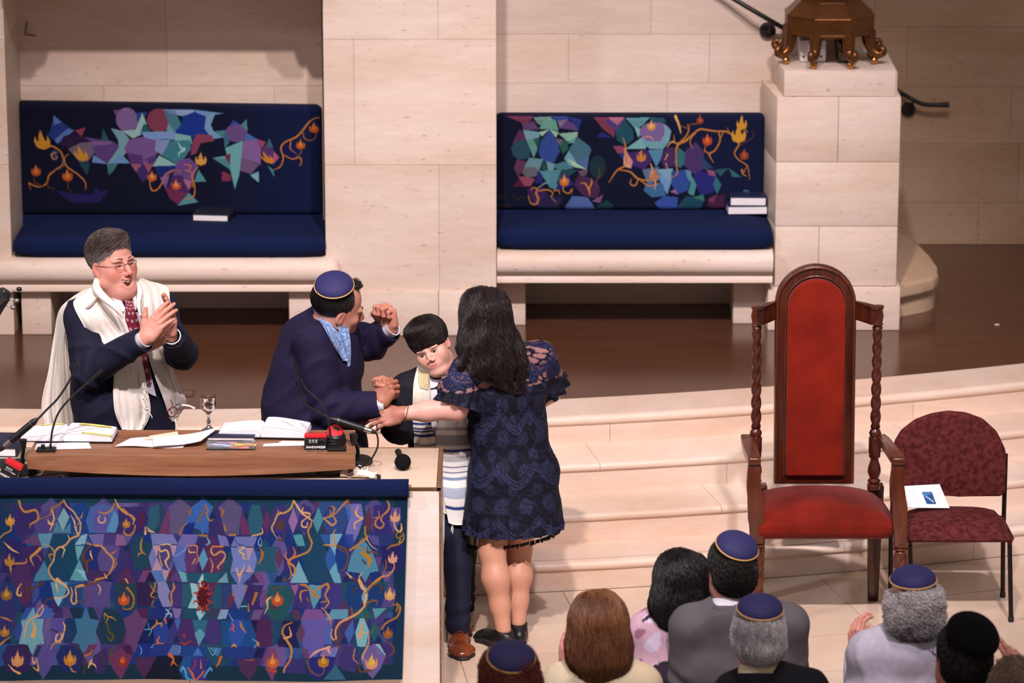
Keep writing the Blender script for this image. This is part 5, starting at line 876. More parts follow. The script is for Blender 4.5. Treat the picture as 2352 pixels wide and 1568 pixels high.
for s, (tx, bx_) in {'r': (2310, 2303), 'l': (2056, 2045)}.items():
    a = P(bx_, 1370, YCB); a[2] = 0.012; b = P(bx_+1, 1240, YCB); t = P(tx, 1042, YCB)
    tube('rear_leg', [a, b, t], 0.0105, STEELB, sc, 10)
    lathe('foot_cap', [(0.001, 0), (0.013, 0), (0.013, 0.02), (0.011, 0.024), (0.001, 0.024)], (a[0], a[1], 0), BLACKM, sc, 12)
    bb = PZ({'r': 2322, 'l': 2096}[s], 1427, 0.0); t2 = P({'r': 2319, 'l': 2090}[s], 1240, YCF+0.01)
    tube('front_leg', [(bb[0], bb[1], 0.012), t2], 0.0105, STEELB, sc, 10)
    lathe('foot_cap', [(0.001, 0), (0.013, 0), (0.013, 0.02), (0.011, 0.024), (0.001, 0.024)], (bb[0], bb[1], 0), BLACKM, sc, 12)
    tube('side_rail', [P({'r': 2316, 'l': 2086}[s], 1238, YCF+.02), P(bx_+3, 1225, YCB)], 0.010, STEELB, sc, 8)
def sheet_canvas(w_, h_, paint, bg=(236, 230, 236)):
    c = Canvas(w_, h_, bg, (0, 0, w_, h_)); paint(c); return c
PRINT = mk('printed_paper', (255, 255, 255), 0.75, vcol=True, spec=0.2)
PAPER = mk('white_paper', (236, 230, 234), 0.75, 0, 0.03, 30, spec=0.2)
def paper_grid(name, corners, cv, parent=None, lift=None, thick=0.0015):
    """sheet through four 3-D corners (TL,TR,BR,BL) carrying a drawn design; lift(u,v)->dz"""
    a, b, c, d = [np.asarray(q, float) for q in corners]; h, w_ = cv.h, cv.w
    u = (np.arange(w_)/(w_-1))[None, :, None]; v = (np.arange(h)/(h-1))[:, None, None]
    G = (a*(1-u)+b*u)*(1-v)+(d*(1-u)+c*u)*v
    if lift: G[..., 2] += lift(u[..., 0], v[..., 0])
    me = grid_mesh(name, G.transpose(1, 0, 2), thick); n = h*w_
    C = cv.C.transpose(1, 0, 2).reshape(-1, 3)
    if len(me.vertices) == 2*n: C = np.vstack([C, C])
    if len(me.vertices) == len(C): set_col(me, C)
    return link(name, me, PRINT, parent)
def text_lines(c, x0, x1, y0, y1, n, col=(120, 116, 128), wd=0.7):
    r = random.Random(n)
    for i in range(n):
        y = y0+(y1-y0)*i/max(1, n-1); c.stroke([(x0, y), (x0+(x1-x0)*(0.8+0.2*r.random()), y)], wd, col, 0.55, False)
def pr_prog(c):
    text_lines(c, 6, 34, 8, 52, 14)
    c.poly([(44, 18), (66, 18), (66, 50), (46, 50)], (62, 112, 160)); c.poly([(46, 30), (66, 22), (66, 50), (48, 50)], (40, 70, 120)); c.stroke([(50, 30), (62, 44)], 3, (150, 190, 210))
    text_lines(c, 70, 84, 14, 46, 6, (150, 120, 170))
zz_ = zq2+0.008
pg = tag(paper_grid('programme', [P(2068, 1117, YCB-.052), P(2158, 1112, YCB-.052), P(2181, 1167, YCB-.13), P(2078, 1166, YCB-.13)], sheet_canvas(90, 60, pr_prog), None, None, 0.003), 'white programme with a small blue picture, lying on the burgundy chair', 'paper')

# ------------------------------------------------------------------ marble reading table with hanging tapestry
MARB = travertine('table_marble', (226, 214, 208), (216, 196, 178), 0.35, 0.10, 0.5, 0.5)
MARBT = travertine('table_top_marble', (228, 212, 194), (212, 186, 158), 0.3, 0.10, 0.6, 0.5)
TRIMW = wood('trim_wood', (96, 66, 44), (128, 92, 62), 0.45, 6, (1, 8, 8))
ZT = 1.0; YTF, YTB = -1.10, -0.515
xtl = xat(-420, 1120, YTF); xtr = float(PZ(1012, 1122, ZT)[0])
tb = empty('marble_table', 'pale marble table edged with brown wood, below the reading desk', 'table')
box('carcass', (xtl, YTF+0.012, 0.0), (xtr-0.004, YTB-0.012, ZT-0.014), TRIMW, tb, 0.0)
xs = [xtl, xat(430, 1300, YTF), xtr-0.006]
for i in range(2):
    box('front_slab', (xs[i]+0.001, YTF, 0.0), (xs[i+1]-0.001, YTF+0.014, ZT-0.012), MARB, tb, 0.001)
    box('top_slab', (xs[i]+0.001, YTF+0.003, ZT-0.016), (xs[i+1]-0.012, YTB-0.006, ZT), MARBT, tb, 0.001)
box('side_slab', (xtr-0.006, YTF+0.012, 0.0), (xtr-0.001, YTB-0.012, ZT-0.02), MARB, tb, 0.0)
box('front_trim', (xtl, YTF-0.003, ZT-0.012), (xtr+0.001, YTF+0.004, ZT+0.001), TRIMW, tb, 0.001)
box('side_trim', (xtr-0.016, YTF-0.003, ZT-0.014), (xtr+0.001, YTB, ZT+0.0015), TRIMW, tb, 0.001)
box('corner_trim', (xtr-0.007, YTF-0.003, 0.0), (xtr+0.001, YTF+0.004, ZT-0.012), TRIMW, tb, 0.001)
box('back_trim', (xtl, YTB-0.006, ZT-0.014), (xtr+0.001, YTB+0.003, ZT+0.001), TRIMW, tb, 0.001)

tp = empty('tapestry', 'blue and violet woven tapestry of stars, flames and branches hanging on the table front', 'tapestry')
cvf = design_front().tone((.72, .94, .88)); YTP = YTF-0.035
hh, ww = cvf.h, cvf.w
U, Vv = np.meshgrid(np.arange(ww)/(ww-1), np.arange(hh)/(hh-1))
x0t, x1t = xat(-8, 1137, YTP), xat(937, 1137, YTP); x1b = xat(924, 1560, YTP); x0b = xat(-8, 1560, YTP)
zt0, zt1 = zat(460, 1130, YTP), zat(460, 1562, YTP)
X = (x0t+(x1t-x0t)*U)*(1-Vv)+(x0b+(x1b-x0b)*U)*Vv
Yg = YTP-0.006*np.sin(U*9+1)*(0.3+Vv)-0.004*np.sin(U*23+Vv*2)*Vv
Zg = zt0+(zt1-zt0)*Vv+0.003*np.sin(U*7)*Vv
me = grid_mesh('woven_cloth', np.stack([X, Yg, Zg], -1).transpose(1, 0, 2), -0.006)
Cf = cvf.C.transpose(1, 0, 2).reshape(-1, 3); set_col(me, np.vstack([Cf, Cf]))
link('woven_cloth', me, WEAVE, tp)
bandp = []
for u in np.linspace(0, 1, 40):
    x = xat(-8, 1120, YTP)+(xat(939, 1120, YTP)-xat(-8, 1120, YTP))*u
    dz = 0.004*math.sin(u*5+0.6)
    bandp.append([(x, YTP+0.012, zat(460, 1140, YTP)+dz), (x, YTP-0.016, zat(460, 1137, YTP)+dz), (x, YTP-0.020, zat(460, 1127, YTP)+dz), (x, YTP-0.018, zat(460, 1113, YTP)+dz), (x, YTP-0.006, zat(460, 1103, YTP)+dz), (x, YTP+0.012, zat(460, 1100, YTP)+dz)])
G = np.array([catmull(b, 12) for b in bandp])
link('header_band', grid_mesh('header_band', G, 0.004), NAVY, tp)
tube('rod', [(xat(-8, 1120, YTP), YTP, zat(460, 1118, YTP)), (xat(945, 1120, YTP), YTP, zat(460, 1118, YTP))], 0.009, TRIMW, tp, 10)

# ------------------------------------------------------------------ wooden reading desk on the table
DESKW = wood('desk_walnut', (122, 79, 55), (150, 104, 76), 0.38, 4.0, (1, 14, 14))
dk = empty('reading_desk', 'brown wooden reading desk with bowed lower front, on the marble table', 'desk')
YDF, YDB = -1.0, -0.68; ZD = zat(430, 1045, YDF)
xd0, xd1 = xat(62, 1060, YDF), xat(816, 1060, YDF)
ol = [(xd0, ZD), (xd1, ZD)]+[(xd1+(xd0-xd1)*t, zat(430, 1077, YDF)+(zat(430, 1093, YDF)-zat(430, 1077, YDF))*math.sin(math.pi*t)) for t in np.linspace(0, 1, 24)]
prism('front_rail', ol[::-1], YDF, YDF+0.03, DESKW, dk, 0.003, axis='y')
prism('top_board', [(xd0+0.002, YDF+0.03), (xd1-0.002, YDF+0.03), (xd1-0.012, YDB), (xd0+0.012, YDB)], ZD-0.02, ZD-0.001, DESKW, dk, 0.002)
prism('side_panel', [(xd0+0.002, YDF+0.03), (xd0+0.02, YDF+0.03), (xd0+0.032, YDB), (xd0+0.012, YDB)], ZD-0.055, ZD-0.02, DESKW, dk, 0.0)
prism('side_panel', [(xd1-0.02, YDF+0.03), (xd1-0.002, YDF+0.03), (xd1-0.012, YDB), (xd1-0.032, YDB)], ZD-0.055, ZD-0.02, DESKW, dk, 0.0)
box('back_lip', (xd0+0.012, YDB, ZD-0.05), (xd1-0.012, YDB+0.018, ZD+0.012), DESKW, dk, 0.003)
box('plinth', (xd0+0.16, YDF+0.05, ZT+0.001), (xd1-0.16, YDB-0.02, ZD-0.02), mk('black_base', (14, 13, 15), 0.7), dk, 0.003)
# ================================================================== THINGS ON THE DESK AND TABLE
INK = mk('black_plastic', (16, 15, 17), 0.45)
RUBB = mk('black_rubber', (24, 23, 25), 0.6)
REDP = mk('red_plastic', (206, 36, 44), 0.35)
SILV = mk('silver', (206, 196, 190), 0.12, 1.0)
STEEL = mk('brushed_steel', (170, 164, 160), 0.3, 0.9)
WHITEL = mk('white_lettering', (232, 228, 232), 0.6)
YEL = mk('yellow_note', (222, 214, 110), 0.7)
zD = ZD
def open_book(label, c, rot, wl, wr, d, hl, hr, cov, notes=(), tilt=0.0):
    """open book on its back: two fanned page blocks (child parts), cover boards and any sticky notes"""
    M = Matrix.Translation(c) @ Matrix.Rotation(rot, 4, 'Z'); b = empty('open_book', label, 'book')
    def block(name, s, w_, h):
        prof = [(0.0, 0.55*h), (0.06, 0.95*h), (0.16, h), (0.35, 0.97*h), (0.65, 0.80*h), (1.0, 0.55*h)]
        q = catmull([np.array([s*u*w_, z]) for u, z in prof], 18)
        ol = [(s*0.002, 0.004)]+[tuple(p) for p in q]+[(s*(w_+0.004), 0.004)]
        if s < 0: ol = ol[::-1]
        o = prism(name, ol[::-1], -d/2, d/2, PAGES2, b, 0.0, axis='y'); o.matrix_world = M; return q
    ql = block('left_pages', -1, wl, hl); qr = block('right_pages', 1, wr, hr)
    box('cover', (-wl-0.008, -d/2-0.005, 0), (wr+0.008, d/2+0.005, 0.004), cov, b, 0.001, M)
    for s, w_, q in ((-1, wl, ql), (1, wr, qr)):   # printed leaf on top
        cv = sheet_canvas(60, 40, lambda k: text_lines(k, 8, 54, 6, 34, 9, (150, 146, 156), 1.0))
        G = np.zeros((60, 40, 3)); t = np.linspace(0.04, 0.98, 60); idx = t*(len(q)-1)
        px_ = np.interp(idx, np.arange(len(q)), q[:, 0]); pz_ = np.interp(idx, np.arange(len(q)), q[:, 1])
        G[..., 0] = px_[:, None]; G[..., 1] = np.linspace(d/2-0.002, -d/2+0.002, 40)[None, :]; G[..., 2] = pz_[:, None]+0.0008
        if s < 0: G = G[::-1]
        me = grid_mesh('leaf', G, 0.0006); C = cv.C.transpose(1, 0, 2).reshape(-1, 3); set_col(me, np.vstack([C, C]))
        o = link('leaf', me, PRINT, b); o.matrix_world = M
    for (s, u0, u1, v0, v1) in notes:
        q = qr if s > 0 else ql; U = np.linspace(u0, u1, 6)*(len(q)-1)
        xx = np.interp(U, np.arange(len(q)), q[:, 0]); zz2 = np.interp(U, np.arange(len(q)), q[:, 1])+0.003
        G = np.zeros((6, 3, 3)); G[..., 0] = xx[:, None]; G[..., 1] = np.linspace(v1, v0, 3)[None, :]*d; G[..., 2] = zz2[:, None]
        if s < 0: G = G[::-1]
        o = link('sticky_note', grid_mesh('sticky_note', G, 0.0008), YEL, b, 'yellow sticky note'); o.matrix_world = M
    return b
PAGES2 = mk('open_pages', (232, 226, 230), 0.75, 0, 0.05, 300, stretch=(1, 1, 20))
c = PZ(148, 1012, zD)
open_book('open book with yellow sticky notes, at the left end of the reading desk', (c[0], c[1]+0.055, zD+0.003), R_(-2), 0.175, 0.20, 0.17, 0.028, 0.034, COVER_B, ((1, 0.5, 0.95, 0.28, 0.44), (1, 0.62, 1.0, -0.42, -0.3), (-1, 0.3, 0.8, 0.40, 0.5)))
c = PZ(602, 1004, zD)
open_book('open book with a white paper tab, lying by the red and black transmitter', (c[0], c[1]+0.055, zD+0.004), R_(-4), 0.175, 0.19, 0.16, 0.030, 0.046, COVER_B, ())
def sheet(label, px, cv, lift=None, z=0.0, group=None, thick=0.0018, name='paper_sheet'):
    q = [PZ(a, b, zD+0.0015+z) for a, b in px]
    return tag(paper_grid(name, q, cv, None, lift, thick), label, 'paper', group)
txt = lambda n: (lambda k: text_lines(k, 8, 82, 8, 52, n))
sheet('white sheet lying under the black base of the left gooseneck microphone', [(84, 1019), (204, 1016), (210, 1030), (80, 1033)], sheet_canvas(90, 60, txt(8)), None, 0)
sheet('printed sheet at the bottom of the loose papers in the middle of the desk', [(300, 1008), (440, 1003), (420, 1029), (264, 1026)], sheet_canvas(90, 60, txt(9), (226, 220, 224)), lambda u, v: 0.002+0.003*np.sin(u*6), 0.0, 'loose papers in the middle of the desk')
sheet('cream envelope sheet poking out behind the loose papers of the desk', [(345, 1003), (408, 995), (412, 1010), (330, 1012)], sheet_canvas(60, 30, lambda k: None, (226, 208, 176)), lambda u, v: 0.004+0.003*u, 0.004, 'loose papers in the middle of the desk')
sheet('long printed sheet curling up at its right end, over the loose papers of the desk', [(350, 1008), (508, 994), (462, 1022), (352, 1028)], sheet_canvas(110, 60, txt(7)), lambda u, v: 0.006+0.020*np.clip(u-0.45, 0, 1)**2*4*(1-0.5*v), 0.006, 'loose papers in the middle of the desk')
sheet('folded sheet in front of the right open book, its end under the transmitter', [(606, 1020), (705, 1014), (705, 1023), (604, 1025)], sheet_canvas(90, 30, lambda k: text_lines(k, 8, 82, 8, 22, 3)), None, 0.0)
sheet('thin sheet slid under the cover of the right open book', [(648, 1013), (706, 1014), (706, 1018), (640, 1016)], sheet_canvas(60, 20, lambda k: None), None, 0.002)
tabp = PZ(640, 994, zD)
tag(box('paper_tab', (-0.026, -0.001, 0), (0.026, 0.001, 0.022), PAPER, None, 0.0, Matrix.Translation((tabp[0], tabp[1]-0.04, zD+0.022)) @ Matrix.Rotation(R_(12), 4, 'Y') @ Matrix.Rotation(R_(-25), 4, 'X')), 'white paper tab clipped on the edge of the right open book', 'paper')
# notebook with a clear pen pouch before it
nb = empty('notebook', 'closed dark notebook lying behind the clear pouch of highlighters', 'notebook')
a = PZ(531, 1012, zD); M = Matrix.Translation((a[0], a[1]+0.035, zD+0.002)) @ Matrix.Rotation(R_(-2), 4, 'Z')
box('cover', (-0.098, -0.05, 0.014), (0.098, 0.05, 0.018), COVER_N, nb, 0.002, M); box('cover', (-0.098, -0.05, 0.0), (0.098, 0.05, 0.004), COVER_N, nb, 0.002, M); box('pages', (-0.095, -0.047, 0.004), (0.095, 0.048, 0.014), PAGES, nb, 0.0, M)
pc = empty('pen_pouch', 'clear pouch holding pink, blue and yellow highlighters, on the desk edge', 'pouch')
a = PZ(530, 1032, zD); M = Matrix.Translation((a[0], a[1]+0.022, zD+0.003))
CLEAR = mk('clear_vinyl', (240, 238, 242), 0.12, 0, trans=0.92, spec=0.4)
G = np.array([[(-0.1+0.2*u, -0.030, 0.002), (-0.1+0.2*u, -0.034, 0.012+0.004*math.sin(9*u)), (-0.1+0.2*u, -0.022, 0.026+0.003*math.sin(7*u+1)), (-0.1+0.2*u, 0.02, 0.026), (-0.1+0.2*u, 0.032, 0.006)] for u in np.linspace(0, 1, 14)])
o = link('vinyl', grid_mesh('vinyl', G, 0.0008), CLEAR, pc); o.matrix_world = M
box('back', (-0.1, -0.032, -0.002), (0.1, 0.032, 0.001), RUBB, pc, 0.0005, M)
pens = [((226, 120, 150), -0.088, -0.020, 0.008, 8), ((104, 150, 190), -0.09, -0.024, 0.008, -3), ((240, 150, 120), -0.01, -0.026, 0.007, -2), ((232, 200, 120), 0.0, -0.016, 0.017, 3), ((120, 160, 206), -0.085, -0.012, 0.017, 5), ((236, 176, 60), 0.02, -0.024, 0.016, -3), ((236, 140, 170), -0.06, -0.006, 0.019, -6)]
for i, (colr, x, y, z, ang) in enumerate(pens):
    m_ = mk('highlighter_%d' % i, colr, 0.4); pn = empty('highlighter', '%s highlighter inside the clear pouch' % ('pink uppermost left', 'blue grey lowest left', 'orange lower right', 'pale yellow upper right', 'light blue upper left', 'deep yellow right end', 'rose middle')[i], 'pen', 'highlighters in the pouch')
    d = np.array([math.cos(R_(ang)), math.sin(R_(ang))*0.3, 0.0]); p0_ = np.array([x, y, z]); Mn = np.array(M)
    w2 = lambda p: (Mn @ np.r_[p, 1])[:3]
    tube('barrel', [w2(p0_), w2(p0_+d*0.055)], 0.0055, m_, pn, 10); tube('cap', [w2(p0_+d*0.055), w2(p0_+d*0.085)], 0.0062, m_, pn, 10)
# goblet
a = PZ(477, 998, zD+0.012); H = 0.138
gb = lathe('cup_body', [(0.001, 0.0), (0.026, 0.0), (0.027, 0.003), (0.018, 0.008), (0.008, 0.016), (0.0055, 0.030), (0.0085, 0.036), (0.0055, 0.043), (0.0045, 0.058), (0.0055, 0.066), (0.011, 0.070), (0.009, 0.073), (0.016, 0.078), (0.025, 0.086), (0.0285, 0.097), (0.0275, 0.112), (0.0275, 0.125), (0.0305, H), (0.0295, H), (0.0262, 0.124), (0.0262, 0.1), (0.018, 0.084), (0.001, 0.082)], (0, 0, 0), SILV, None, 32)
gl = empty('goblet', 'silver wine goblet with gold rim on the back edge of the desk', 'cup'); gb.parent = gl
rim = [(0.0302*math.cos(t), 0.0302*math.sin(t), H) for t in np.linspace(0, 2*math.pi, 33)]; tube('gold_rim', rim, 0.0011, mk('gold', (206, 158, 84), 0.2, 1.0), gl, 6)
tube('engraved_ring', [(0.006*math.cos(t), -0.0292, 0.104+0.007*math.sin(t)) for t in np.linspace(0, 2*math.pi, 17)], 0.0011, SILV, gl, 6)
gl.location = (a[0], YDB+0.008, ZD+0.012); gl.scale = (1.14, 1.14, 1.06)

# gooseneck microphones
def micbase(name, label, px0, px1, pyb, zb, toggle=False):
    o = empty('gooseneck_microphone', label, 'microphone')
    a = PZ(px0, pyb, zb); b = PZ(px1, pyb, zb)
    box('base', (a[0], a[1], zb+0.001), (b[0], a[1]+0.05, zb+0.012), INK, o, 0.002)
    if toggle: box('switch', (a[0]+0.018, a[1]+0.014, zb+0.012), (a[0]+0.034, a[1]+0.03, zb+0.028), INK, o, 0.002)
    return o, a, b
o, a, b = micbase('m', 'slim black gooseneck microphone on a flat base, at the left end of the reading desk', 83, 127, 1039, zD, True)
Ym = a[1]+0.03
tube('stalk', catmull([P(116, 1032, Ym), P(117, 1015, Ym), P(121, 985, Ym), P(136, 945, Ym), P(168, 908, Ym), P(205, 876, Ym)], 40), 0.0042, RUBB, o, 8)
tube('tip', [P(203, 878, Ym), P(218, 864, Ym), P(233, 850, Ym)], [0.0045, 0.006, 0.006], INK, o, 10)
tube('stalk_boot', [P(116, 1034, Ym), P(116, 1022, Ym)], [0.007, 0.005], INK, o, 10)
o, a, b = micbase('m', 'slim black gooseneck microphone on a flat base, right by the round red transmitter', 751, 795, 1037, zD)
Ym2 = a[1]+0.03
tube('stalk', catmull([P(762, 1030, Ym2), P(759, 1000, Ym2), P(752, 955, Ym2), P(735, 922, Ym2), P(705, 895, Ym2), P(690, 868, Ym2)], 40), 0.0042, RUBB, o, 8)
tube('tip', [P(691, 872, Ym2), P(680, 850, Ym2), P(674, 834, Ym2)], [0.0045, 0.006, 0.006], INK, o, 10)
def standmic(label, tip, neck, joint, tail, xlr, Yc, clip, base_px, base_r, cable):
    o = empty('stand_microphone', label, 'microphone')
    tube('neck', catmull([P(x, y, Yc) for x, y in neck], 40), 0.0045, RUBB, o, 8)
    tube('tip', [P(x, y, Yc) for x, y in tip], [0.005, 0.0065], INK, o, 10)
    A, B, C_ = P(*joint, Yc), P(*tail, Yc), P(*xlr, Yc)
    bd = tube('barrel', [A, A*0.85+B*0.15, A*0.8+B*0.2, B], [0.005, 0.0135, 0.0145, 0.0145], INK, o, 14)
    tube('ring', [A*0.76+B*0.24, A*0.745+B*0.255], 0.0149, STEEL, bd, 14)
    pl_ = tube('plug', [B, B*0.4+C_*0.6], 0.0115, STEEL, o, 12); tube('plug_boot', [B*0.4+C_*0.6, C_], [0.0105, 0.0075], INK, pl_, 12)
    g = P(*clip, Yc); bc = PZ(*base_px, ZT); top = np.array([g[0], g[1]+0.004, g[2]-0.015])
    lathe('base', [(0.001, 0.001), (base_r, 0.001), (base_r, 0.016), (base_r-0.01, 0.024), (0.012, 0.028), (0.001, 0.03)], (bc[0], bc[1], ZT), INK, o, 32)
    tube('pole', catmull([(bc[0], bc[1], ZT+0.02), (bc[0], bc[1], ZT+0.06), (top[0]*.8+bc[0]*.2, top[1]*.5+bc[1]*.5, top[2]-0.04), top], 12), 0.008, INK, o, 10)
    cl = tube('clip', [g+np.array([0, 0, -0.045]), g+np.array([0, 0, -0.008])], [0.012, 0.018], INK, o, 12)
    tube('cable', catmull([C_]+[np.array(q) for q in cable(C_, Yc)], 40), 0.0038, RUBB, o, 8)
    return o
Yr = -0.86
standmic('black clip microphone on a round table stand, at the right end of the reading desk', [(690, 905), (678, 872)], [(760, 962), (738, 950), (712, 935), (694, 915), (688, 895)], (757, 960), (836, 985), (864, 993), Yr, (812, 992), (822, 1063), 0.062,
         lambda C_, Yc: [P(868, 1008, Yc), P(866, 1030, Yc), PZ(850, 1058, ZT+0.03), PZ(832, 1072, ZT+0.028), PZ(815, 1070, ZT+0.006), PZ(800, 1085, ZT+0.006)])
Yl = -0.95
standmic('black clip microphone on a stand left of the reading desk, leaning over it', [(168, 856), (181, 836)], [(87, 962), (108, 940), (130, 918), (150, 890), (168, 858)], (88, 960), (25, 1012), (0, 1034), Yl, (52, 1005), (52, 1086), 0.062,
         lambda C_, Yc: [P(-14, 1052, Yc), PZ(-25, 1085, ZT+0.01), PZ(0, 1094, ZT+0.006), PZ(40, 1097, ZT+0.006)])
# ball microphone lying on the bare marble
bm_ = empty('ball_microphone', 'black foam ball microphone lying on the bare marble table', 'microphone')
a = PZ(925, 1082, ZT); q = np.array([a[0], a[1]+0.02, ZT+0.034])
V, Fs = lathe_arrays([(0.034*math.sin(t), -0.034*math.cos(t)) for t in np.linspace(0.02, math.pi-0.02, 20)], 28, q)
link('windscreen', auto_smooth(mesh_np('windscreen', V, Fs), 80), mk('black_foam', (22, 20, 22), 0.95, 0, 0.3, 200, 0.8, 250, spec=0.1), bm_)
tube('handle', [q+np.array([-0.010, 0.024, 0.012]), q+np.array([-0.022, 0.085, 0.020])], [0.012, 0.014], INK, bm_, 14)

# bodypack transmitters with lettering
def letters(txt, M, size, m, parent, shear=0.0, name='lettering', bold=0.0):
    cu = bpy.data.curves.new(name, 'FONT'); cu.body = txt; cu.size = size; cu.extrude = 0.0004; cu.shear = shear; cu.align_x = 'CENTER'; cu.align_y = 'CENTER'; cu.offset = bold; cu.resolution_u = 3
    o = bpy.data.objects.new('tmp', cu); COL.objects.link(o); dg = bpy.context.evaluated_depsgraph_get()
    me = bpy.data.meshes.new_from_object(o.evaluated_get(dg)); bpy.data.objects.remove(o); me.transform(M); me.materials.clear()
    return link(name, me, m, parent)
def packbox(label, c, M0, w_, d, h):
    o = empty('timer_box', label, 'device'); M = Matrix.Translation(c) @ M0
    box('case', (-w_/2, -d/2, 0), (w_/2, d/2, h*0.72), INK, o, 0.006, M); box('lid', (-w_/2, -d/2, h*0.72), (w_/2, d/2, h), REDP, o, 0.007, M)
    Mf = M @ Matrix.Translation((0, -d/2-0.0006, 0)) @ Matrix.Rotation(math.pi/2, 4, 'X')
    letters('RANDOMIZER', Mf @ Matrix.Translation((0, h*0.17, 0)), 0.0125, WHITEL, o, 0.25, 'lettering', 0.0004)
    for k in range(3):
        x = -w_*0.24+k*w_*0.135
        tube('button_ring', [np.array(Mf @ Vector((x+0.0032*math.cos(t), h*0.60+0.0032*math.sin(t), 0))) for t in np.linspace(0, 2*math.pi, 13)], 0.0009, WHITEL, o, 6)
        letters(('RESULT', 'START', 'MODE')[k], Mf @ Matrix.Translation((x, h*0.48, 0)), 0.0038, WHITEL, o, 0, 'small_lettering')
    bm = bmesh.new(); vs = [bm.verts.new(Mf @ Vector(p)) for p in ((w_*0.11, h*0.46, 0), (w_*0.16, h*0.44, 0), (w_*0.30, h*0.46, 0), (w_*0.36, h*0.53, 0), (w_*0.22, h*0.50, 0), (w_*0.12, h*0.53, 0))]
    f = bm.faces.new(vs); r = bmesh.ops.extrude_face_region(bm, geom=[f])
    link('emblem', bm_mesh('emblem', bm), WHITEL, o)
    return o
a = PZ(725, 1034, zD)
packbox('red topped black box with white lettering, standing on the right of the desk', (a[0], a[1]+0.02, zD+0.001), Matrix.Identity(4), 0.094, 0.032, 0.066)
for k in range(2): tag(tube('clip', [PZ(705+22*k, 1036, zD+0.003), PZ(722+22*k, 1034, zD+0.003)], 0.0025, STEEL), 'small steel clip lying before the red topped box, %s one' % ('left', 'right')[k], 'clip', 'steel clips on the desk edge')
ds = empty('round_transmitter', 'round black device with a tilted red cap, behind the right gooseneck microphone', 'device')
a = PZ(768, 1026, zD); cx, cy = a[0], a[1]+0.045
lathe('body', [(0.001, 0.001), (0.046, 0.001), (0.048, 0.018), (0.044, 0.03), (0.046, 0.034), (0.040, 0.046), (0.001, 0.048)], (cx, cy, zD), INK, ds, 28)
Mt = Matrix.Rotation(R_(38), 4, 'X') @ Matrix.Rotation(R_(10), 4, 'Y')
cp = lathe('cap', [(0.001, -0.014), (0.034, -0.014), (0.036, -0.002), (0.030, 0.008), (0.001, 0.011)], (cx+0.003, cy-0.012, zD+0.056), REDP, ds, 28, Mt)
Mw = Matrix.Translation((cx+0.003, cy-0.012, zD+0.056)) @ Mt @ Matrix.Translation((0.003, 0.006, 0.0105)) @ Matrix.Rotation(R_(-25), 4, 'Z')
box('window', (-0.012, -0.008, -0.002), (0.012, 0.008, 0.001), INK, cp, 0.0015, Mw)
for k in range(3): tube('coil', [(cx-0.012+(0.043-0.006*k)*math.cos(t), cy-0.01+(0.040-0.004*k)*math.sin(t), zD+0.012+0.012*k) for t in np.linspace(2.2, 5.6, 22)], 0.0035, RUBB, ds, 8)
# the second device at the frame's left edge, tilted
o = packbox('red topped black box with lettering, tilted beside the left microphone stand', PZ(14, 1108, ZT)+np.array([0, 0.03, 0.008]), Matrix.Rotation(R_(-8), 4, 'Z') @ Matrix.Rotation(R_(28), 4, 'Y'), 0.075, 0.04, 0.085)
# books left of the desk
b = book('navy book with white page edges on the table at the left end of the desk', PZ(8, 1056, ZT)+np.array([-0.03, 0.16, 0.002]), 0.17, 0.24, 0.038, R_(-3), COVER_N)
c = PZ(20, 1078, ZT)
tag(box('slate_tablet', (c[0]-0.14, c[1]+0.01, ZT+0.001), (c[0]+0.055, c[1]+0.12, ZT+0.014), RUBB, None, 0.004), 'flat black tablet lying before the navy book left of the desk', 'tablet')
# crumpled tissues, cable loops and a knob by the desk's right end
def tissue(label, pts, z, seed):
    r = np.random.RandomState(seed); q = [PZ(x, y, ZT+0.004) for x, y in pts]
    a, b, c, d = q; n = 14; G = np.zeros((n, n, 3))
    for i in range(n):
        for j in range(n):
            u, v = i/(n-1), j/(n-1); p = (a*(1-u)+b*u)*(1-v)+(d*(1-u)+c*u)*v
            G[i, j] = p+np.array([0.004*math.sin(9*v+seed), 0.004*math.sin(8*u), z*abs(math.sin(5*u+seed)*math.cos(6*v+1.3*seed))+r.rand()*0.003])
    return tag(link('tissue', grid_mesh('tissue', G, -0.0012), mk('tissue_%d' % seed, (236, 222, 208), 0.9)), label, 'tissue', 'crumpled tissues on the marble')
tissue('crumpled white tissue nearest the desk end, under the cable', [(806, 1078), (838, 1072), (848, 1082), (812, 1085)], 0.014, 2)
tissue('flat white tissue nearest the tapestry rod', [(790, 1086), (868, 1088), (862, 1100), (780, 1098)], 0.018, 5)
for k in range(2):
    tag(tube('cable', catmull([PZ(700+10*k, 1088, ZT+0.006), PZ(740, 1082-3*k, ZT+0.012), PZ(790, 1078, ZT+0.012), PZ(800, 1086, ZT+0.008), PZ(760, 1091+2*k, ZT+0.006), PZ(712, 1090, ZT+0.006)], 40), 0.004, RUBB), 'black cable loop lying under the desk end, %s of the pair' % ('outer', 'inner')[k], 'cable', 'cable loops under the desk')
a = PZ(870, 1101, ZT)
tag(lathe('black_knob', [(0.001, 0), (0.0085, 0), (0.0085, 0.018), (0.0075, 0.02), (0.001, 0.02)], (a[0], a[1], ZT), INK, None, 16), 'small black knob standing on the table by the tapestry rod', 'knob')
tag(tube('cable', catmull([PZ(30, 1090, ZT+0.004), PZ(80, 1094, ZT+0.004), PZ(140, 1090, ZT+0.02), PZ(150, 1098, ZT+0.01), PZ(200, 1100, ZT+0.004)], 30), 0.004, RUBB), 'black cable looping from the left microphone stand under the desk', 'cable')

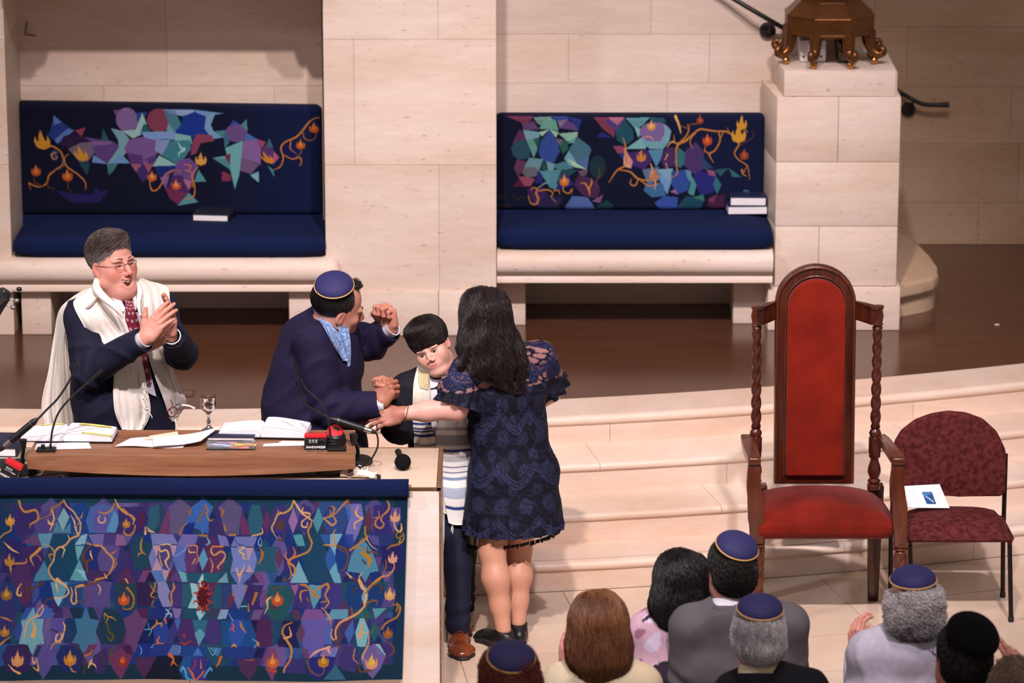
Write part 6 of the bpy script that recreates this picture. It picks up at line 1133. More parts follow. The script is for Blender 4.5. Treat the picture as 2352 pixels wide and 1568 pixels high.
# guitar headstock reaching in at the left edge
gt = empty('guitar', 'black guitar headstock with silver tuning pegs at the left edge of the frame', 'guitar')
Yg_ = -0.2
hd = [P(-30, 720, Yg_), P(-20, 690, Yg_), P(-4, 662, Yg_), P(8, 660, Yg_), P(26, 672, Yg_), P(22, 690, Yg_), P(8, 708, Yg_), P(-5, 735, Yg_)]
prism('headstock', [(p[0], p[2]) for p in hd], Yg_-0.008, Yg_+0.008, INK, gt, 0.003, axis='y')
for (x0, y0, x1, y1) in ((20, 672, 44, 664), (22, 686, 38, 690), (14, 700, 30, 706)):
    pg_ = tube('tuning_peg', [P(x0, y0, Yg_), P((x0*.4+x1*.6), (y0*.4+y1*.6), Yg_)], 0.004, STEEL, gt, 10)
    V, Fs = lathe_arrays([(0.001, -0.012), (0.008, -0.01), (0.010, 0), (0.008, 0.01), (0.001, 0.012)], 12, P(x1, y1, Yg_), Matrix.Rotation(math.pi/2, 4, 'Y'))
    link('knob', auto_smooth(mesh_np('knob', V, Fs), 70), INK if y0 < 680 else STEEL, pg_)
for k in range(4): tube('string', catmull([P(-28+4*k, 716, Yg_-0.011), P(-2+4*k, 690, Yg_-0.012), P(8+3*k, 668+7*k, Yg_-0.011)], 8), 0.0008, STEEL, gt, 5)
lathe('string_post', [(0.001, 0), (0.005, 0), (0.005, 0.012), (0.001, 0.013)], P(10, 668, Yg_-0.008), STEEL, gt, 10, Matrix.Rotation(math.pi/2, 4, 'X'))
n0, n1 = P(-22, 725, Yg_), P(-150, 970, Yg_+0.03); tube('neck', [n0, n1], 0.022, MAHO_L, gt, 12)
d_ = (n1-n0)/np.linalg.norm(n1-n0); e_ = np.array([d_[2], 0, -d_[0]])
ol = [n1+d_*(0.22-0.24*math.cos(t))+e_*(0.155-0.035*math.cos(2*t)*math.cos(t)+0.03*math.cos(2*t))*math.sin(t) for t in np.linspace(0, 2*math.pi, 40)[:-1]]
prism('body', [(p[0], p[2]) for p in ol], Yg_+0.02, Yg_+0.11, MAHO_L, gt, 0.006, axis='y')
c_ = n1+d_*0.40; tube('stand', [(c_[0], Yg_+0.13, c_[2]), (c_[0], Yg_+0.15, 0.02)], 0.012, INK, gt, 10); lathe('stand_base', [(0.001, 0), (0.16, 0), (0.16, 0.012), (0.02, 0.02), (0.001, 0.02)], (c_[0], Yg_+0.15, 0), INK, gt, 24)
tube('stand_hook', [(c_[0], Yg_+0.15, c_[2]+0.08), (c_[0], Yg_+0.10, c_[2]+0.02)], 0.012, INK, gt, 8)
# ================================================================== PEOPLE: sculpting tools
def nrm(v): v = np.asarray(v, float); return v/(np.linalg.norm(v)+1e-12)
def ridge(p, seed, k, axis=None): return np.clip(1-np.abs(wave(p, seed, k, 4, axis))*1.6, 0, 1)**2
def wave(p, seed, k, n=7, axis=None):
    """smooth pseudo-noise in -1..1; axis = direction along which it stays constant (cloth folds run along it)"""
    r = np.random.RandomState(seed); out = 0
    for i in range(n):
        d = r.normal(size=3)
        if axis is not None: d = d-np.dot(d, axis)*0.85*np.asarray(axis)
        d = nrm(d)*k*(0.6+0.9*r.rand()); out = out+np.sin(p @ d+r.rand()*6.28)
    return out/math.sqrt(n)/1.2
class Sculpt:
    """signed-distance sculpting on a grid; .mesh() returns one smooth skin"""
    def __init__(s, lo, hi, h):
        s.lo = np.asarray(lo, float); s.h = h; n = np.ceil((np.asarray(hi)-s.lo)/h).astype(int)+1
        s.n = n; s.D = np.full(n, 0.5, np.float32); s.ax = [s.lo[i]+h*np.arange(n[i]) for i in range(3)]
    def _box(s, lo, hi):
        a = np.clip(np.floor((lo-s.lo)/s.h).astype(int), 0, s.n); b = np.clip(np.ceil((hi-s.lo)/s.h).astype(int)+1, 0, s.n)
        if np.any(b <= a): return None
        sl = tuple(slice(a[i], b[i]) for i in range(3))
        return sl, s.ax[0][sl[0]][:, None, None], s.ax[1][sl[1]][None, :, None], s.ax[2][sl[2]][None, None, :]
    def _mix(s, sl, d, k, op):
        A = s.D[sl]; d = d.astype(np.float32)
        if op == 0:
            r = np.minimum(A, d)
            if k > 0: q = np.clip(k-np.abs(A-d), 0, None); r = r-q*q/(4*k)
        else:
            d = -d; r = np.maximum(A, d)
            if k > 0: q = np.clip(k-np.abs(A-d), 0, None); r = r+q*q/(4*k)
        s.D[sl] = r
    def cone(s, a, b, ra, rb=None, k=0.0, op=0):
        a = np.asarray(a, float); b = np.asarray(b, float); rb = ra if rb is None else rb; m = max(ra, rb)+k+3*s.h
        w = s._box(np.minimum(a, b)-m, np.maximum(a, b)+m)
        if w is None: return s
        sl, X, Y, Z = w; d = b-a; L = d @ d+1e-12
        t = np.clip(((X-a[0])*d[0]+(Y-a[1])*d[1]+(Z-a[2])*d[2])/L, 0, 1)
        e = np.sqrt((X-a[0]-t*d[0])**2+(Y-a[1]-t*d[1])**2+(Z-a[2]-t*d[2])**2)-(ra+(rb-ra)*t)
        s._mix(sl, e, k, op); return s
    def chain(s, pts, rad, k=0.01, op=0):
        for i in range(len(pts)-1): s.cone(pts[i], pts[i+1], rad[i], rad[i+1], k, op)
        return s
    def ell(s, c, r, M=None, k=0.0, op=0):
        c = np.asarray(c, float); r = np.asarray(r, float); m = r.max()+k+3*s.h
        w = s._box(c-m, c+m)
        if w is None: return s
        sl, X, Y, Z = w; q = [X-c[0], Y-c[1], Z-c[2]]
        if M is not None: Mi = np.array(M.to_3x3()).T; q = [Mi[i, 0]*q[0]+Mi[i, 1]*q[1]+Mi[i, 2]*q[2] for i in range(3)]
        k0 = np.sqrt(sum((q[i]/r[i])**2 for i in range(3))); k1 = np.sqrt(sum((q[i]/r[i]**2)**2 for i in range(3)))+1e-9
        s._mix(sl, k0*(k0-1)/k1, k, op); return s
    def loft(s, secs, side, k=0.03, op=0):
        """stack of oval sections (centre, half width along side, half depth)"""
        for (c0, a0, b0), (c1, a1, b1) in zip(secs[:-1], secs[1:]):
            c0 = np.asarray(c0, float); c1 = np.asarray(c1, float); d = c1-c0; L = d @ d+1e-12
            sd = np.asarray(side, float); sd = nrm(sd-d*(sd @ d)/L); fw = np.cross(d/math.sqrt(L), sd); m = max(a0, a1, b0, b1)+k+3*s.h
            w = s._box(np.minimum(c0, c1)-m, np.maximum(c0, c1)+m)
            if w is None: continue
            sl, X, Y, Z = w; q = (X-c0[0], Y-c0[1], Z-c0[2])
            t0 = (q[0]*d[0]+q[1]*d[1]+q[2]*d[2])/L; t = np.clip(t0, 0, 1)
            u = q[0]*sd[0]+q[1]*sd[1]+q[2]*sd[2]; v = q[0]*fw[0]+q[1]*fw[1]+q[2]*fw[2]; x = (t0-t)*math.sqrt(L)
            a = a0+(a1-a0)*t; b = b0+(b1-b0)*t; mn = np.minimum(a, b)
            s._mix(sl, (np.sqrt((u/a)**2+(v/b)**2+(x/mn)**2)-1)*mn, k, op)
        return s
    def cut(s, p, n, k=0.0):
        n = nrm(n); X, Y, Z = s.ax; d = (X[:, None, None]-p[0])*n[0]+(Y[None, :, None]-p[1])*n[1]+(Z[None, None, :]-p[2])*n[2]
        s.D = np.maximum(s.D, d.astype(np.float32)); return s
    def fold(s, fn, band=0.03):
        I = np.nonzero(np.abs(s.D) < band); p = np.stack([s.ax[i][I[i]] for i in range(3)], -1)
        s.D[I] += fn(p).astype(np.float32); return s
    def sample(s, p, g):
        q = [np.clip((p[..., a]-s.lo[a])/s.h, 0, s.n[a]-1.001) for a in range(3)]; i = [x.astype(int) for x in q]; f = [x-y for x, y in zip(q, i)]; d = 0; G = 0
        for a in (0, 1):
            for b in (0, 1):
                for c in (0, 1):
                    w = (f[0] if a else 1-f[0])*(f[1] if b else 1-f[1])*(f[2] if c else 1-f[2]); I = (i[0]+a, i[1]+b, i[2]+c); d = d+w*s.D[I]; G = G+w[..., None]*g[I]
        return d, G
    def mesh(s):
        D = s.D; S = D < 0; n = D.shape
        c = np.zeros((n[0]-1, n[1]-1, n[2]-1), np.uint8)
        offs = [(i, j, k) for i in (0, 1) for j in (0, 1) for k in (0, 1)]
        for (i, j, k) in offs: c += S[i:n[0]-1+i, j:n[1]-1+j, k:n[2]-1+k]
        idx = np.argwhere((c > 0) & (c < 8))
        if len(idx) == 0: return np.zeros((0, 3)), np.zeros((0, 4), int)
        val = np.stack([D[idx[:, 0]+i, idx[:, 1]+j, idx[:, 2]+k] for (i, j, k) in offs], 1).astype(float)
        acc = np.zeros((len(idx), 3)); cnt = np.zeros(len(idx))
        for a in range(8):
            for b in range(a+1, 8):
                da = np.abs(np.array(offs[a])-np.array(offs[b]))
                if da.sum() != 1: continue
                va, vb = val[:, a], val[:, b]; m = (va < 0) != (vb < 0); t = np.where(m, va/(va-vb+1e-20), 0)
                acc += np.where(m[:, None], np.array(offs[a])+t[:, None]*(np.array(offs[b])-np.array(offs[a])), 0); cnt += m
        V = s.lo+s.h*(idx+acc/cnt[:, None])
        num = np.full(c.shape, -1, np.int32); num[tuple(idx.T)] = np.arange(len(idx))
        Q = []
        for ax in range(3):
            sa = [slice(1, -1)]*3; sb = [slice(1, -1)]*3; sa[ax] = slice(0, -1); sb[ax] = slice(1, None)
            e = S[tuple(sa)] != S[tuple(sb)]; ins = S[tuple(sa)]
            P_ = np.argwhere(e); fl = ins[tuple(P_.T)]
            o = [1, 1, 1]; o[ax] = 0; P_ = P_+np.array(o); u, v = [(1, 2), (2, 0), (0, 1)][ax]
            def at(du, dv): q = P_.copy(); q[:, u] -= du; q[:, v] -= dv; return num[tuple(q.T)]
            q = np.stack([at(1, 1), at(0, 1), at(0, 0), at(1, 0)], 1); q[~fl] = q[~fl][:, ::-1]; Q.append(q)
        Q = np.vstack(Q); return V, Q[(Q >= 0).all(1)]
def join(parts):
    V = []; Q = []; C = []; o = 0
    for v, q, c in parts:
        V.append(v); Q.append(q+o); C.append(np.broadcast_to(c, (len(v), 3)) if np.ndim(c) < 2 else c); o += len(v)
    return np.vstack(V), np.vstack(Q), np.vstack(C)
def tf(V, M): M = np.array(M); return V @ M[:3, :3].T+M[:3, 3]
def grown(name, sc_, m, parent, col=None, label=None, M=None):
    V, Q = sc_.mesh()
    if M is not None: V = tf(V, M)
    me = mesh_np(name, V, Q)
    if col is not None: set_col(me, col(V) if callable(col) else np.tile(col, (len(V), 1)))
    return link(name, me, m, parent, label)
def bvh(o): me = o.data; return BVHTree.FromPolygons([v.co.copy() for v in me.vertices], [tuple(p.vertices) for p in me.polygons])
def drape(trees, rows, nu, nv, off=0.006, thick=0.004, amp=0.0, seed=0, foldk=60.0, smooth=3, Ydef=0.0):
    """cloth laid on the clothes below: rows of (px,py) pairs along its length -> grid resting on the first surface met"""
    ctrl = np.array([[np.array(p, float) for p in r] for r in rows])
    G = patch([[np.r_[p, 0] for p in r] for r in ctrl], nu, nv)[..., :2]
    T = np.full((nu, nv), np.nan); o = Vector(CAMP)
    for i in range(nu):
        for j in range(nv):
            d = Vector(ray(*G[i, j])).normalized()
            for t in trees:
                h = t.ray_cast(o, d)
                if h[0] is not None: T[i, j] = np.nanmin([T[i, j], h[3]])
    if np.isnan(T).all(): T[:] = np.linalg.norm(P(*G[0, 0], Ydef)-CAMP)
    for _ in range(200):
        m = np.isnan(T)
        if not m.any(): break
        A = np.pad(T, 1, constant_values=np.nan); nb = np.stack([A[:-2, 1:-1], A[2:, 1:-1], A[1:-1, :-2], A[1:-1, 2:]])
        with np.errstate(all='ignore'):
            import warnings; warnings.simplefilter('ignore'); f = np.nanmean(nb, 0)
        T[m] = f[m]+0.004
    for _ in range(smooth):
        A = np.pad(T, 1, mode='edge'); S_ = (A[:-2, 1:-1]+A[2:, 1:-1]+A[1:-1, :-2]+A[1:-1, 2:]+2*T)/6; T = np.minimum(T, S_) if _ == 0 else S_
    out = np.zeros((nu, nv, 3)); v = np.linspace(0, 1, nv)[None, :]; u = np.linspace(0, 1, nu)[:, None]
    r = np.random.RandomState(seed); f = sum(np.sin(foldk*0.1*(1+.5*i)*(v+0.25*r.randn()*u)+r.rand()*6) for i in range(3))/2.2
    T = T-off-amp*f
    for i in range(nu):
        for j in range(nv): out[i, j] = CAMP+nrm(ray(*G[i, j]))*T[i, j]
    return out
def drape_line(tree, pts, rad, off=0.002, n=None):
    q = catmull([np.array(p, float) for p in pts], n or len(pts)*4) if len(pts) > 2 else np.array(pts, float); o = Vector(CAMP); out = []
    for p in q:
        d = Vector(ray(*p)).normalized(); h = tree.ray_cast(o, d)
        if h[0] is not None: out.append(np.array(h[0]-d*off))
    return (np.array(out), rad) if len(out) > 1 else None
def strands(V, N, dirs, L, r, n=7, lift=0.004, curl=0.0, ck=3.0, col=(40, 30, 26), cvar=0.3, seed=0, col2=None, mix=None, curv=4.0, skin=None):
    """locks lying on a hair mass: roots V, normals N, comb directions (arrays) -> verts, quads, colours"""
    r_ = np.random.RandomState(seed); k = len(V); t = np.linspace(0, 1, n)
    T = dirs-N*np.sum(dirs*N, 1)[:, None]; T /= np.linalg.norm(T, axis=1)[:, None]+1e-9; B = np.cross(N, T)
    Ls = (L*(0.6+0.8*r_.rand(k)))[:, None, None]; ph = r_.rand(k, 1, 1)*6.28; tt = t[None, :, None]
    Pp = V[:, None]+T[:, None]*Ls*tt-N[:, None]*(Ls*tt)**2*curv*.5
    if skin is not None:   # let every lock follow the mass it lies on
        g = np.stack(np.gradient(skin.D, skin.h), -1)
        for _ in range(3):
            d, G_ = skin.sample(Pp, g); G_ = G_/(np.linalg.norm(G_, axis=-1)[..., None]+1e-6)
            Pp = Pp+G_*np.where(np.abs(d) < .05, np.clip(.0008-d, -.02, .02), 0)[..., None]*.8
    bad = np.abs(skin.sample(Pp, g)[0]).max(1) > .02 if skin is not None else None
    if bad is not None: Pp[bad] = V[bad][:, None]-N[bad][:, None]*.004+0*Pp[bad]+T[bad][:, None]*.002*tt
    Pp = Pp+N[:, None]*(lift*(2.2*r_.rand(k)[:, None, None]-.3)*np.sin(tt*2.6))
    if curl: Pp = Pp+curl*(B[:, None]*np.sin(tt*ck*6.28+ph)+N[:, None]*(.3+np.cos(tt*ck*6.28+ph)))*(0.3+tt)
    rr = r*(0.7+0.6*r_.rand(k))[:, None]*np.array([0.8]+[1.0]*(n-3)+[0.75, 0.2])[None, :]
    D = np.gradient(Pp, axis=1); D /= np.linalg.norm(D, axis=2)[..., None]+1e-9
    A = np.cross(D, N[:, None]+0*D); A /= np.linalg.norm(A, axis=2)[..., None]+1e-9; C_ = np.cross(A, D)
    ang = np.array([0, 2.094, 4.189]); R = Pp[:, :, None]+rr[..., None, None]*(np.cos(ang)[None, None, :, None]*A[:, :, None]+np.sin(ang)[None, None, :, None]*C_[:, :, None])
    I = np.arange(k*n*3).reshape(k, n, 3); J = np.roll(I, -1, 2)
    Q = np.stack([I[:, :-1], J[:, :-1], J[:, 1:], I[:, 1:]], -1).reshape(-1, 4)
    c = np.tile(linA(col), (k, 1))
    if col2 is not None: mm = (r_.rand(k) if mix is None else np.clip(mix(V)+0.35*(r_.rand(k)-.5), 0, 1))[:, None]; c = c*(1-mm)+linA(col2)*mm
    c = c*(1+cvar*(2*r_.rand(k)-1))[:, None]
    return R.reshape(-1, 3), Q, np.repeat(c, n*3, 0)
def vnormals(V, Q):
    n = np.cross(V[Q[:, 2]]-V[Q[:, 0]], V[Q[:, 3]]-V[Q[:, 1]]); N = np.zeros_like(V)
    for i in range(4): np.add.at(N, Q[:, i], n)
    return N/(np.linalg.norm(N, axis=1)[:, None]+1e-12)

SKIN = mk('skin', (255, 255, 255), 0.48, 0, 0.05, 120, 0.06, 260, vcol=True, sss=0.12, spec=0.35)
HAIR = mk('hair', (255, 255, 255), 0.42, 0, 0.12, 300, 0.0, 100, vcol=True, spec=0.45)
EYEW = mk('eye_white', (214, 206, 200), 0.2); IRIS = mk('iris', (46, 30, 22), 0.15); MOUTH = mk('mouth_dark', (104, 38, 38), 0.5); TEETH = mk('teeth', (226, 214, 198), 0.25); BROW = mk('brow_hair', (34, 26, 24), 0.7)
KIP = mk('kippah_navy', (46, 44, 92), 0.62, 0, 0.12, 300, 0.2, 500, spec=0.25); KIPT = mk('gold_piping', (206, 158, 92), 0.5)
SHIRT = mk('white_shirt', (226, 222, 232), 0.75, 0, 0.04, 40)
def rot(yaw, pitch=0, roll=0): return Matrix.Rotation(R_(yaw), 4, 'Z') @ Matrix.Rotation(R_(-pitch), 4, 'X') @ Matrix.Rotation(R_(roll), 4, 'Y')

def head_sculpt(h=0.003, face=True, jaw=1.0, neck=0.056, mouth=0.0, smile=0.0, fat=0.0, kid=0.0, neck_dir=(0, -0.05, -0.20)):
    s = Sculpt((-.115, -.145, -.27), (.115, .15, .15), h)
    s.ell((0, -.014, .046), (.0745, .097, .083)); s.ell((0, .006, .005), (.069, .078, .10), k=.03)
    s.ell((0, .030, -.040), (.058*jaw+fat*.5, .062, .080), k=.03)
    for q in (-1, 1): s.ell((q*.047*jaw, .012, -.072), (.018+fat*.5, .032, .022), k=.035)
    s.ell((0, .070, -.102), (.026*jaw+fat*.4, .020, .019), k=.03)
    if fat: s.ell((0, .045, -.115), (.05, .05, .03+fat*.6), k=.035)
    s.chain([(0, -.022, -.05), (neck_dir[0]*.5, neck_dir[1]*.6, -.12), (neck_dir[0], neck_dir[1], neck_dir[2])], [neck, neck, neck*1.08], k=.035)
    for q in (-1, 1):
        Me = Matrix.Rotation(R_(12*q), 4, 'Z') @ Matrix.Rotation(R_(-14), 4, 'X')
        s.ell((q*.077, -.008, -.004), (.008, .019, .031), Me, k=.006); s.ell((q*.076, -.004, -.026), (.008, .011, .013), Me, k=.006)
        s.ell((q*.086, -.003, .000), (.006, .010, .017), Me, k=.005, op=1)
    if not face: return s
    for q in (-1, 1):
        s.ell((q*.044, .062, -.022), (.024, .020, .017+smile*.3), k=.022)          # cheek
        s.ell((q*.031, .083, .022), (.024, .012-.004*kid, .007), Matrix.Rotation(R_(-14*q), 4, 'Z'), k=.014)  # brow ridge
        s.ell((q*.031, .102, .002), (.018, .020-.003*kid, .010), k=.014, op=1)              # socket
        s.ell((q*.031, .0725, .002), (.0155, .0145, .0120), k=.004)                # eyeball under the lids
    s.chain([(0, .090, .012), (0, .104-.006*kid, -.012), (0, .116-.010*kid, -.030+.003*kid)], [.0075, .0085-.001*kid, .0115-.002*kid], k=.013)
    for q in (-1, 1): s.ell((q*.0125, .103, -.036), (.0085, .011, .0085), k=.006); s.ell((q*.007, .112, -.0435), (.0032, .005, .0035), k=.003, op=1)
    w = 1+smile*6; up = smile*.35
    s.ell((0, .083, -.068), (.030, .020, .020), k=.02)
    if mouth:
        s.ell((0, .096, -.066-mouth*.3), (.022*w, .030, .004+mouth*.5), k=.003, op=1)
        for q in (-1, 1): s.ell((q*.014*w, .093, -.064-mouth*.20+up*.35), (.0125, .030, .004+mouth*.40), k=.004, op=1)
        s.chain([(-.025*w, .082, -.060+up), (-.012, .0955, -.0575), (0, .0975, -.0585), (.012, .0955, -.0575), (.025*w, .082, -.060+up)], [.003, .0042, .0042, .0042, .003], k=.005)
        s.chain([(-.024*w, .080, -.064+up), (-.013, .092, -.073-mouth*.75), (0, .095, -.076-mouth*.9), (.013, .092, -.073-mouth*.75), (.024*w, .080, -.064+up)], [.003, .005, .0058, .005, .003], k=.005)
    else:
        s.chain([(-.023*w, .083, -.0655+up), (-.011, .0955, -.0625), (0, .0975, -.064), (.011, .0955, -.0625), (.023*w, .083, -.0655+up)], [.0025, .0045, .0045, .0045, .0025], k=.005)
        s.chain([(-.020*w, .083, -.069+up), (0, .0955, -.0735), (.020*w, .083, -.069+up)], [.003, .006, .003], k=.005)
        s.chain([(-.025*w, .0935, -.0655+up), (-.01, .1035, -.0672), (0, .105, -.0682), (.01, .1035, -.0672), (.025*w, .0935, -.0655+up)], [.0016]*5, k=.003, op=1)
    if kid:
        for q in (-1, 1): s.ell((q*.036, .050, -.048), (.030, .032, .034), k=.03)
    if smile and not kid:
        for q in (-1, 1): s.chain([(q*.020, .101, -.036), (q*.033, .094, -.052), (q*.037, .086, -.070)], [.002, .0035, .002], k=.008, op=1)
    return s
def head_colour(V, base, lips=(168, 92, 84), rosy=0.5, beard=0.0):
    c = np.tile(linA(base), (len(V), 1)); x, y, z = V.T
    def mixin(m, col): c[:] = c*(1-m[:, None])+linA(col)*m[:, None]
    g = lambda px, py, pz, r: np.exp(-(((np.abs(x)-px)**2+(y-py)**2+(z-pz)**2)/r**2))
    rc = np.array(base)*np.array([1.0, .78, .74])
    mixin(np.clip(rosy*(g(.045, .07, -.03, .026)+g(0, .115, -.03, .018)+0.8*g(.08, 0, 0, .03)), 0, .8), rc)
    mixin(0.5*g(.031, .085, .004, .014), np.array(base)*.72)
    if beard: mixin(beard*np.clip((-.045-z)/.03, 0, 1)*(y > -.01)*(z > -.15), np.array(base)*np.array([.72, .72, .76]))
    m = np.exp(-((z+.067)/.009)**2-(x/.023)**4)*(y > .08)
    mixin(np.clip(m*1.1, 0, 1), lips); return c
def eyes(root, M, open_=1.0):
    for q in (-1, 1):
        c = np.array([q*.031, .0735, .002])
        V, Fs = lathe_arrays([(.013*math.sin(t), -.013*math.cos(t)) for t in np.linspace(.02, 3.12, 12)], 16, c)
        V = tf((V-c)*np.array([1.05, 1.0, .42*open_])+c+np.array([0, .0032, -.0005]), M)
        e = link('eye', auto_smooth(mesh_np('eye', V, Fs), 80), EYEW, root)
        V, Fs = lathe_arrays([(.0001, .0), (.0066, .0), (.0060, .0012), (.0001, .0018)], 14, (0, 0, 0), Matrix.Rotation(-math.pi/2, 4, 'X'))
        V = V*np.array([1, 1, .8*min(1, open_)]); V = tf(V+c+np.array([0, .0163, -.0008]), M); link('iris', mesh_np('iris', V, Fs), IRIS, e)
def brows(root, M, m=None, wd=.0035, up=0.0, arch=0.0):
    for q in (-1, 1):
        p = tf(catmull([np.array([q*.013, .0955, .0245+up+arch]), np.array([q*.029, .0935, .0285+up+arch*.6]), np.array([q*.047, .076, .0205+up])], 9), M)
        tube('eyebrow', p, np.array([.7, 1, 1.1, 1.1, 1, .9, .8, .6, .3])*wd, m or BROW, root, 6)
def skinned(root, parts, label=None):
    V, Q, C = join(parts); me = mesh_np('body', V, Q); set_col(me, C); return link('body', me, SKIN, root, label)
def put_hair(root, s, M, col, dens, dirf, L, r, keep=None, seed=1, dn=.16, **kw):
    """hair mass from a sculpt in head space plus loose locks combed over it"""
    V, Q = s.mesh(); N = vnormals(V, Q); rs = np.random.RandomState(seed)
    ok = np.arange(len(V)) if keep is None else np.nonzero(keep(V))[0]
    i = rs.choice(ok, dens); d = dirf(V[i], N[i]); d = d/(np.linalg.norm(d, axis=1)[:, None]+1e-9)+dn*rs.normal(size=(dens, 3))
    base = linA(col) if kw.get('col2') is None else None
    if base is None:
        mm = np.clip(kw['mix'](V), 0, 1)[:, None] if kw.get('mix') else 0.5; cb = linA(col)*(1-mm)+linA(kw['col2'])*mm
    else: cb = np.tile(base, (len(V), 1))
    v2, q2, c2 = strands(V[i], N[i], d, L, r, col=col, seed=seed, skin=s, **kw)
    v, q, c = join([(V, Q, cb*0.8), (v2, q2, c2)])
    me = mesh_np('hair', tf(v, M), q); set_col(me, c); return link('hair', me, HAIR, root)
def kippah(root, M, c, tiltx, tilty=0, rad=.083, rise=.040, m=None, trim=True, peak=0.004):
    Mk = M @ Matrix.Translation(c) @ Matrix.Rotation(R_(tiltx), 4, 'X') @ Matrix.Rotation(R_(tilty), 4, 'Y'); n, k = 14, 48; V = []; Fs = []
    for i in range(n+1):
        t = i/n; r = rad*math.sin(t*math.pi/2*0.98)
        for j in range(k):
            a = 2*math.pi*j/k; seam = 0.0012*abs(math.sin(2*a))**0.3*math.sin(t*3.0); z = rise*(math.cos(t*math.pi/2))+peak*(1-t)**3-0.0012+seam
            V.append((r*math.cos(a), r*math.sin(a), z))
    Fs = [[i*k+j, i*k+(j+1) % k, (i+1)*k+(j+1) % k, (i+1)*k+j] for i in range(n) for j in range(k)][::1]
    V2 = [(x*1.0, y*1.0, z-0.0025) for x, y, z in V]; o = len(V); Fs2 = [[a+o for a in f][::-1] for f in Fs]
    rimf = [[n*k+j, n*k+(j+1) % k, o+n*k+(j+1) % k, o+n*k+j] for j in range(k)]
    me = mesh_np('kippah', tf(np.array(V+V2), Mk), [f[::-1] for f in Fs]+[f[::-1] for f in Fs2]+rimf); o_ = link('kippah', auto_smooth(me, 50), m or KIP, root)
    if trim: tube('piping', tf(np.array([(rad*1.0*math.cos(a), rad*1.0*math.sin(a), -0.001) for a in np.linspace(0, 2*math.pi, 49)]), Mk), .0032, KIPT, o_, 8)
    return o_
def kp(tilt, ext=.071, side=0.0): return (side, -.022-ext*math.sin(R_(tilt))*1.12, .046+ext*math.cos(R_(tilt)))
def hand(W, f, n, curl, thumb, mir=1, sc=1.0, spread=2.0, h=.0024, col=(200, 140, 118), arm=.10, elbow=None, knuck=0.0):
    """hand with a palm, four unequal bent fingers and a side thumb. W wrist, f finger direction, n back of hand;
    curl = [(mcp,pip,dip)]*4 in degrees from the index; thumb = three points in hand space"""
    f = nrm(f); n = np.asarray(n, float); n = nrm(n-f*(n @ f)); x = np.cross(f, n); M = np.eye(4)
    M[:3, 0] = x*sc; M[:3, 1] = f*sc; M[:3, 2] = n*sc; M[:3, 3] = W
    s = Sculpt((-.125, -.14, -.13), (.125, .21, .13), h)
    X = lambda a, b, c: (a*mir, b, c)
    ew = np.array([0, -1.0, 0]) if elbow is None else nrm(M[:3, :3].T @ (np.asarray(elbow)-np.asarray(W)))
    s.chain([ew*arm, ew*.02, (0, 0, 0), X(0, .01, 0)], [.029, .026, .025, .025], k=.01)
    for q in (-1, 1): s.cone(X(q*.012, -.01, 0), X(q*.013, .02, 0), .016, .017, k=.015)
    s.ell(X(.0, .05, -.004), (.038, .050, .0165), k=.02); s.cone(X(.030, .024, -.008), X(.031, .082, -.001), .013, .0115, k=.015); s.cone(X(-.028, .02, -.006), X(-.031, .072, -.003), .014, .0105, k=.015)
    s.ell(X(.026, .034, -.014), (.016, .026, .014), Matrix.Rotation(R_(-20*mir), 4, 'Z'), k=.014)
    base = [(.030, .086), (.0105, .093), (-.010, .089), (-.029, .078)]; Ls = [(.042, .026, .021), (.047, .030, .022), (.043, .028, .022), (.034, .021, .019)]; rd = [.0092, .0094, .0090, .0080]
    ends = []
    for i in range(4):
        a = 0.0; p = np.array([base[i][0], base[i][1], .001+knuck]); sp = R_((1.5-i)*spread); pts = [p+np.array([0, -.012, -.001]), p.copy()]
        for j in range(3):
            a += R_(curl[i][j]); p = p+Ls[i][j]*np.array([math.sin(sp)*math.cos(a), math.cos(sp)*math.cos(a), -math.sin(a)]); pts.append(p.copy())
        pts = [X(*q) for q in pts]; s.chain(pts, [rd[i]*1.12, rd[i]*1.12, rd[i], rd[i]*.95, rd[i]*.78], k=.0035); ends.append((pts[-2], pts[-1]))
    tp_ = [X(*q) for q in thumb]; s.chain([X(.018, .018, -.012)]+tp_, [.0165, .0135, .0118, .0085], k=.007)
    V, Q = s.mesh(); C = np.tile(linA(col), (len(V), 1)); z = V[:, 2]
    for e in ends: d = np.linalg.norm(V-np.array(e[1]), axis=1); m = np.exp(-(d/.014)**2)[:, None]*.35; C = C*(1-m)+linA(np.array(col)*np.array([1, .82, .8]))*m
    return (tf(V, M), Q, C), M, ends
TH_OUT = [(.050, .045, -.014), (.062, .075, -.016), (.064, .104, -.016)]
TH_IN = [(.040, .045, -.026), (.036, .072, -.040), (.018, .088, -.046)]
FIST = [(72, 95, 60), (78, 98, 60), (82, 98, 60), (84, 96, 60)]

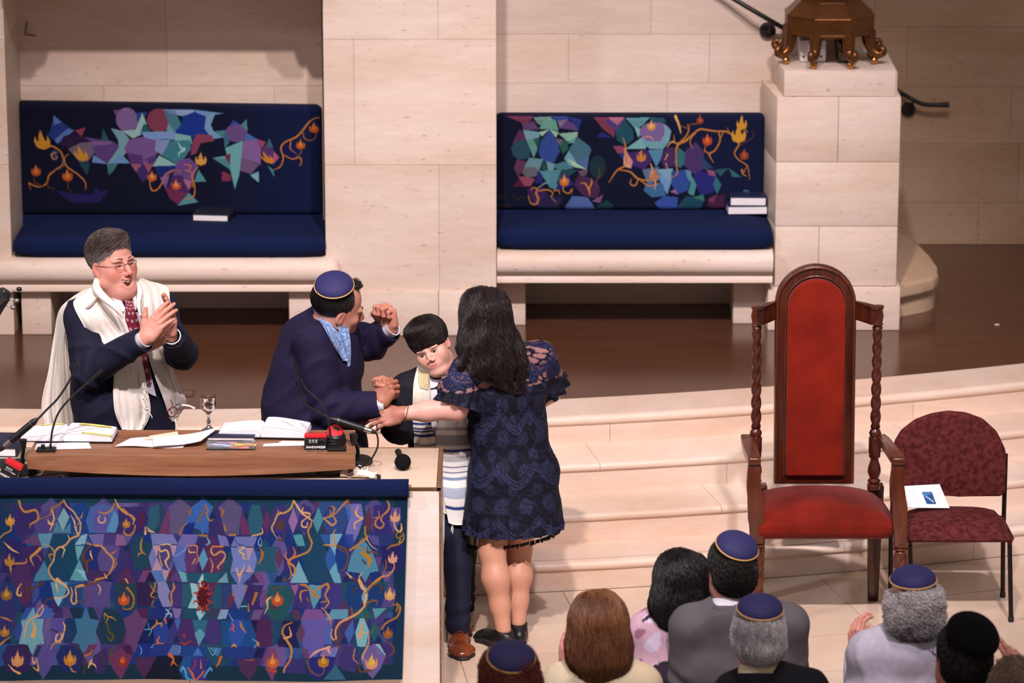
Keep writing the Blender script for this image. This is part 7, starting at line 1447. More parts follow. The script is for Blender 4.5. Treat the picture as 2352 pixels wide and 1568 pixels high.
def bodyform(J, side, off=0.0, h=.010, arms=True, legs=True, wd=1.0, dp=1.0, lo=None, hi=None, belly=0.0):
    """plain body under the clothes (off<0 keeps it inside them)"""
    pts = np.array([v for v in J.values()]); s = Sculpt(pts.min(0)-.28 if lo is None else lo, pts.max(0)+.22 if hi is None else hi, h); o = off
    mid = (J['shL']+J['shR'])/2; s.loft([(mid+np.array([0, 0, .0]), .13*wd+o, .075*dp+o), (J['chest'], .175*wd+o, .118*dp+o), (J['waist'], .160*wd+belly+o, .108*dp+belly+o), (J['hip'], .172*wd+belly*.6+o, .120*dp+belly*.5+o)], side, k=.05)
    s.chain([J['shL'], mid, J['shR']], [.062+o, .085+o, .062+o], k=.05); s.cone(mid, J['neck'], .062+o*.5, .056+o*.3, k=.05)
    if arms:
        for q in 'LR': s.chain([J['sh'+q], J['el'+q], J['wr'+q]], [.056+o, .044+o, .030+o], k=.03)
    if legs:
        for q in 'LR': s.chain([J['hp'+q], J['kn'+q], J['an'+q]], [.088+o, .058+o, .042+o], k=.04)
    return s
def put_legs(J, z, lean=(0, 0), sep=.095, side=(1, 0, 0), fwd=(0, -1, 0)):
    hp = J['hip']; side = nrm(side); dz = hp[2]-z
    for q, sg in (('L', -1), ('R', 1)):
        a = hp+side*sg*sep*.95+np.array([0, 0, -.05]); J['hp'+q] = a
        J['an'+q] = np.array([a[0]+lean[0], a[1]+lean[1], z+.075]); J['kn'+q] = (a+J['an'+q])/2+np.array(fwd)*.01
def shoe(root, an, fwd, m, col=None, L=.27, w=.048, name='shoe', heel=0.0):
    f = nrm([fwd[0], fwd[1], 0]); an = np.asarray(an, float); z0 = an[2]-.075; sd = np.array([f[1], -f[0], 0])
    s = Sculpt(np.array([an[0]-.35, an[1]-.35, z0-.01]), np.array([an[0]+.35, an[1]+.35, z0+.16]), .005); c = np.array([an[0], an[1], z0])
    s.loft([(c-f*.055+np.array([0, 0, .035]), w*.72, .035), (c+f*.05+np.array([0, 0, .032]), w*.85, .032), (c+f*(L-.11)+np.array([0, 0, .024]), w*1.0, .024), (c+f*(L-.07)+np.array([0, 0, .018]), w*.72, .018)], sd, k=.03)
    s.cone(c-f*.012+np.array([0, 0, .03]), c-f*.005+np.array([0, 0, .085]), .042, .040, k=.02); s.cut(c, (0, 0, -1)); s.cut(c+np.array([0, 0, .088]), nrm(f*-.2+np.array([0, 0, 1])))
    o = grown(name, s, m, root)
    so = Sculpt(np.array([an[0]-.35, an[1]-.35, z0-.01]), np.array([an[0]+.35, an[1]+.35, z0+.06]), .005); so.loft([(c-f*.06+np.array([0, 0, .004]), w*.8, .03), (c+f*.05+np.array([0, 0, .004]), w*.9, .03), (c+f*(L-.10)+np.array([0, 0, .004]), w*1.08, .03), (c+f*(L-.065)+np.array([0, 0, .004]), w*.75, .03)], sd, k=.02); so.cut(c, (0, 0, -1)); so.cut(c+np.array([0, 0, .014]), (0, 0, 1))
    grown('sole', so, RUBB, o); return o
# ================================================================== PEOPLE ON THE STAGE
def cloth(name, col, rough=0.8, var=0.08, vs=160, bump=0.15, bs=1300, **k): return mk(name, col, rough, 0, var, vs, bump, bs, spec=0.2, **k)
SUIT_N = cloth('navy_suiting', (25, 26, 46)); SUIT_P = cloth('indigo_suiting', (30, 24, 54), stretch=(1, 1, .1), var=.22, vs=230); SUIT_D = cloth('dark_suiting', (18, 18, 26)); TROU = cloth('navy_trousers', (24, 27, 44))
WOOL = cloth('cream_shawl', (236, 227, 218), .85, .05, 60, .15, 1000); WOOL2 = mk('striped_shawl', (255, 255, 255), .85, 0, .05, 80, .25, 300, vcol=True, spec=.15)
def headM(c, yaw, pitch, roll, sc): return Matrix.Translation(Vector(c)) @ rot(yaw, pitch, roll) @ Matrix.Scale(sc, 4)
def headpart(s, M, base, **k): V, Q = s.mesh(); return tf(V, M), Q, head_colour(V, base, **k)
def wrinkle(J, a=.0035, s1=1, arms='LR', k=34):
    def fn(p):
        d = a*.5*wave(p, s1, k)+a*.8*wave(p, s1+5, k*.45)-a*1.5*ridge(p, s1+2, 17)
        for q in arms:
            e = J['el'+q]; ax = nrm(J['wr'+q]-J['sh'+q]); t = (p-e) @ ax
            d = d+.0075*np.exp(-(np.linalg.norm(p-e, axis=1)/.11)**2)*np.sin(t*95+2.2*wave(p, s1+9, 14))
        return d
    return fn
def sleeve_end(s, J, q, back=.0, r=.085):
    d = nrm(J['wr'+q]-J['el'+q]); W = J['wr'+q]-d*back; s.ell(W+d*(r-.004), (r,)*3, None, .003, 1); return W, d
def cuff(root, W, d, r=.033, L=.022, m=None, name='shirt_cuff'):
    n = nrm(np.cross(d, (0.3, 1, .2))); M = Matrix(np.c_[n, np.cross(d, n), d].tolist()).to_4x4()
    return lathe(name, [(r-.003, -.03), (r, -.03), (r, L), (r+.0012, L+.002), (r-.003, L+.002), (r-.004, -.03)], W, m or SHIRT, root, 24, M)
def fringe(name, pts, L, m, root, n=20, sway=.012, rad=.0014, seed=0, down=(0, 0, -1)):
    r = random.Random(seed); it = []
    for i in range(n):
        p = np.array(catmull(pts, n)[i]); q = [p+np.array(down)*L*(.8+.4*r.random())*t+np.array([r.uniform(-1, 1)*sway*t, r.uniform(-1, 1)*sway*t, 0]) for t in (0, .35, .7, 1)]
        it.append((catmull(q, 6), rad))
    return tubes(name, it, m, root, 4)
def torso_tree(J, sd, off, wd, dp, belly):
    t = bodyform(J, sd, off, .012, arms=False, legs=False, wd=wd, dp=dp, belly=belly); t.loft([(J['hip'], .2*wd, .15*dp), (J['hip']+np.array([0, 0, -.22]), .2*wd, .15*dp)], sd, k=.04); t.cone(J['neck'], J['neck']+np.array([0, 0, .075]), .062, .064, k=.03)
    V, Q = t.mesh(); return BVHTree.FromPolygons([Vector(v) for v in V], [tuple(map(int, q)) for q in Q])
# ------------------------------------------------------------------ the clapping man
pm = empty('person', 'laughing grey haired man in navy suit, white shawl and red tie, clapping behind the desk', 'person')
J = dict(shR=P(190, 728, .02), shL=P(366, 712, .26), neck=P(272, 682, .15), chest=P(278, 800, .15), waist=P(280, 900, .14), hip=P(284, 1000, .14), elR=P(206, 852, -.06), wrR=P(322, 784, -.20), elL=P(418, 812, .10), wrL=P(398, 776, -.10))
sd = (.86, .5, 0); put_legs(J, 0.0, side=sd)
s = bodyform(J, sd, .018, .0065, legs=False, wd=1.14, dp=1.2, belly=.02, lo=np.array(J['hip'])-np.array([.36, .5, .30]), hi=np.array(J['hip'])+np.array([.36, .42, .80]))
s.loft([(J['hip'], .22, .17), (J['hip']+np.array([0, 0, -.22]), .225, .175)], sd, k=.04); s.chain([J['elR'], J['wrR']], [.060, .050], k=.03); s.chain([J['elL'], J['wrL']], [.060, .050], k=.03)
s.chain([J['shR'], J['elR']], [.080, .064], k=.03); s.fold(wrinkle(J, .0060, 3)); s.cut(J['hip']+np.array([0, 0, -.21]), (0, 0, -1))
WR, dR = sleeve_end(s, J, 'R', 0, .070); WL, dL = sleeve_end(s, J, 'L', 0, .070)
jk = grown('jacket', s, SUIT_N, pm); tj = torso_tree(J, sd, .018, 1.14, 1.2, .02)
cuff(pm, WR+dR*.008, dR, .037); cuff(pm, WL+dL*.008, dL, .037)
M = headM(P(258, 607, .12), 222, -8, 2, 1.07)
hs = head_sculpt(.0026, True, 1.14, .062, .022, .036, .022, neck_dir=(0, -.02, -.20)); skc = (208, 146, 130)
hR, MR, _ = hand(P(331, 776, -.215), (.62, .05, .72), (-.45, -.88, .25), [(8, 10, 6), (12, 12, 8), (16, 14, 8), (20, 16, 10)], [(.050, .045, -.008), (.066, .070, -.002), (.080, .094, .004)], -1, 1.03, 2, col=(204, 142, 124), elbow=J['elR'])
hL, _, _ = hand(P(391, 770, -.115), (.08, -.1, .98), (.80, .58, -.1), [(10, 12, 8), (12, 14, 8), (14, 16, 8), (18, 18, 10)], TH_IN, 1, 1.03, 2, col=(204, 142, 124), elbow=J['elR'])
b0 = bodyform(J, sd, -.012, .011, wd=1.1, dp=1.1); V, Q = b0.mesh()
skinned(pm, [headpart(hs, M, skc, rosy=.75, beard=.12), hR, hL, (V, Q, linA(skc))])
for q in (-1, 1):   # laughing eyes, almost shut
    p = tf(catmull([np.array([q*.018, .0880, .000]), np.array([q*.030, .0895, .0035]), np.array([q*.044, .0805, -.001])], 8), M); tube('eyelid_line', p, .0017, BROW, pm, 5)
brows(pm, M, mk('brow_grey', (120, 96, 84), .8), .0026, .003)
th = Sculpt((-.03, .06, -.10), (.03, .11, -.04), .0016); th.loft([((-.018, .086, -.0610), .004, .0055), ((0, .0945, -.0650), .004, .0070), ((.018, .086, -.0610), .004, .0055)], (0, 1, 0), k=.001); th.fold(lambda p: .0007*np.abs(np.sin(p[:, 0]*420)), .01); grown('teeth', th, TEETH, pm, M=M)
mo = Sculpt((-.04, .04, -.11), (.04, .11, -.04), .002); mo.ell((0, .076, -.071), (.036, .012, .019)); grown('mouth_inside', mo, MOUTH, pm, M=M)
gl_ = empty('glasses_tmp', None, None); bpy.data.objects.remove(gl_)
it = []
for q in (-1, 1):
    it.append((tf(np.array([(q*(.032+.0205*math.cos(t)), .1035-.010*abs(math.cos(t)*.5+.5)**2, .000+.0145*math.sin(t)) for t in np.linspace(0, 6.283, 25)]), M), .0010)); it.append((tf(np.array([(q*.052, .094, .004), (q*.072, .07, .006), (q*.080, .0, .008), (q*.079, -.02, -.004)]), M), .0012))
it.append((tf(catmull([np.array([-.011, .104, .004]), np.array([0, .108, .007]), np.array([.011, .104, .004])], 6), M), .0011))
gl_ = tubes('glasses', it, mk('copper_wire', (120, 62, 48), .3, .8), pm, 6)
for q in (-1, 1): V = np.array([(q*(.032+.020*math.cos(t)), .1030-.010*abs(math.cos(t)*.5+.5)**2, .014*math.sin(t)) for t in np.linspace(0, 6.283, 25)[:-1]]); link('lens', mesh_np('lens', tf(V, M), [list(range(24))], False), mk('lens_glass', (250, 250, 250), .02, 0, trans=.97, alpha=.16), gl_)
h_ = Sculpt((-.115, -.14, -.12), (.115, .13, .165), .004); h_.ell((0, -.020, .050), (.0835, .102, .092)); h_.ell((0, .035, .107), (.060, .052, .030), k=.03); h_.ell((0, .128, -.014), (.112, .100, .084), k=.012, op=1); h_.ell((0, .062, -.082), (.13, .07, .070), k=.012, op=1); h_.ell((0, -.03, -.16), (.12, .12, .085), k=.01, op=1)
for q in (-1, 1): h_.ell((q*.085, -.006, -.008), (.022, .022, .034), k=.008, op=1)
grey = lambda V: np.clip((.085-V[:, 2])/.07, 0, 1)*np.clip((V[:, 1]+.12)/.12, .25, 1)
put_hair(pm, h_, M, (78, 62, 54), 6000, lambda p, n: np.stack([.55+0*p[:, 0], -.55+0*p[:, 0], -.5-4*(.09-p[:, 2])], 1), .042, .0008, seed=2, lift=.003, col2=(168, 160, 160), mix=grey, cvar=.3)
# shirt front, collar, tie
G = drape([tj], [[(238, 668), (262, 690), (292, 705), (318, 690)], [(252, 690), (272, 705), (298, 715), (320, 706)], [(272, 722), (284, 730), (306, 735), (326, 730)], [(290, 760), (300, 768), (316, 772), (332, 770)], [(312, 806), (320, 815), (330, 822), (340, 830)], [(338, 900), (345, 905), (352, 908), (358, 910)]], 40, 14, .004, .003); sh = link('shirt', grid_mesh('shirt', G, -.003), SHIRT, pm)
ts = bvh(sh)
for rows in ([[(226, 640), (244, 636)], [(238, 662), (258, 660)], [(252, 678), (274, 684)], [(262, 692), (285, 706)], [(276, 712), (284, 716)]], [[(312, 668), (318, 662)], [(306, 684), (316, 680)], [(303, 700), (314, 700)], [(306, 714), (312, 712)]]):
    G = drape([tj, ts], rows, 24, 8, .012, .003); link('collar', grid_mesh('collar', G, -.004), SHIRT, pm)
TIE = mk('red_tie', (255, 255, 255), .5, 0, .05, 200, .2, 500, vcol=True)
rows = [[(286, 688), (296, 690), (307, 690)], [(287, 700), (297, 703), (308, 702)], [(288, 712), (299, 715), (310, 712)], [(288, 735), (303, 740), (318, 736)], [(292, 765), (308, 772), (326, 765)], [(304, 800), (318, 806), (334, 800)], [(318, 840), (330, 845), (342, 842)], [(332, 880), (340, 884), (348, 882)]]
G = drape([tj, ts], rows, 130, 34, .013, .003, smooth=6); cv = Canvas(130, 34, (112, 20, 44), (0, 0, 130, 34))
for i in range(11):
    for j in range(3):
        c_ = (6+12*i, 5+12*j+(6 if i % 2 else 0)); cv.ellipse(c_, 2.2, 2.6, (206, 186, 190)); cv.ellipse(c_, 1.1, 1.3, (70, 30, 70))
me = grid_mesh('tie', G, -.004); C = cv.C.transpose(1, 0, 2).reshape(-1, 3); set_col(me, np.vstack([C, C])); link('tie', me, TIE, pm)
# white shawl: right front panel, left front panel, and the end thrown over the right shoulder
def shawl(rows, nu, nv, off, amp, seed, trees, root=pm, m=WOOL, name='shawl', thick=.006, foldk=150): G = drape(trees, rows, nu, nv, off, thick, amp*1.5, seed, foldk, 12); return link(name, grid_mesh(name, G, -thick), m, root), G
sr, _ = shawl([[(180, 684), (222, 682), (262, 692)], [(170, 700), (222, 696), (276, 708)], [(190, 742), (238, 732), (288, 738)], [(214, 785), (258, 768), (300, 768)], [(246, 822), (284, 806), (318, 800)], [(262, 858), (296, 852), (330, 846)], [(262, 900), (300, 896), (336, 890)], [(266, 945), (304, 950), (343, 948)], [(282, 984), (300, 994), (320, 996)]], 110, 30, .022, .004, 4, [tj, ts])
tubes('shawl_roll', [(catmull([P(224, 642, .09), P(222, 662, -.01), P(240, 684, -.075), P(266, 706, -.10), P(284, 730, -.10)], 24), np.interp(np.linspace(0, 1, 24), [0, .3, .8, 1], [.015, .019, .014, .006])), (catmull([P(318, 652, .12), P(322, 672, .03), P(318, 696, -.02), P(322, 724, -.03)], 20), np.interp(np.linspace(0, 1, 20), [0, .3, 1], [.010, .013, .006]))], WOOL, pm, 14)
sl, _ = shawl([[(312, 646), (322, 640), (334, 646)], [(310, 676), (345, 660), (382, 660)], [(318, 700), (352, 690), (390, 690)], [(328, 740), (356, 732), (390, 738)], [(334, 790), (360, 786), (388, 800)], [(344, 830), (372, 830), (398, 850)], [(358, 870), (386, 870), (412, 893)], [(376, 915), (398, 912), (428, 922)], [(390, 955), (400, 958), (414, 945)], [(396, 966), (400, 968), (404, 964)]], 100, 26, .020, .004, 9, [tj, ts])
Y3 = .16
bk = [[P(196, 664, .12), P(214, 660, .05), P(236, 668, .03)], [P(166, 682, .14), P(184, 690, -.01), P(206, 700, -.07)], [P(136, 712, .2), P(152, 722, .08), P(166, 728, -.02)], [P(124, 770, .24), P(138, 775, .15), P(152, 778, .09)], [P(112, 850, .26), P(130, 855, .18), P(158, 858, .12)], [P(97, 925, .27), P(130, 935, .20), P(170, 930, .14)], [P(108, 1000, .27), P(140, 1010, .2), P(178, 1002, .15)], [P(118, 1100, .27), P(145, 1105, .2), P(182, 1100, .15)]]
G = patch(bk, 80, 40); v = np.linspace(0, 1, 40)[None, :]; u = np.linspace(0, 1, 80)[:, None]; G[..., 1] -= .022*np.sin(v*17+2*u)*np.clip(u*2-.5, 0, 1); G[..., 1] -= .006*np.sin(v*31+3*u)*np.clip(u*2-.4, 0, 1)
link('shawl_end', grid_mesh('shawl_end', G, .007), WOOL, pm)
tsr, tsl = bvh(sr), bvh(sl)
em = [[(392, 918), (396, 932), (384, 944), (392, 956), (402, 952), (408, 940), (396, 932)], [(388, 938), (396, 950)], [(392, 936), (402, 948)]]
it = [x for x in (drape_line(tsl, e, .0016, .003) for e in em) if x]
if it: tubes('embroidery', it, mk('red_thread', (150, 30, 48), .8), sl, 5)
em = [[(404, 930), (412, 926)], [(406, 940), (414, 936)], [(400, 962), (398, 954)], [(404, 958), (408, 954)]]; it = [x for x in (drape_line(tsl, e, .0018, .003, 4) for e in em) if x]
em2 = [[(210, 648), (216, 662), (224, 658)], [(212, 658), (222, 668)], [(214, 652), (226, 652)], [(218, 660), (214, 668)], [(234, 672), (240, 676), (248, 681)]]; it2 = [x for x in (drape_line(tsr, e, .0014, .003, 5) for e in em2) if x]
if it: tubes('embroidery', it, mk('green_thread', (32, 74, 66), .8), sl, 5)
if it2: tubes('embroidery', it2, MATS['green_thread'] if 'green_thread' in MATS else mk('green_thread', (32, 74, 66), .8), sr, 5)
fringe('fringe', [P(328, 880, -.12), P(334, 905, -.12), P(340, 940, -.12)], .03, WOOL, sr, 16, .02, .0016, 3)
for a, b in (((418, 930, -.02), (447, 938, -.02)), ((402, 962, -.05), (404, 996, -.05))): tube('tassel', catmull([P(*a), (P(*a)+P(*b))/2+np.array([.004, 0, .004]), P(*b)], 8), [.004, .0045, .004, .0045, .004, .004, .005, .006], WOOL, sl, 6)
wt = tube('wristwatch', [np.array(P(394, 782, -.115))+.034*np.array([math.cos(t), .75*math.sin(t), .35*math.cos(t)*-.6]) for t in np.linspace(0, 6.283, 25)], .006, mk('watch_strap', (60, 40, 34), .5), pm, 8)
G = [np.array(P(*q)) for q in ((282, 930, -.2), (285, 926, -.2), (290, 922, -.2))]
for k in range(4): lathe('button', [(.001, -.001), (.006, -.001), (.0065, .002), (.001, .003)], tuple(drape_line(tj, [(298+6*k, 833-4*k), (298.5+6*k, 833-4*k)], 1, .003)[0][0]) if drape_line(tj, [(298+6*k, 833-4*k), (298.5+6*k, 833-4*k)], 1) else J['wrR'], INK, pm, 10, Matrix.Rotation(R_(70), 4, 'X'))
l_ = bodyform(J, sd, .016, .009, arms=False, wd=.9); l_.cut(J['hip']+np.array([0, 0, -.02]), (0, 0, 1)); grown('trousers', l_, SUIT_N, pm)
for q in 'LR': shoe(pm, J['an'+q], (.5, -.86), INK)

# ------------------------------------------------------------------ the bending man
pb = empty('person', 'dark haired man in indigo suit, blue kippah and scarf, bending with one fist raised', 'person')
J = dict(shR=P(718, 782, -.17), shL=P(786, 778, .18), neck=P(756, 724, -.02), chest=P(736, 838, .0), waist=P(716, 930, .0), hip=P(704, 1030, .0), elR=P(752, 938, -.21), wrR=P(862, 927, -.20), elL=P(850, 788, .16), wrL=P(894, 757, .10))
sd = (.18, 1, 0); put_legs(J, 0.0, lean=(-.02, 0), side=sd, fwd=(1, 0, 0))
s = bodyform(J, sd, .018, .0065, legs=False, wd=1.05, dp=1.34, belly=.035, lo=np.array(J['hip'])-np.array([.36, .42, .34]), hi=np.array(J['hip'])+np.array([.50, .42, .72]))
s.cone(P(706, 790, .0), P(694, 850, .0), .11, .12, k=.10); s.loft([(J['waist']+np.array([.02, 0, 0]), .19, .20), (J['hip']+np.array([.035, 0, 0]), .20, .235), (J['hip']+np.array([.03, 0, -.12]), .205, .25)], sd, k=.04)
s.chain([J['shR'], J['elR'], J['wrR']], [.082, .070, .052], k=.012); s.chain([J['shL'], J['elL'], J['wrL']], [.080, .070, .052], k=.03)
s.fold(wrinkle(J, .0065, 21)); s.cut(J['hip']+np.array([0, 0, -.16]), (0, 0, -1)); WR, dR = sleeve_end(s, J, 'R'); WL, dL = sleeve_end(s, J, 'L', .008)
jk = grown('jacket', s, SUIT_P, pb); tj = bvh(jk)
cuff(pb, WR+dR*.010, dR, .039); cuff(pb, WL+dL*.010, dL, .039)
M = headM(P(775, 707, -.07), -68, 12, 17, 1.06); skb = (194, 136, 118)
hs = head_sculpt(.0028, True, 1.06, .060, 0, 0, .014, neck_dir=(0, -.07, -.17))
hR, MRb, _ = hand(P(866, 926, -.205), (.58, -.02, .82), (-.50, -.84, .30), [(66, 76, 40), (70, 78, 40), (74, 78, 42), (76, 78, 44)], [(.046, .05, -.022), (.044, .078, -.042), (.026, .098, -.056)], -1, 1.06, 1.5, col=(170, 108, 88), elbow=J['elR'])
hL, _, _ = hand(P(897, 752, .095), (-.12, -.12, .98), (.62, .76, .1), FIST, [(.044, .042, -.020), (.046, .066, -.036), (.022, .074, -.052)], 1, 1.10, 0, col=(200, 136, 118), elbow=J['elL'])
V, Q = bodyform(J, sd, -.012, .012, wd=1.0, dp=1.2).mesh(); skinned(pb, [headpart(hs, M, skb, rosy=.45, beard=.45), hR, hL, (V, Q, linA(skb))])
eyes(pb, M, .12); brows(pb, M, None, .003)
h_ = Sculpt((-.115, -.14, -.12), (.115, .13, .165), .004); h_.ell((0, -.024, .044), (.0835, .100, .086)); h_.ell((0, .085, .05), (.062, .075, .10), k=.012, op=1); h_.ell((0, .120, -.014), (.112, .100, .084), k=.012, op=1); h_.ell((0, .045, -.080), (.13, .07, .070), k=.012, op=1); h_.ell((0, -.03, -.165), (.12, .12, .085), k=.01, op=1)
for q in (-1, 1): h_.ell((q*.085, -.006, -.008), (.022, .022, .034), k=.008, op=1)
put_hair(pb, h_, M, (22, 18, 18), 5000, lambda p, n: np.stack([p[:, 0]*4, -.5+0*p[:, 0], -.9+0*p[:, 0]], 1), .024, .0008, seed=5, lift=.001, cvar=.5)
tuft = Sculpt((-.06, .0, .08), (.06, .09, .17), .004); tuft.ell((0, .040, .118), (.034, .026, .010)); put_hair(pb, tuft, M, (22, 18, 18), 160, lambda p, n: np.stack([.3+0*p[:, 0], .6+0*p[:, 0], .1+0*p[:, 0]], 1), .026, .001, seed=6, lift=.006, cvar=.4).name = 'forelock'
kippah(pb, M, kp(22, .066, .012), 22, 9, .080, .042)
BLUE = mk('blue_scarf', (104, 136, 190), .75, 0, .22, 90, .3, 300, col2=(150, 176, 214))
def scarf(rows, off, seed, nu=60, nv=14): return shawl(rows, nu, nv, off, .003, seed, [tj], pb, BLUE, 'scarf', .006)[0]
scarf([[(716, 698), (724, 696), (734, 700)], [(724, 722), (735, 722), (748, 730)], [(742, 748), (753, 748), (764, 750)], [(756, 775), (768, 772), (780, 770)], [(770, 800), (780, 798), (790, 796)], [(788, 826), (792, 828), (796, 830)]], .014, 2)
Gs = patch([[P(776, 748, -.14), P(788, 750, -.16), P(799, 750, -.14)], [P(782, 775, -.15), P(793, 778, -.17), P(804, 775, -.15)], [P(790, 805, -.15), P(798, 808, -.165), P(806, 806, -.15)], [P(796, 838, -.14), P(800, 842, -.15), P(805, 838, -.14)]], 24, 8); link('scarf', grid_mesh('scarf', Gs, .006), BLUE, pb)
Gs = patch([[P(800, 752, .06), P(812, 754, .05), P(822, 752, .06)], [P(806, 775, .06), P(814, 778, .05), P(824, 775, .06)], [P(806, 797, .07), P(814, 800, .06), P(820, 800, .07)]], 16, 8); link('scarf', grid_mesh('scarf', Gs, .006), BLUE, pb)
l_ = bodyform(J, sd, .018, .009, arms=False, wd=1.0, dp=1.3); l_.cut(J['hip']+np.array([0, 0, -.02]), (0, 0, 1)); grown('trousers', l_, SUIT_P, pb)
for q in 'LR': shoe(pb, J['an'+q], (1, 0), INK)

# ------------------------------------------------------------------ the boy
py = empty('person', 'dark haired boy in dark jacket and striped prayer shawl, head tilted, smiling towards the hall', 'person')
J = dict(shR=P(938, 896, .07), shL=P(1058, 888, .12), neck=P(1004, 872, .09), chest=P(1008, 950, .10), waist=P(1024, 1040, .10), hip=P(1036, 1120, .10), elR=P(914, 985, .0), wrR=P(888, 918, -.12), elL=P(1082, 990, .14), wrL=P(1078, 1080, .08))
sd = (1, 0, 0); put_legs(J, 0.0, sep=.075); J['anR'] = PZ(1052, 1442, .075); J['knR'] = (J['hpR']+J['anR'])/2+np.array([-.02, -.03, 0]); J['anL'] = PZ(1064, 1396, .075); J['hpR'], J['hpL'] = P(1034, 1150, .08), P(1062, 1150, .14); J['knL'] = (J['hpL']+J['anL'])/2
s = bodyform(J, sd, .016, .0065, legs=False, wd=.80, dp=.92, lo=np.array(J['hip'])-np.array([.34, .40, .10]), hi=np.array(J['hip'])+np.array([.24, .32, .60]))
s.chain([J['shR'], J['elR'], J['wrR']], [.058, .054, .042], k=.03); s.fold(wrinkle(J, .005, 31)); s.cut(J['hip']+np.array([0, 0, -.05]), (0, 0, -1)); WR, dR = sleeve_end(s, J, 'R', 0, .05)
jk = grown('jacket', s, cloth('charcoal_jacket', (27, 27, 35)), py); tj = torso_tree(J, sd, .016, .80, .92, 0)
M = headM(P(992, 797, .03), 170, 6, 25, .93); skk = (222, 172, 154); KID = Matrix.Diagonal((1.02, .97, .90, 1))
hs = head_sculpt(.0026, True, .86, .048, 0, .028, .008, 1.0, neck_dir=(-.03, -.02, -.18))
hR, _, _ = hand(P(886, 908, -.145), (-.20, -.05, .98), (.70, .70, .1), FIST, [(.044, .042, -.020), (.044, .066, -.034), (.020, .074, -.050)], -1, .90, 0, col=(192, 128, 108), elbow=J['elR'])
V, Q = bodyform(J, sd, -.010, .011, wd=.76, dp=.85).mesh(); skinned(py, [headpart(hs, M @ KID, skk, lips=(196, 108, 104), rosy=.5), hR, (V, Q, linA(skk))])
eyes(py, M @ KID, .95)
for q in (-1, 1): tube('lashes', tf(catmull([np.array([q*.018, .0885, .0045]), np.array([q*.030, .0925, .0095]), np.array([q*.044, .083, .0035])], 8), M @ KID), .0013, BROW, py, 5)
brows(py, M @ KID, None, .0022, .004, .003)
h_ = Sculpt((-.125, -.15, -.12), (.125, .14, .19), .004); h_.ell((0, -.014, .060), (.093, .112, .092)); h_.ell((.01, .03, .115), (.07, .06, .034), k=.03); h_.ell((0, .120, -.042), (.094, .078, .082), k=.012, op=1); h_.ell((0, .06, -.085), (.13, .085, .070), k=.012, op=1); h_.ell((0, -.02, -.165), (.13, .13, .10), k=.01, op=1)
for q in (-1, 1): h_.ell((q*.090, .006, -.020), (.026, .024, .032), k=.008, op=1)
put_hair(py, h_, M, (30, 20, 16), 7500, lambda p, n: np.stack([p[:, 0]*9+.25, (p[:, 1]+.03)*9, -.35-.0*p[:, 0]], 1), .050, .0008, seed=8, lift=.003, curv=3.6, cvar=.45)
G = drape([tj], [[(985, 862), (1000, 872), (1022, 866)], [(985, 890), (1005, 900), (1030, 890)], [(985, 940), (1012, 945), (1040, 940)], [(985, 1000), (1018, 1005), (1050, 1000)]], 24, 14, .006, .003, smooth=4); sh = link('shirt', grid_mesh('shirt', G, -.003), SHIRT, py); ts = bvh(sh)
def stripe_canvas(nu, nv, stripes, bg=(232, 224, 208)):
    c = Canvas(nu, nv, bg, (0, 0, 1, 1))
    for a, b, col in stripes: c.poly([(a, -1), (b, -1), (b, 2), (a, 2)], col)
    return c
def stripe_shawl(rows, stripes, off, seed, nu=170, nv=22, bg=(232, 224, 208)):
    G = drape([tj, ts], rows, nu, nv, off, .004, .004, seed, 40, 5); me = grid_mesh('shawl', G, -.005); C = stripe_canvas(nu, nv, stripes, bg).C.transpose(1, 0, 2).reshape(-1, 3); set_col(me, np.vstack([C, C])); return link('shawl', me, WOOL2, py)
B_ = (44, 62, 128); Gy = (150, 148, 146)
sa = stripe_shawl([[(960, 838), (975, 842), (986, 852)], [(950, 880), (966, 882), (988, 886)], [(948, 930), (966, 932), (990, 932)], [(950, 980), (970, 982), (992, 980)], [(956, 1040), (985, 1045), (1016, 1040)], [(985, 1110), (1012, 1115), (1042, 1110)], [(1014, 1175), (1030, 1180), (1052, 1178)]],
                  [(.40, .425, B_), (.435, .45, B_), (.462, .485, B_), (.50, .512, B_), (.52, .53, B_), (.54, .56, B_), (.60, .62, Gy), (.66, .70, Gy), (.72, .73, B_)], .018, 2)
cvn = Canvas(30, 14, (196, 176, 130), (0, 0, 1, 1)); G = drape([bvh(sa)], [[(962, 850), (985, 855)], [(960, 870), (986, 880)], [(964, 890), (984, 895)]], 16, 10, .003, .002); link('neckband', grid_mesh('neckband', G, -.002), mk('gold_brocade', (196, 180, 138), .6, 0, .3, 200), sa)
sb = stripe_shawl([[(1030, 820), (1040, 822), (1050, 830)], [(1025, 870), (1042, 866), (1060, 870)], [(1020, 930), (1042, 930), (1066, 930)], [(1002, 985), (1036, 985), (1078, 985)], [(1006, 1060), (1040, 1064), (1080, 1060)], [(1018, 1130), (1046, 1134), (1082, 1130)], [(1030, 1200), (1050, 1205), (1086, 1202)]],
                  [(.49, .505, (176, 174, 176)), (.53, .58, (164, 164, 168)), (.60, .61, B_), (.63, .66, (176, 174, 174)), (.68, .69, B_), (.71, .72, B_), (.74, .76, (128, 142, 176)), (.80, .86, (170, 178, 196)), (.90, .92, B_)], .026, 5, 170, 26, (238, 234, 228))
fringe('fringe', [PV(1014, 1177, .0), PV(1034, 1182, -.0), PV(1052, 1180, .0)], .10, WOOL, sa, 26, .006, .0013, 4); fringe('fringe', [PV(1032, 1203, .0), PV(1058, 1207, .0), PV(1086, 1204, .02)], .10, WOOL, sb, 26, .008, .0013, 6)
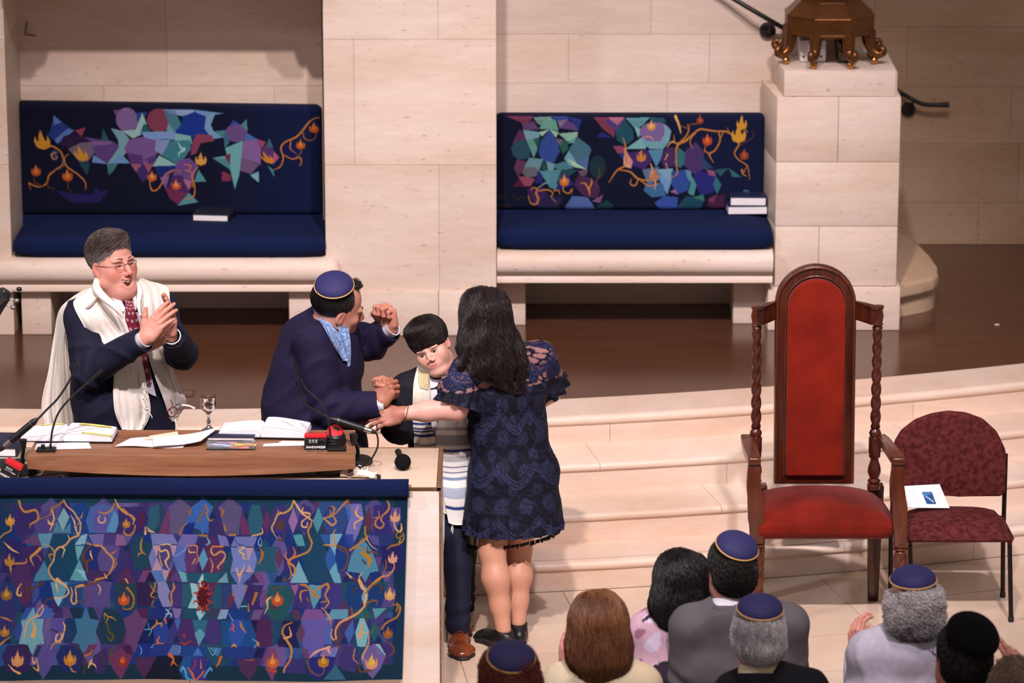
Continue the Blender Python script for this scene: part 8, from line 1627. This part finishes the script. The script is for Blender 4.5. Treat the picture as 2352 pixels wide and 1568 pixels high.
for k, (a, b) in enumerate((((1020, 1178), (1018, 1340)), ((1040, 1170), (1036, 1320)), ((1062, 1280), (1078, 1375)))): p0_, p1_ = P(*a, -.05), P(*b, -.05); tubes('tassel', [(catmull([p0_, (p0_+p1_)/2+np.array([.006*math.sin(3*j+k), -.004*j, 0]), p1_+np.array([.008*(j-1), 0, -.01*j])], 8), .0022) for j in range(3)], WOOL, sa if k < 2 else sb, 5)
l_ = Sculpt(np.array(J['anR'])-np.array([.22, .25, .06]), np.array(J['hip'])+np.array([.26, .25, .12]), .0065)
for q in 'LR': l_.chain([J['hp'+q], J['kn'+q], J['an'+q]], [.080, .060, .052], k=.02)
l_.ell(J['hip'], (.13, .11, .12), k=.05); l_.fold(lambda p: .004*wave(p, 4, 30)+.004*np.exp(-((p[:, 2]-.14)/.07)**2)*np.sin(p[:, 2]*90+4*wave(p, 7, 14))); l_.cut((0, 0, .065), (0, 0, -1)); grown('trousers', l_, TROU, py)
BROWNL = mk('tan_leather', (112, 52, 24), .28, 0, .25, 18, coat=.3)
for q, f in (('R', (.12, -1)), ('L', (-.1, -1))):
    o = shoe(py, J['an'+q], f, BROWNL, L=.26, w=.047); a = np.array(J['an'+q]); f_ = nrm([f[0], f[1], 0]); sdv = np.array([f_[1], -f_[0], 0])
    for k in range(4): c_ = a+f_*(.035+.020*k)+np.array([0, 0, .010-.011*k]); tube('lace', catmull([c_-sdv*.022+np.array([0, 0, -.006]), c_+np.array([0, 0, .006]), c_+sdv*.022+np.array([0, 0, -.006])], 6), .0022, BROWNL, o, 6)

# ------------------------------------------------------------------ the woman in lace
pw = empty('person', 'long black haired woman seen from behind in short navy lace dress and black heels', 'person')
J = dict(shL=P(1076, 852, -.14), shR=P(1238, 824, .0), neck=P(1142, 806, -.06), chest=P(1160, 895, -.07), waist=P(1168, 985, -.06), hip=P(1180, 1090, -.06), elL=P(1046, 938, -.20), wrL=P(924, 949, -.22), elR=P(1264, 900, .12), wrR=P(1236, 925, .28))
sd = nrm((1, .25, 0)); skw = (222, 168, 154)
J['hpL'], J['hpR'] = P(1140, 1160, -.08), P(1200, 1160, -.02); J['knL'], J['knR'] = P(1130, 1265, -.14), P(1190, 1262, -.02); J['anL'], J['anR'] = PZ(1156, 1445, .09), PZ(1190, 1428, .09)
lg = Sculpt((J['anL'][0]-.25, -.55, .04), (J['anR'][0]+.25, .25, .75), .005)
for q in 'LR': a, k_, h0 = np.array(J['an'+q]), np.array(J['kn'+q]), np.array(J['hp'+q]); c_ = k_*.66+a*.34+np.array([0, -.012, 0]); lg.chain([h0, k_, c_, k_*.3+a*.7, a], [.088, .056, .0595, .042, .034], k=.03)
V, Q = lg.mesh(); legs_ = (V, Q, linA((200, 146, 122)))
ar = Sculpt(np.minimum(J['shL'], J['wrL'])-.12, np.maximum(J['shL'], J['wrL'])+.12, .004); ar.chain([J['shL'], J['elL'], J['elL']*.45+J['wrL']*.55, J['wrL']+np.array([.02, 0, 0])], [.060, .050, .042, .030], k=.03); V, Q = ar.mesh(); arm_ = (V, Q, linA(skw))
hL, MLw, eL = hand(P(921, 949, -.222), (-.90, -.12, -.22), (-.12, -.85, .45), [(14, 30, 18), (18, 34, 20), (22, 36, 20), (26, 36, 22)], [(.046, .042, -.016), (.058, .066, -.030), (.060, .090, -.046)], 1, .97, 3, col=(174, 114, 96), elbow=J['elL'])
b0 = bodyform(J, sd, -.008, .010, legs=False, wd=.92, dp=.95); b0.chain([J['elR'], J['wrR']], [.046, .034], k=.02); V, Q = b0.mesh()
M = headM(P(1108, 742, -.07), 22, 8, 6, 1.06); hs = head_sculpt(.004, False, 1, .048, neck_dir=(.0, -.05, -.18)); skinned(pw, [headpart(hs, M, skw), legs_, arm_, hL, (V, Q, linA(skw))])
def lace(V):
    ax = np.array(J['waist']); x = V[:, 0]-ax[0]; y = V[:, 1]-ax[1]; z = V[:, 2]; th = np.arctan2(x*.97+y*.25, -(y*.97-x*.25)); u = th*.19+.5; bmp = np.zeros(len(V)); yoke = z > P(1160, 880, -.1)[2]
    for (pu, pv, ou, ov, r) in ((.125, .15, .02, .03, .036), (.125, .15, .083, .105, .026)):
        a = (u+ou) % pu-pu/2; b = (z+ov) % pv-pv/2; d = np.hypot(a, b); bmp = np.maximum(bmp, (d < r)*(.45+.4*np.sin(d*1100)))
    sc = np.abs(((u*1.0) % .20)/.20-.5)*2; w_ = (z-.085*sc**1.6) % .24; sk = (w_ < .050)
    bmp = np.where(sk, 0, bmp); bmp = np.maximum(bmp, ((w_ < .008) | ((w_ > .014) & (w_ < .020)) | ((w_ > .034) & (w_ < .040)))*1.0); bmp = np.maximum(bmp, ((w_ > .020) & (w_ < .032) & (np.sin(u*520) > .0))*.6)
    vein = np.abs(wave(V, 5, 95, 5)) < .20; bmp = np.maximum(bmp, vein*.26)
    base = np.tile(linA((13, 14, 30)), (len(V), 1)); c = base*(1-bmp[:, None])+linA((47, 51, 84))*bmp[:, None]
    net = np.abs(wave(V, 15, 150, 5)) < .36; disc = np.zeros(len(V), bool)
    a = (u+.03) % .125-.0625; b = (z+.02) % .13-.065; d = np.hypot(a, b); disc = d < .040
    sheer = yoke & ~net & ~sk & ~disc; c[yoke] = linA((17, 18, 40)); c[yoke & disc & (np.sin(d*900) > .3)] = linA((44, 48, 88)); c[yoke & sk & (bmp > .1)] = linA((40, 42, 78)); c[sheer] = linA((150, 108, 106)); c[yoke & sk & (bmp < .1) & ~net] = linA((96, 68, 78))
    return c, bmp
LACE = mk('navy_lace', (255, 255, 255), .7, 0, .12, 260, .35, 380, vcol=True, spec=.2)
s = Sculpt((J['hip'][0]-.36, J['hip'][1]-.34, .50), (J['hip'][0]+.36, J['hip'][1]+.36, 1.46), .0052)
mid = (J['shL']+J['shR'])/2; hem = P(1178, 1225, -.06)
s.loft([(mid, .135, .075), (J['chest'], .170, .115), (J['waist'], .162, .120), (J['hip'], .192, .148), (J['hip']*.4+hem*.6, .202, .155), (hem, .206, .160), (hem+np.array([0, 0, -.06]), .208, .162)], sd, k=.04); s.chain([J['shL'], mid, J['shR']], [.066, .088, .066], k=.05); s.cone(mid, J['neck'], .062, .058, k=.04)
s.chain([J['shL'], J['shL']*.5+J['elL']*.5+np.array([-.02, 0, .0])], [.075, .085], k=.03); s.chain([J['shR'], J['shR']*.4+J['elR']*.6], [.075, .085], k=.03)
def fr(p): t = np.arctan2(p[:, 0]-hem[0], p[:, 1]-hem[1]); k = np.clip((hem[2]+.12-p[:, 2])/.16, 0, 1); return k*(.012*np.sin(t*17+1.5*np.sin(p[:, 2]*14))+.006*np.sin(t*41))+.0035*wave(p, 11, 26)
s.fold(fr, .05); nh = nrm((.155, 0, -1)); s.cut(P(1178, 1232, -.06), nh); eS = J['shL']*.42+J['elL']*.58; s.ell(eS+nrm(J['elL']-J['shL'])*.075+np.array([-.01, 0, 0]), (.075,)*3, None, .004, 1)
V, Q = s.mesh(); c, bmp = lace(V); N = vnormals(V, Q); me = mesh_np('dress', V+N*(bmp*.0022)[:, None], Q); set_col(me, c); dr = link('dress', me, LACE, pw)
def flare(pts0, pts1, n, name):
    G = np.zeros((n, 14, 3))
    for i in range(n):
        a = i/(n-1)*2*math.pi
        for j in range(14): t = j/13; r = pts0[1]*(1-t)+pts1[1]*t+.012*t*t*math.sin(a*11)+.004*t*math.sin(a*29); c_ = pts0[0]*(1-t)+pts1[0]*t; d = nrm(pts1[0]-pts0[0]); e1 = nrm(np.cross(d, (0, 1, .2))); e2 = np.cross(d, e1); G[i, j] = c_+(e1*math.cos(a)+e2*math.sin(a))*r
    me = grid_mesh(name, G, .002); C, _b = lace(verts_np(me).astype(float)); set_col(me, C); return link(name, me, LACE, pw)
flare((J['shL']*.62+J['elL']*.38, .076), (J['shL']*.12+J['elL']*.88+np.array([.0, 0, -.01]), .098), 72, 'sleeve'); flare((J['shR']*.7+J['elR']*.3, .078), (J['shR']*.15+J['elR']*.85, .088), 60, 'sleeve')
r_ = random.Random(3); it = []
for i in range(200):
    a = i/200*6.283; cc = hem+np.array([.206*math.cos(a), 0.05+.165*math.sin(a), 0]); cc[2] = P(1178, 1232, -.06)[2]+.155*(cc[0]-hem[0])-.002; it.append((catmull([cc, cc+np.array([r_.uniform(-.003, .003), 0, -.007]), cc+np.array([r_.uniform(-.004, .004), r_.uniform(-.003, .003), -.012-.010*r_.random()])], 5), [.0030, .0036, .0034, .003, .002]))
tubes('lace_edging', it, SUIT_D, dr, 5)
h_ = Sculpt((-.17, -.24, -.46), (.20, .14, .18), .0055); h_.ell((0, -.018, .050), (.094, .112, .094)); h_.loft([((0, -.028, .04), .096, .104), ((.005, -.045, -.08), .116, .094), ((.030, -.075, -.14), .104, .068), ((.060, -.090, -.175), .075, .05)], (1, 0, 0), k=.03)
for x, y, l, dx in ((-.085, -.06, .10, -.02), (-.055, -.085, .12, -.015), (-.02, -.10, .13, .01), (.02, -.11, .15, .03), (.06, -.11, .17, .045), (.10, -.10, .17, .05), (.12, -.085, .14, .03)):
    p = np.array([x, y, -.10]); h_.chain([p, p+np.array([.006+dx*.3, -.012, -l*.35]), p+np.array([dx*.6-.008, -.006, -l*.7]), p+np.array([dx+.006, -.010, -l])], [.030, .024, .019, .006], k=.012)
h_.fold(lambda p: .007*wave(p, 3, 75, 7, (0, 0, 1))+.004*wave(p, 5, 26, 6)); h_.ell((0, .135, -.04), (.085, .08, .10), k=.01, op=1)
put_hair(pw, h_, M, (20, 15, 18), 8000, lambda p, n: np.stack([np.clip(p[:, 0]*1.5, -.2, .2)*(p[:, 2] > -.02)+.22*(p[:, 2] < -.02), -.25*(p[:, 2] > .05)-0*p[:, 0], -1.0+0*p[:, 0]], 1), .14, .0008, seed=11, n=12, lift=.0035, curl=.0030, ck=1.6, curv=1.0, dn=.07, keep=lambda V: V[:, 1] < .03, cvar=.6, col2=(44, 28, 26))
tube('bracelet', [np.array(J['wrL'])+np.array([.018, 0, .0])+.034*np.array([.25*math.cos(t), math.sin(t), math.cos(t)]) for t in np.linspace(0, 6.283, 33)], .0022, SILV, pw, 6)
e = tf(np.array([eL[2][0]]), MLw @ np.eye(4))[0]; tube('ring', [e+np.array([.028, -.012, .01])+.0085*np.array([.3*math.cos(t), math.sin(t), math.cos(t)]) for t in np.linspace(0, 6.283, 17)], .0024, SILV, pw, 6)
for q, f in (('L', (-.55, .75)), ('R', (-.1, 1))):
    o = shoe(pw, np.array(J['an'+q])+np.array([0, 0, -.012]), f, INK, L=.24, w=.040, name='shoe'); a = np.array(J['an'+q]); tube('heel', [a-nrm([f[0], f[1], 0])*.05+np.array([0, 0, -.03]), np.array([a[0], a[1], .001])-nrm([f[0], f[1], 0])*.05], [.018, .009], INK, o, 10)
# ================================================================== THE CONGREGATION, seen from behind
ZF = -0.56
def sitter(label, hc, Y, yaw, hsc, sh, jm, hairf, collar=None, skin=(206, 146, 128), wd=1.0, pitch=6, roll=0, kip=None, lean=0.0, neckr=.056, hands=(), jname='jacket', dp=1.1):
    """standing person: head centre pixel, shoulder pixels, jacket material, hair builder"""
    r = empty('person', label, 'person', None); H = P(*hc, Y); a, b = P(*sh[0], Y), P(*sh[1], Y); mid = (a+b)/2; dn = lambda z: np.array([mid[0], mid[1]+.01, z]); z0 = mid[2]
    J = dict(shL=a, shR=b, neck=H+np.array([0, -.028, -.165]), chest=dn(z0-.17), waist=dn(z0-.36), hip=dn(z0-.52), elL=a+np.array([-.03, .03, -.26]), elR=b+np.array([.03, .03, -.26]), wrL=a+np.array([.04, .22, -.32]), wrR=b+np.array([-.04, .22, -.32]))
    for h in hands: J['wr'+h[0]] = P(*h[1]); J['el'+h[0]] = J['sh'+h[0]]*.4+J['wr'+h[0]]*.6+np.array([0, -.02, -.16])
    put_legs(J, ZF, fwd=(0, 1, 0)); s = bodyform(J, (1, 0, 0), .018, .008, legs=False, wd=wd, dp=dp); s.loft([(J['hip'], .20*wd, .15), (J['hip']+np.array([0, 0, -.12]), .205*wd, .155)], (1, 0, 0), k=.04); s.cone(mid+np.array([0, -.01, -.02]), J['neck']+np.array([0, -.005, .0]), .105, .070, k=.06); s.fold(wrinkle(J, .005, int(hc[0]))); s.cut(J['hip']+np.array([0, 0, -.14]), (0, 0, -1))
    for h in hands: sleeve_end(s, J, h[0], 0, .05)
    jk = grown(jname, s, jm, r); M = headM(H, yaw, pitch, roll, hsc); hs = head_sculpt(.004, False, 1.05, neckr, neck_dir=(0, -.03, -.17)); parts = [headpart(hs, M, skin, rosy=.8)]
    for h in hands: hp = hand(J['wr'+h[0]], h[2], h[3], h[4], h[5], 1 if h[0] == 'L' else -1, h[6], 3, col=h[7], elbow=J['el'+h[0]]); parts.append(hp[0]); h[8].append(hp) if len(h) > 8 else None
    V, Q = bodyform(J, (1, 0, 0), -.012, .013, wd=wd*.95).mesh(); skinned(r, parts+[(V, Q, linA(skin))]); hairf(r, M)
    if collar:
        M2 = Matrix.Translation(H+hsc*np.array([0, -.034, -.117+collar[2]])) @ Matrix.Rotation(R_(-20), 4, 'X')
        V, Fs = lathe_arrays([(.080, -.04), (.074, -.01), (.069, .020), (.067, .026), (.064, .022), (.070, -.03)], 30); link('collar', auto_smooth(mesh_np('collar', tf(V, M2), Fs[:-2]), 60), collar[0], r)
        if collar[1]:
            V, Fs = lathe_arrays([(.068, -.070), (.080, -.048), (.083, -.018), (.0785, -.003), (.0745, -.008), (.070, -.05)], 30); link('jacket_collar', auto_smooth(mesh_np('jacket_collar', tf(V, M2), Fs[:-2]), 60), jm, r)
    if kip: kippah(r, M, *kip[0], m=kip[1], trim=kip[1] is None)
    l = bodyform(J, (1, 0, 0), .016, .012, arms=False, wd=wd); l.cut(J['hip'], (0, 0, 1)); grown('trousers', l, SUIT_D, r)
    for q in 'LR': shoe(r, J['an'+q], (0, 1), INK)
    return r, M, J
def short_hair(col, n, L, rad, col2=None, mix=None, grow=0.0, curl=0.0, bald=None, low=-.085, ck=3.0, cvar=.35, noise=0.0, seed=3, lift=.003, ears=True):
    def f(r, M):
        h = Sculpt((-.135, -.16, -.13), (.135, .14, .18), .0045); h.ell((0, -.022, .046), (.0835+grow, .102+grow, .090+grow))
        h.ell((0, -.05, -.03), (.072+grow, .072+grow, .06), k=.07); h.ell((0, .125, -.014), (.12, .100, .090), k=.012, op=1); h.ell((0, .055, -.085), (.14, .07, .075), k=.012, op=1); h.cut((0, 0, low), nrm((0, .35, -1)))
        if ears:
            for q in (-1, 1): h.ell((q*(.088+grow), .0, -.012), (.024+grow, .022, .034), k=.008, op=1)
        if bald: h.ell(*bald, k=.01, op=1)
        if noise: h.fold(lambda p: noise*wave(p, seed, 55)+noise*.6*wave(p, seed+1, 120))
        put_hair(r, h, M, col, n, lambda p, nn: np.stack([p[:, 0]*2, -.4+0*p[:, 0], -1.0+0*p[:, 0]], 1), L, rad, seed=seed, lift=lift, curl=curl, ck=ck, col2=col2, mix=mix, cvar=cvar)
    return f
def long_hair(col, secs, n, L, rad, col2=None, mix=None, curl=.003, seed=4, fold=.004, curv=2.0, cvar=.4):
    def f(r, M):
        h = Sculpt((-.19, -.20, -.36), (.19, .14, .18), .0055); h.ell((0, -.016, .052), (.092, .108, .092)); h.loft(secs, (1, 0, 0), k=.03); h.fold(lambda p: fold*wave(p, seed, 60, 7, (0, 0, 1))); h.ell((0, .135, -.04), (.085, .08, .10), k=.01, op=1)
        put_hair(r, h, M, col, n, lambda p, nn: np.stack([p[:, 0]*1.2*(p[:, 2] > .0), -.3*(p[:, 2] > .05)-0*p[:, 0], -1.0+0*p[:, 0]], 1), L, rad, seed=seed, n=8, lift=.003, dn=.05, curl=curl, ck=1.0, col2=col2, mix=mix, curv=curv, cvar=cvar, keep=lambda V: V[:, 1] < .05)
    return f
GREYW = cloth('grey_wool', (92, 88, 92), var=.14, vs=300); CREAM = cloth('cream_jacket', (222, 204, 172)); WSH = cloth('white_shawl', (206, 200, 216), vs=40); NAVYD = cloth('midnight_jacket', (19, 19, 28)); CRSH = mk('cream_shirt', (226, 212, 176), .75)
sitter('man with dark red curly hair and blue kippah, below the woman in lace', (1170, 1580), -3.6, 8, 1.0, ((1075, 1672), (1275, 1672)), SUIT_D, short_hair((112, 46, 34), 6500, .030, .0011, (58, 26, 22), lambda V: np.clip((.05-V[:, 2])/.08, 0, 1), -.0+.018, .006, ck=1.6, noise=.005, seed=7, ears=False, low=-.075), skin=(190, 120, 104), pitch=14, kip=((kp(36, .084), 36, 0, .082, .040), None))
nails = []
r, M, J = sitter('woman with smooth brown bob in cream jacket, clapping, in front of the steps', (1372, 1448), -2.6, 10, 1.06, ((1300, 1572), (1470, 1572)), CREAM,
    long_hair((88, 52, 34), [((0, -.02, .03), .098, .098), ((0, -.025, -.05), .108, .092), ((0, -.03, -.10), .100, .084), ((0, -.03, -.135), .075, .065)], 9000, .075, .0010, (140, 92, 60), lambda V: .35+.9*np.clip((V[:, 2]-.02)/.12, 0, 1)*(wave(V, 3, 40) > -.2), .001, 5, .003, 2.2), wd=.95,
    hands=[('L', (1300, 1560, -2.38), (-.18, .25, 1), (-.9, -.2, .0), [(8, 14, 8)]*4, TH_OUT, .92, (216, 142, 138), nails), ('R', (1326, 1566, -2.40), (-.12, .2, 1), (.85, .45, 0), [(10, 14, 8)]*4, TH_IN, .92, (216, 142, 138), nails)])
for hp in nails:
    for e in hp[2]: a, b = tf(np.array(e), hp[1] @ np.eye(4)); n_ = hp[1][:3, 2]; d_ = nrm(b-a); tube('nail', [b-d_*.006+n_*.005, b+d_*.007+n_*.003], [.0045, .0035], mk('red_polish', (190, 30, 50), .25), r, 8)
FLOR = mk('floral_blouse', (255, 255, 255), .75, 0, .05, 60, vcol=True, spec=.15)
r, M, J = sitter('woman with long black hair in pink and plum floral blouse, beside grey suited man', (1562, 1347), -2.05, 14, 1.02, ((1490, 1450), (1610, 1440)), SUIT_D,
    long_hair((14, 12, 14), [((0, -.02, .03), .098, .098), ((.0, -.03, -.05), .120, .094), ((.0, -.04, -.095), .118, .078)], 8000, .075, .0010, (34, 30, 34), None, .003, 6), wd=.88, jname='blouse')
bo = [c for c in r.children if c.name.startswith('blouse')][0]; V = verts_np(bo.data).astype(float); w1, w2, w3 = wave(V, 2, 30, 5), wave(V, 8, 55, 5), wave(V, 4, 22, 5); C = np.tile(linA((196, 160, 176)), (len(V), 1)); C[w2 > .35] = linA((206, 192, 214)); C[w1 > .55] = linA((74, 24, 44)); C[(w3 > .75)] = linA((50, 38, 54)); C[w2 < -.75] = linA((150, 104, 126)); set_col(bo.data, C); bo.data.materials[0] = FLOR
sitter('tall dark haired man in grey suit wearing a blue kippah, before the throne', (1676, 1311), -2.2, 22, 1.0, ((1588, 1438), (1808, 1432)), GREYW, short_hair((26, 20, 18), 6000, .026, .0009, low=-.092, seed=9), (SHIRT, True, -.008), wd=1.16, kip=((kp(30, .070, .006), 30, 6, .083, .044), None))
sitter('white haired man in midnight jacket and cream collar wearing a blue kippah', (1741, 1465), -3.0, 6, 1.0, ((1690, 1596), (1852, 1590)), NAVYD, short_hair((226, 220, 220), 6500, .034, .0009, (156, 150, 154), lambda V: .3+.4*wave(V, 4, 30), .005, .004, low=-.092, seed=12, noise=.003), (CRSH, True, .0), wd=1.1, pitch=8, kip=((kp(20, .076), 20, 0, .083, .044), None), skin=(214, 144, 124))
sitter('balding curly grey haired man in white shawl wearing a blue kippah', (2094, 1405), -2.5, 12, 1.03, ((1998, 1500), (2170, 1492)), WSH, short_hair((206, 198, 198), 6000, .030, .0010, (112, 106, 112), lambda V: np.clip(.5-V[:, 2]*7, 0, 1)*np.clip(.55+.5*wave(V, 5, 35), 0, 1), .016, .006, ((0, .0, .13), (.112, .128, .072)), -.085, 1.6, noise=.006, seed=15, ears=False), (WSH, True, .012), wd=1.12, pitch=8, jname='shawl', kip=((kp(14, .084), 14, 0, .084, .046), None), skin=(214, 150, 132), roll=-3,
    hands=[('L', (1968, 1500, -2.22), (-.05, .2, 1), (-.75, -.6, .1), [(20, 40, 30), (24, 44, 30), (28, 46, 30), (30, 46, 30)], [(.050, .048, -.010), (.054, .080, -.012), (.054, .108, -.012)], .98, (214, 148, 130))])
BKIP = mk('black_crochet', (16, 15, 17), .9, 0, .3, 500, .8, 700, spec=.1)
r, M, J = sitter('dark haired man with black crocheted kippah and glasses, bottom right of the hall', (2206, 1512), -3.2, 20, 1.06, ((2165, 1620), (2320, 1620)), NAVYD, short_hair((28, 22, 22), 5500, .020, .0009, low=-.088, seed=18, bald=((0, .075, .105), (.06, .055, .05))), (mk('blue_shirt', (120, 140, 196), .75), True, .004), wd=1.05, pitch=2, roll=4, kip=((kp(36, .068, .004), 36, 4, .094, .052), BKIP), skin=(204, 140, 122))
it = [(tf(np.array([(-.080, -.015, .0), (-.082, .03, .008), (-.076, .085, .010)]), M), .0022)]+[(tf(np.array([(q*(.034+.022*math.cos(t)), .105-.012*abs(math.cos(t)), .004+.017*math.sin(t)) for t in np.linspace(0, 6.283, 21)]), M), .0018) for q in (-1, 1)]; tubes('glasses', it, INK, r, 6)
sitter('person with ruffled grey brown hair, cut off at the bottom right corner, hands raised', (2330, 1600), -3.4, 10, 1.0, ((2270, 1730), (2420, 1730)), NAVYD, short_hair((118, 92, 78), 4500, .040, .0010, (150, 130, 116), lambda V: .5+.5*wave(V, 3, 30), .006, .003, seed=21, noise=.004, lift=.006, ears=False), wd=1.0, hands=[('R', (2345, 1560, -3.05), (-.35, .2, 1), (.5, -.8, .2), [(10, 16, 10), (12, 18, 10), (30, 40, 30), (34, 44, 30)], TH_OUT, .92, (206, 140, 124))])
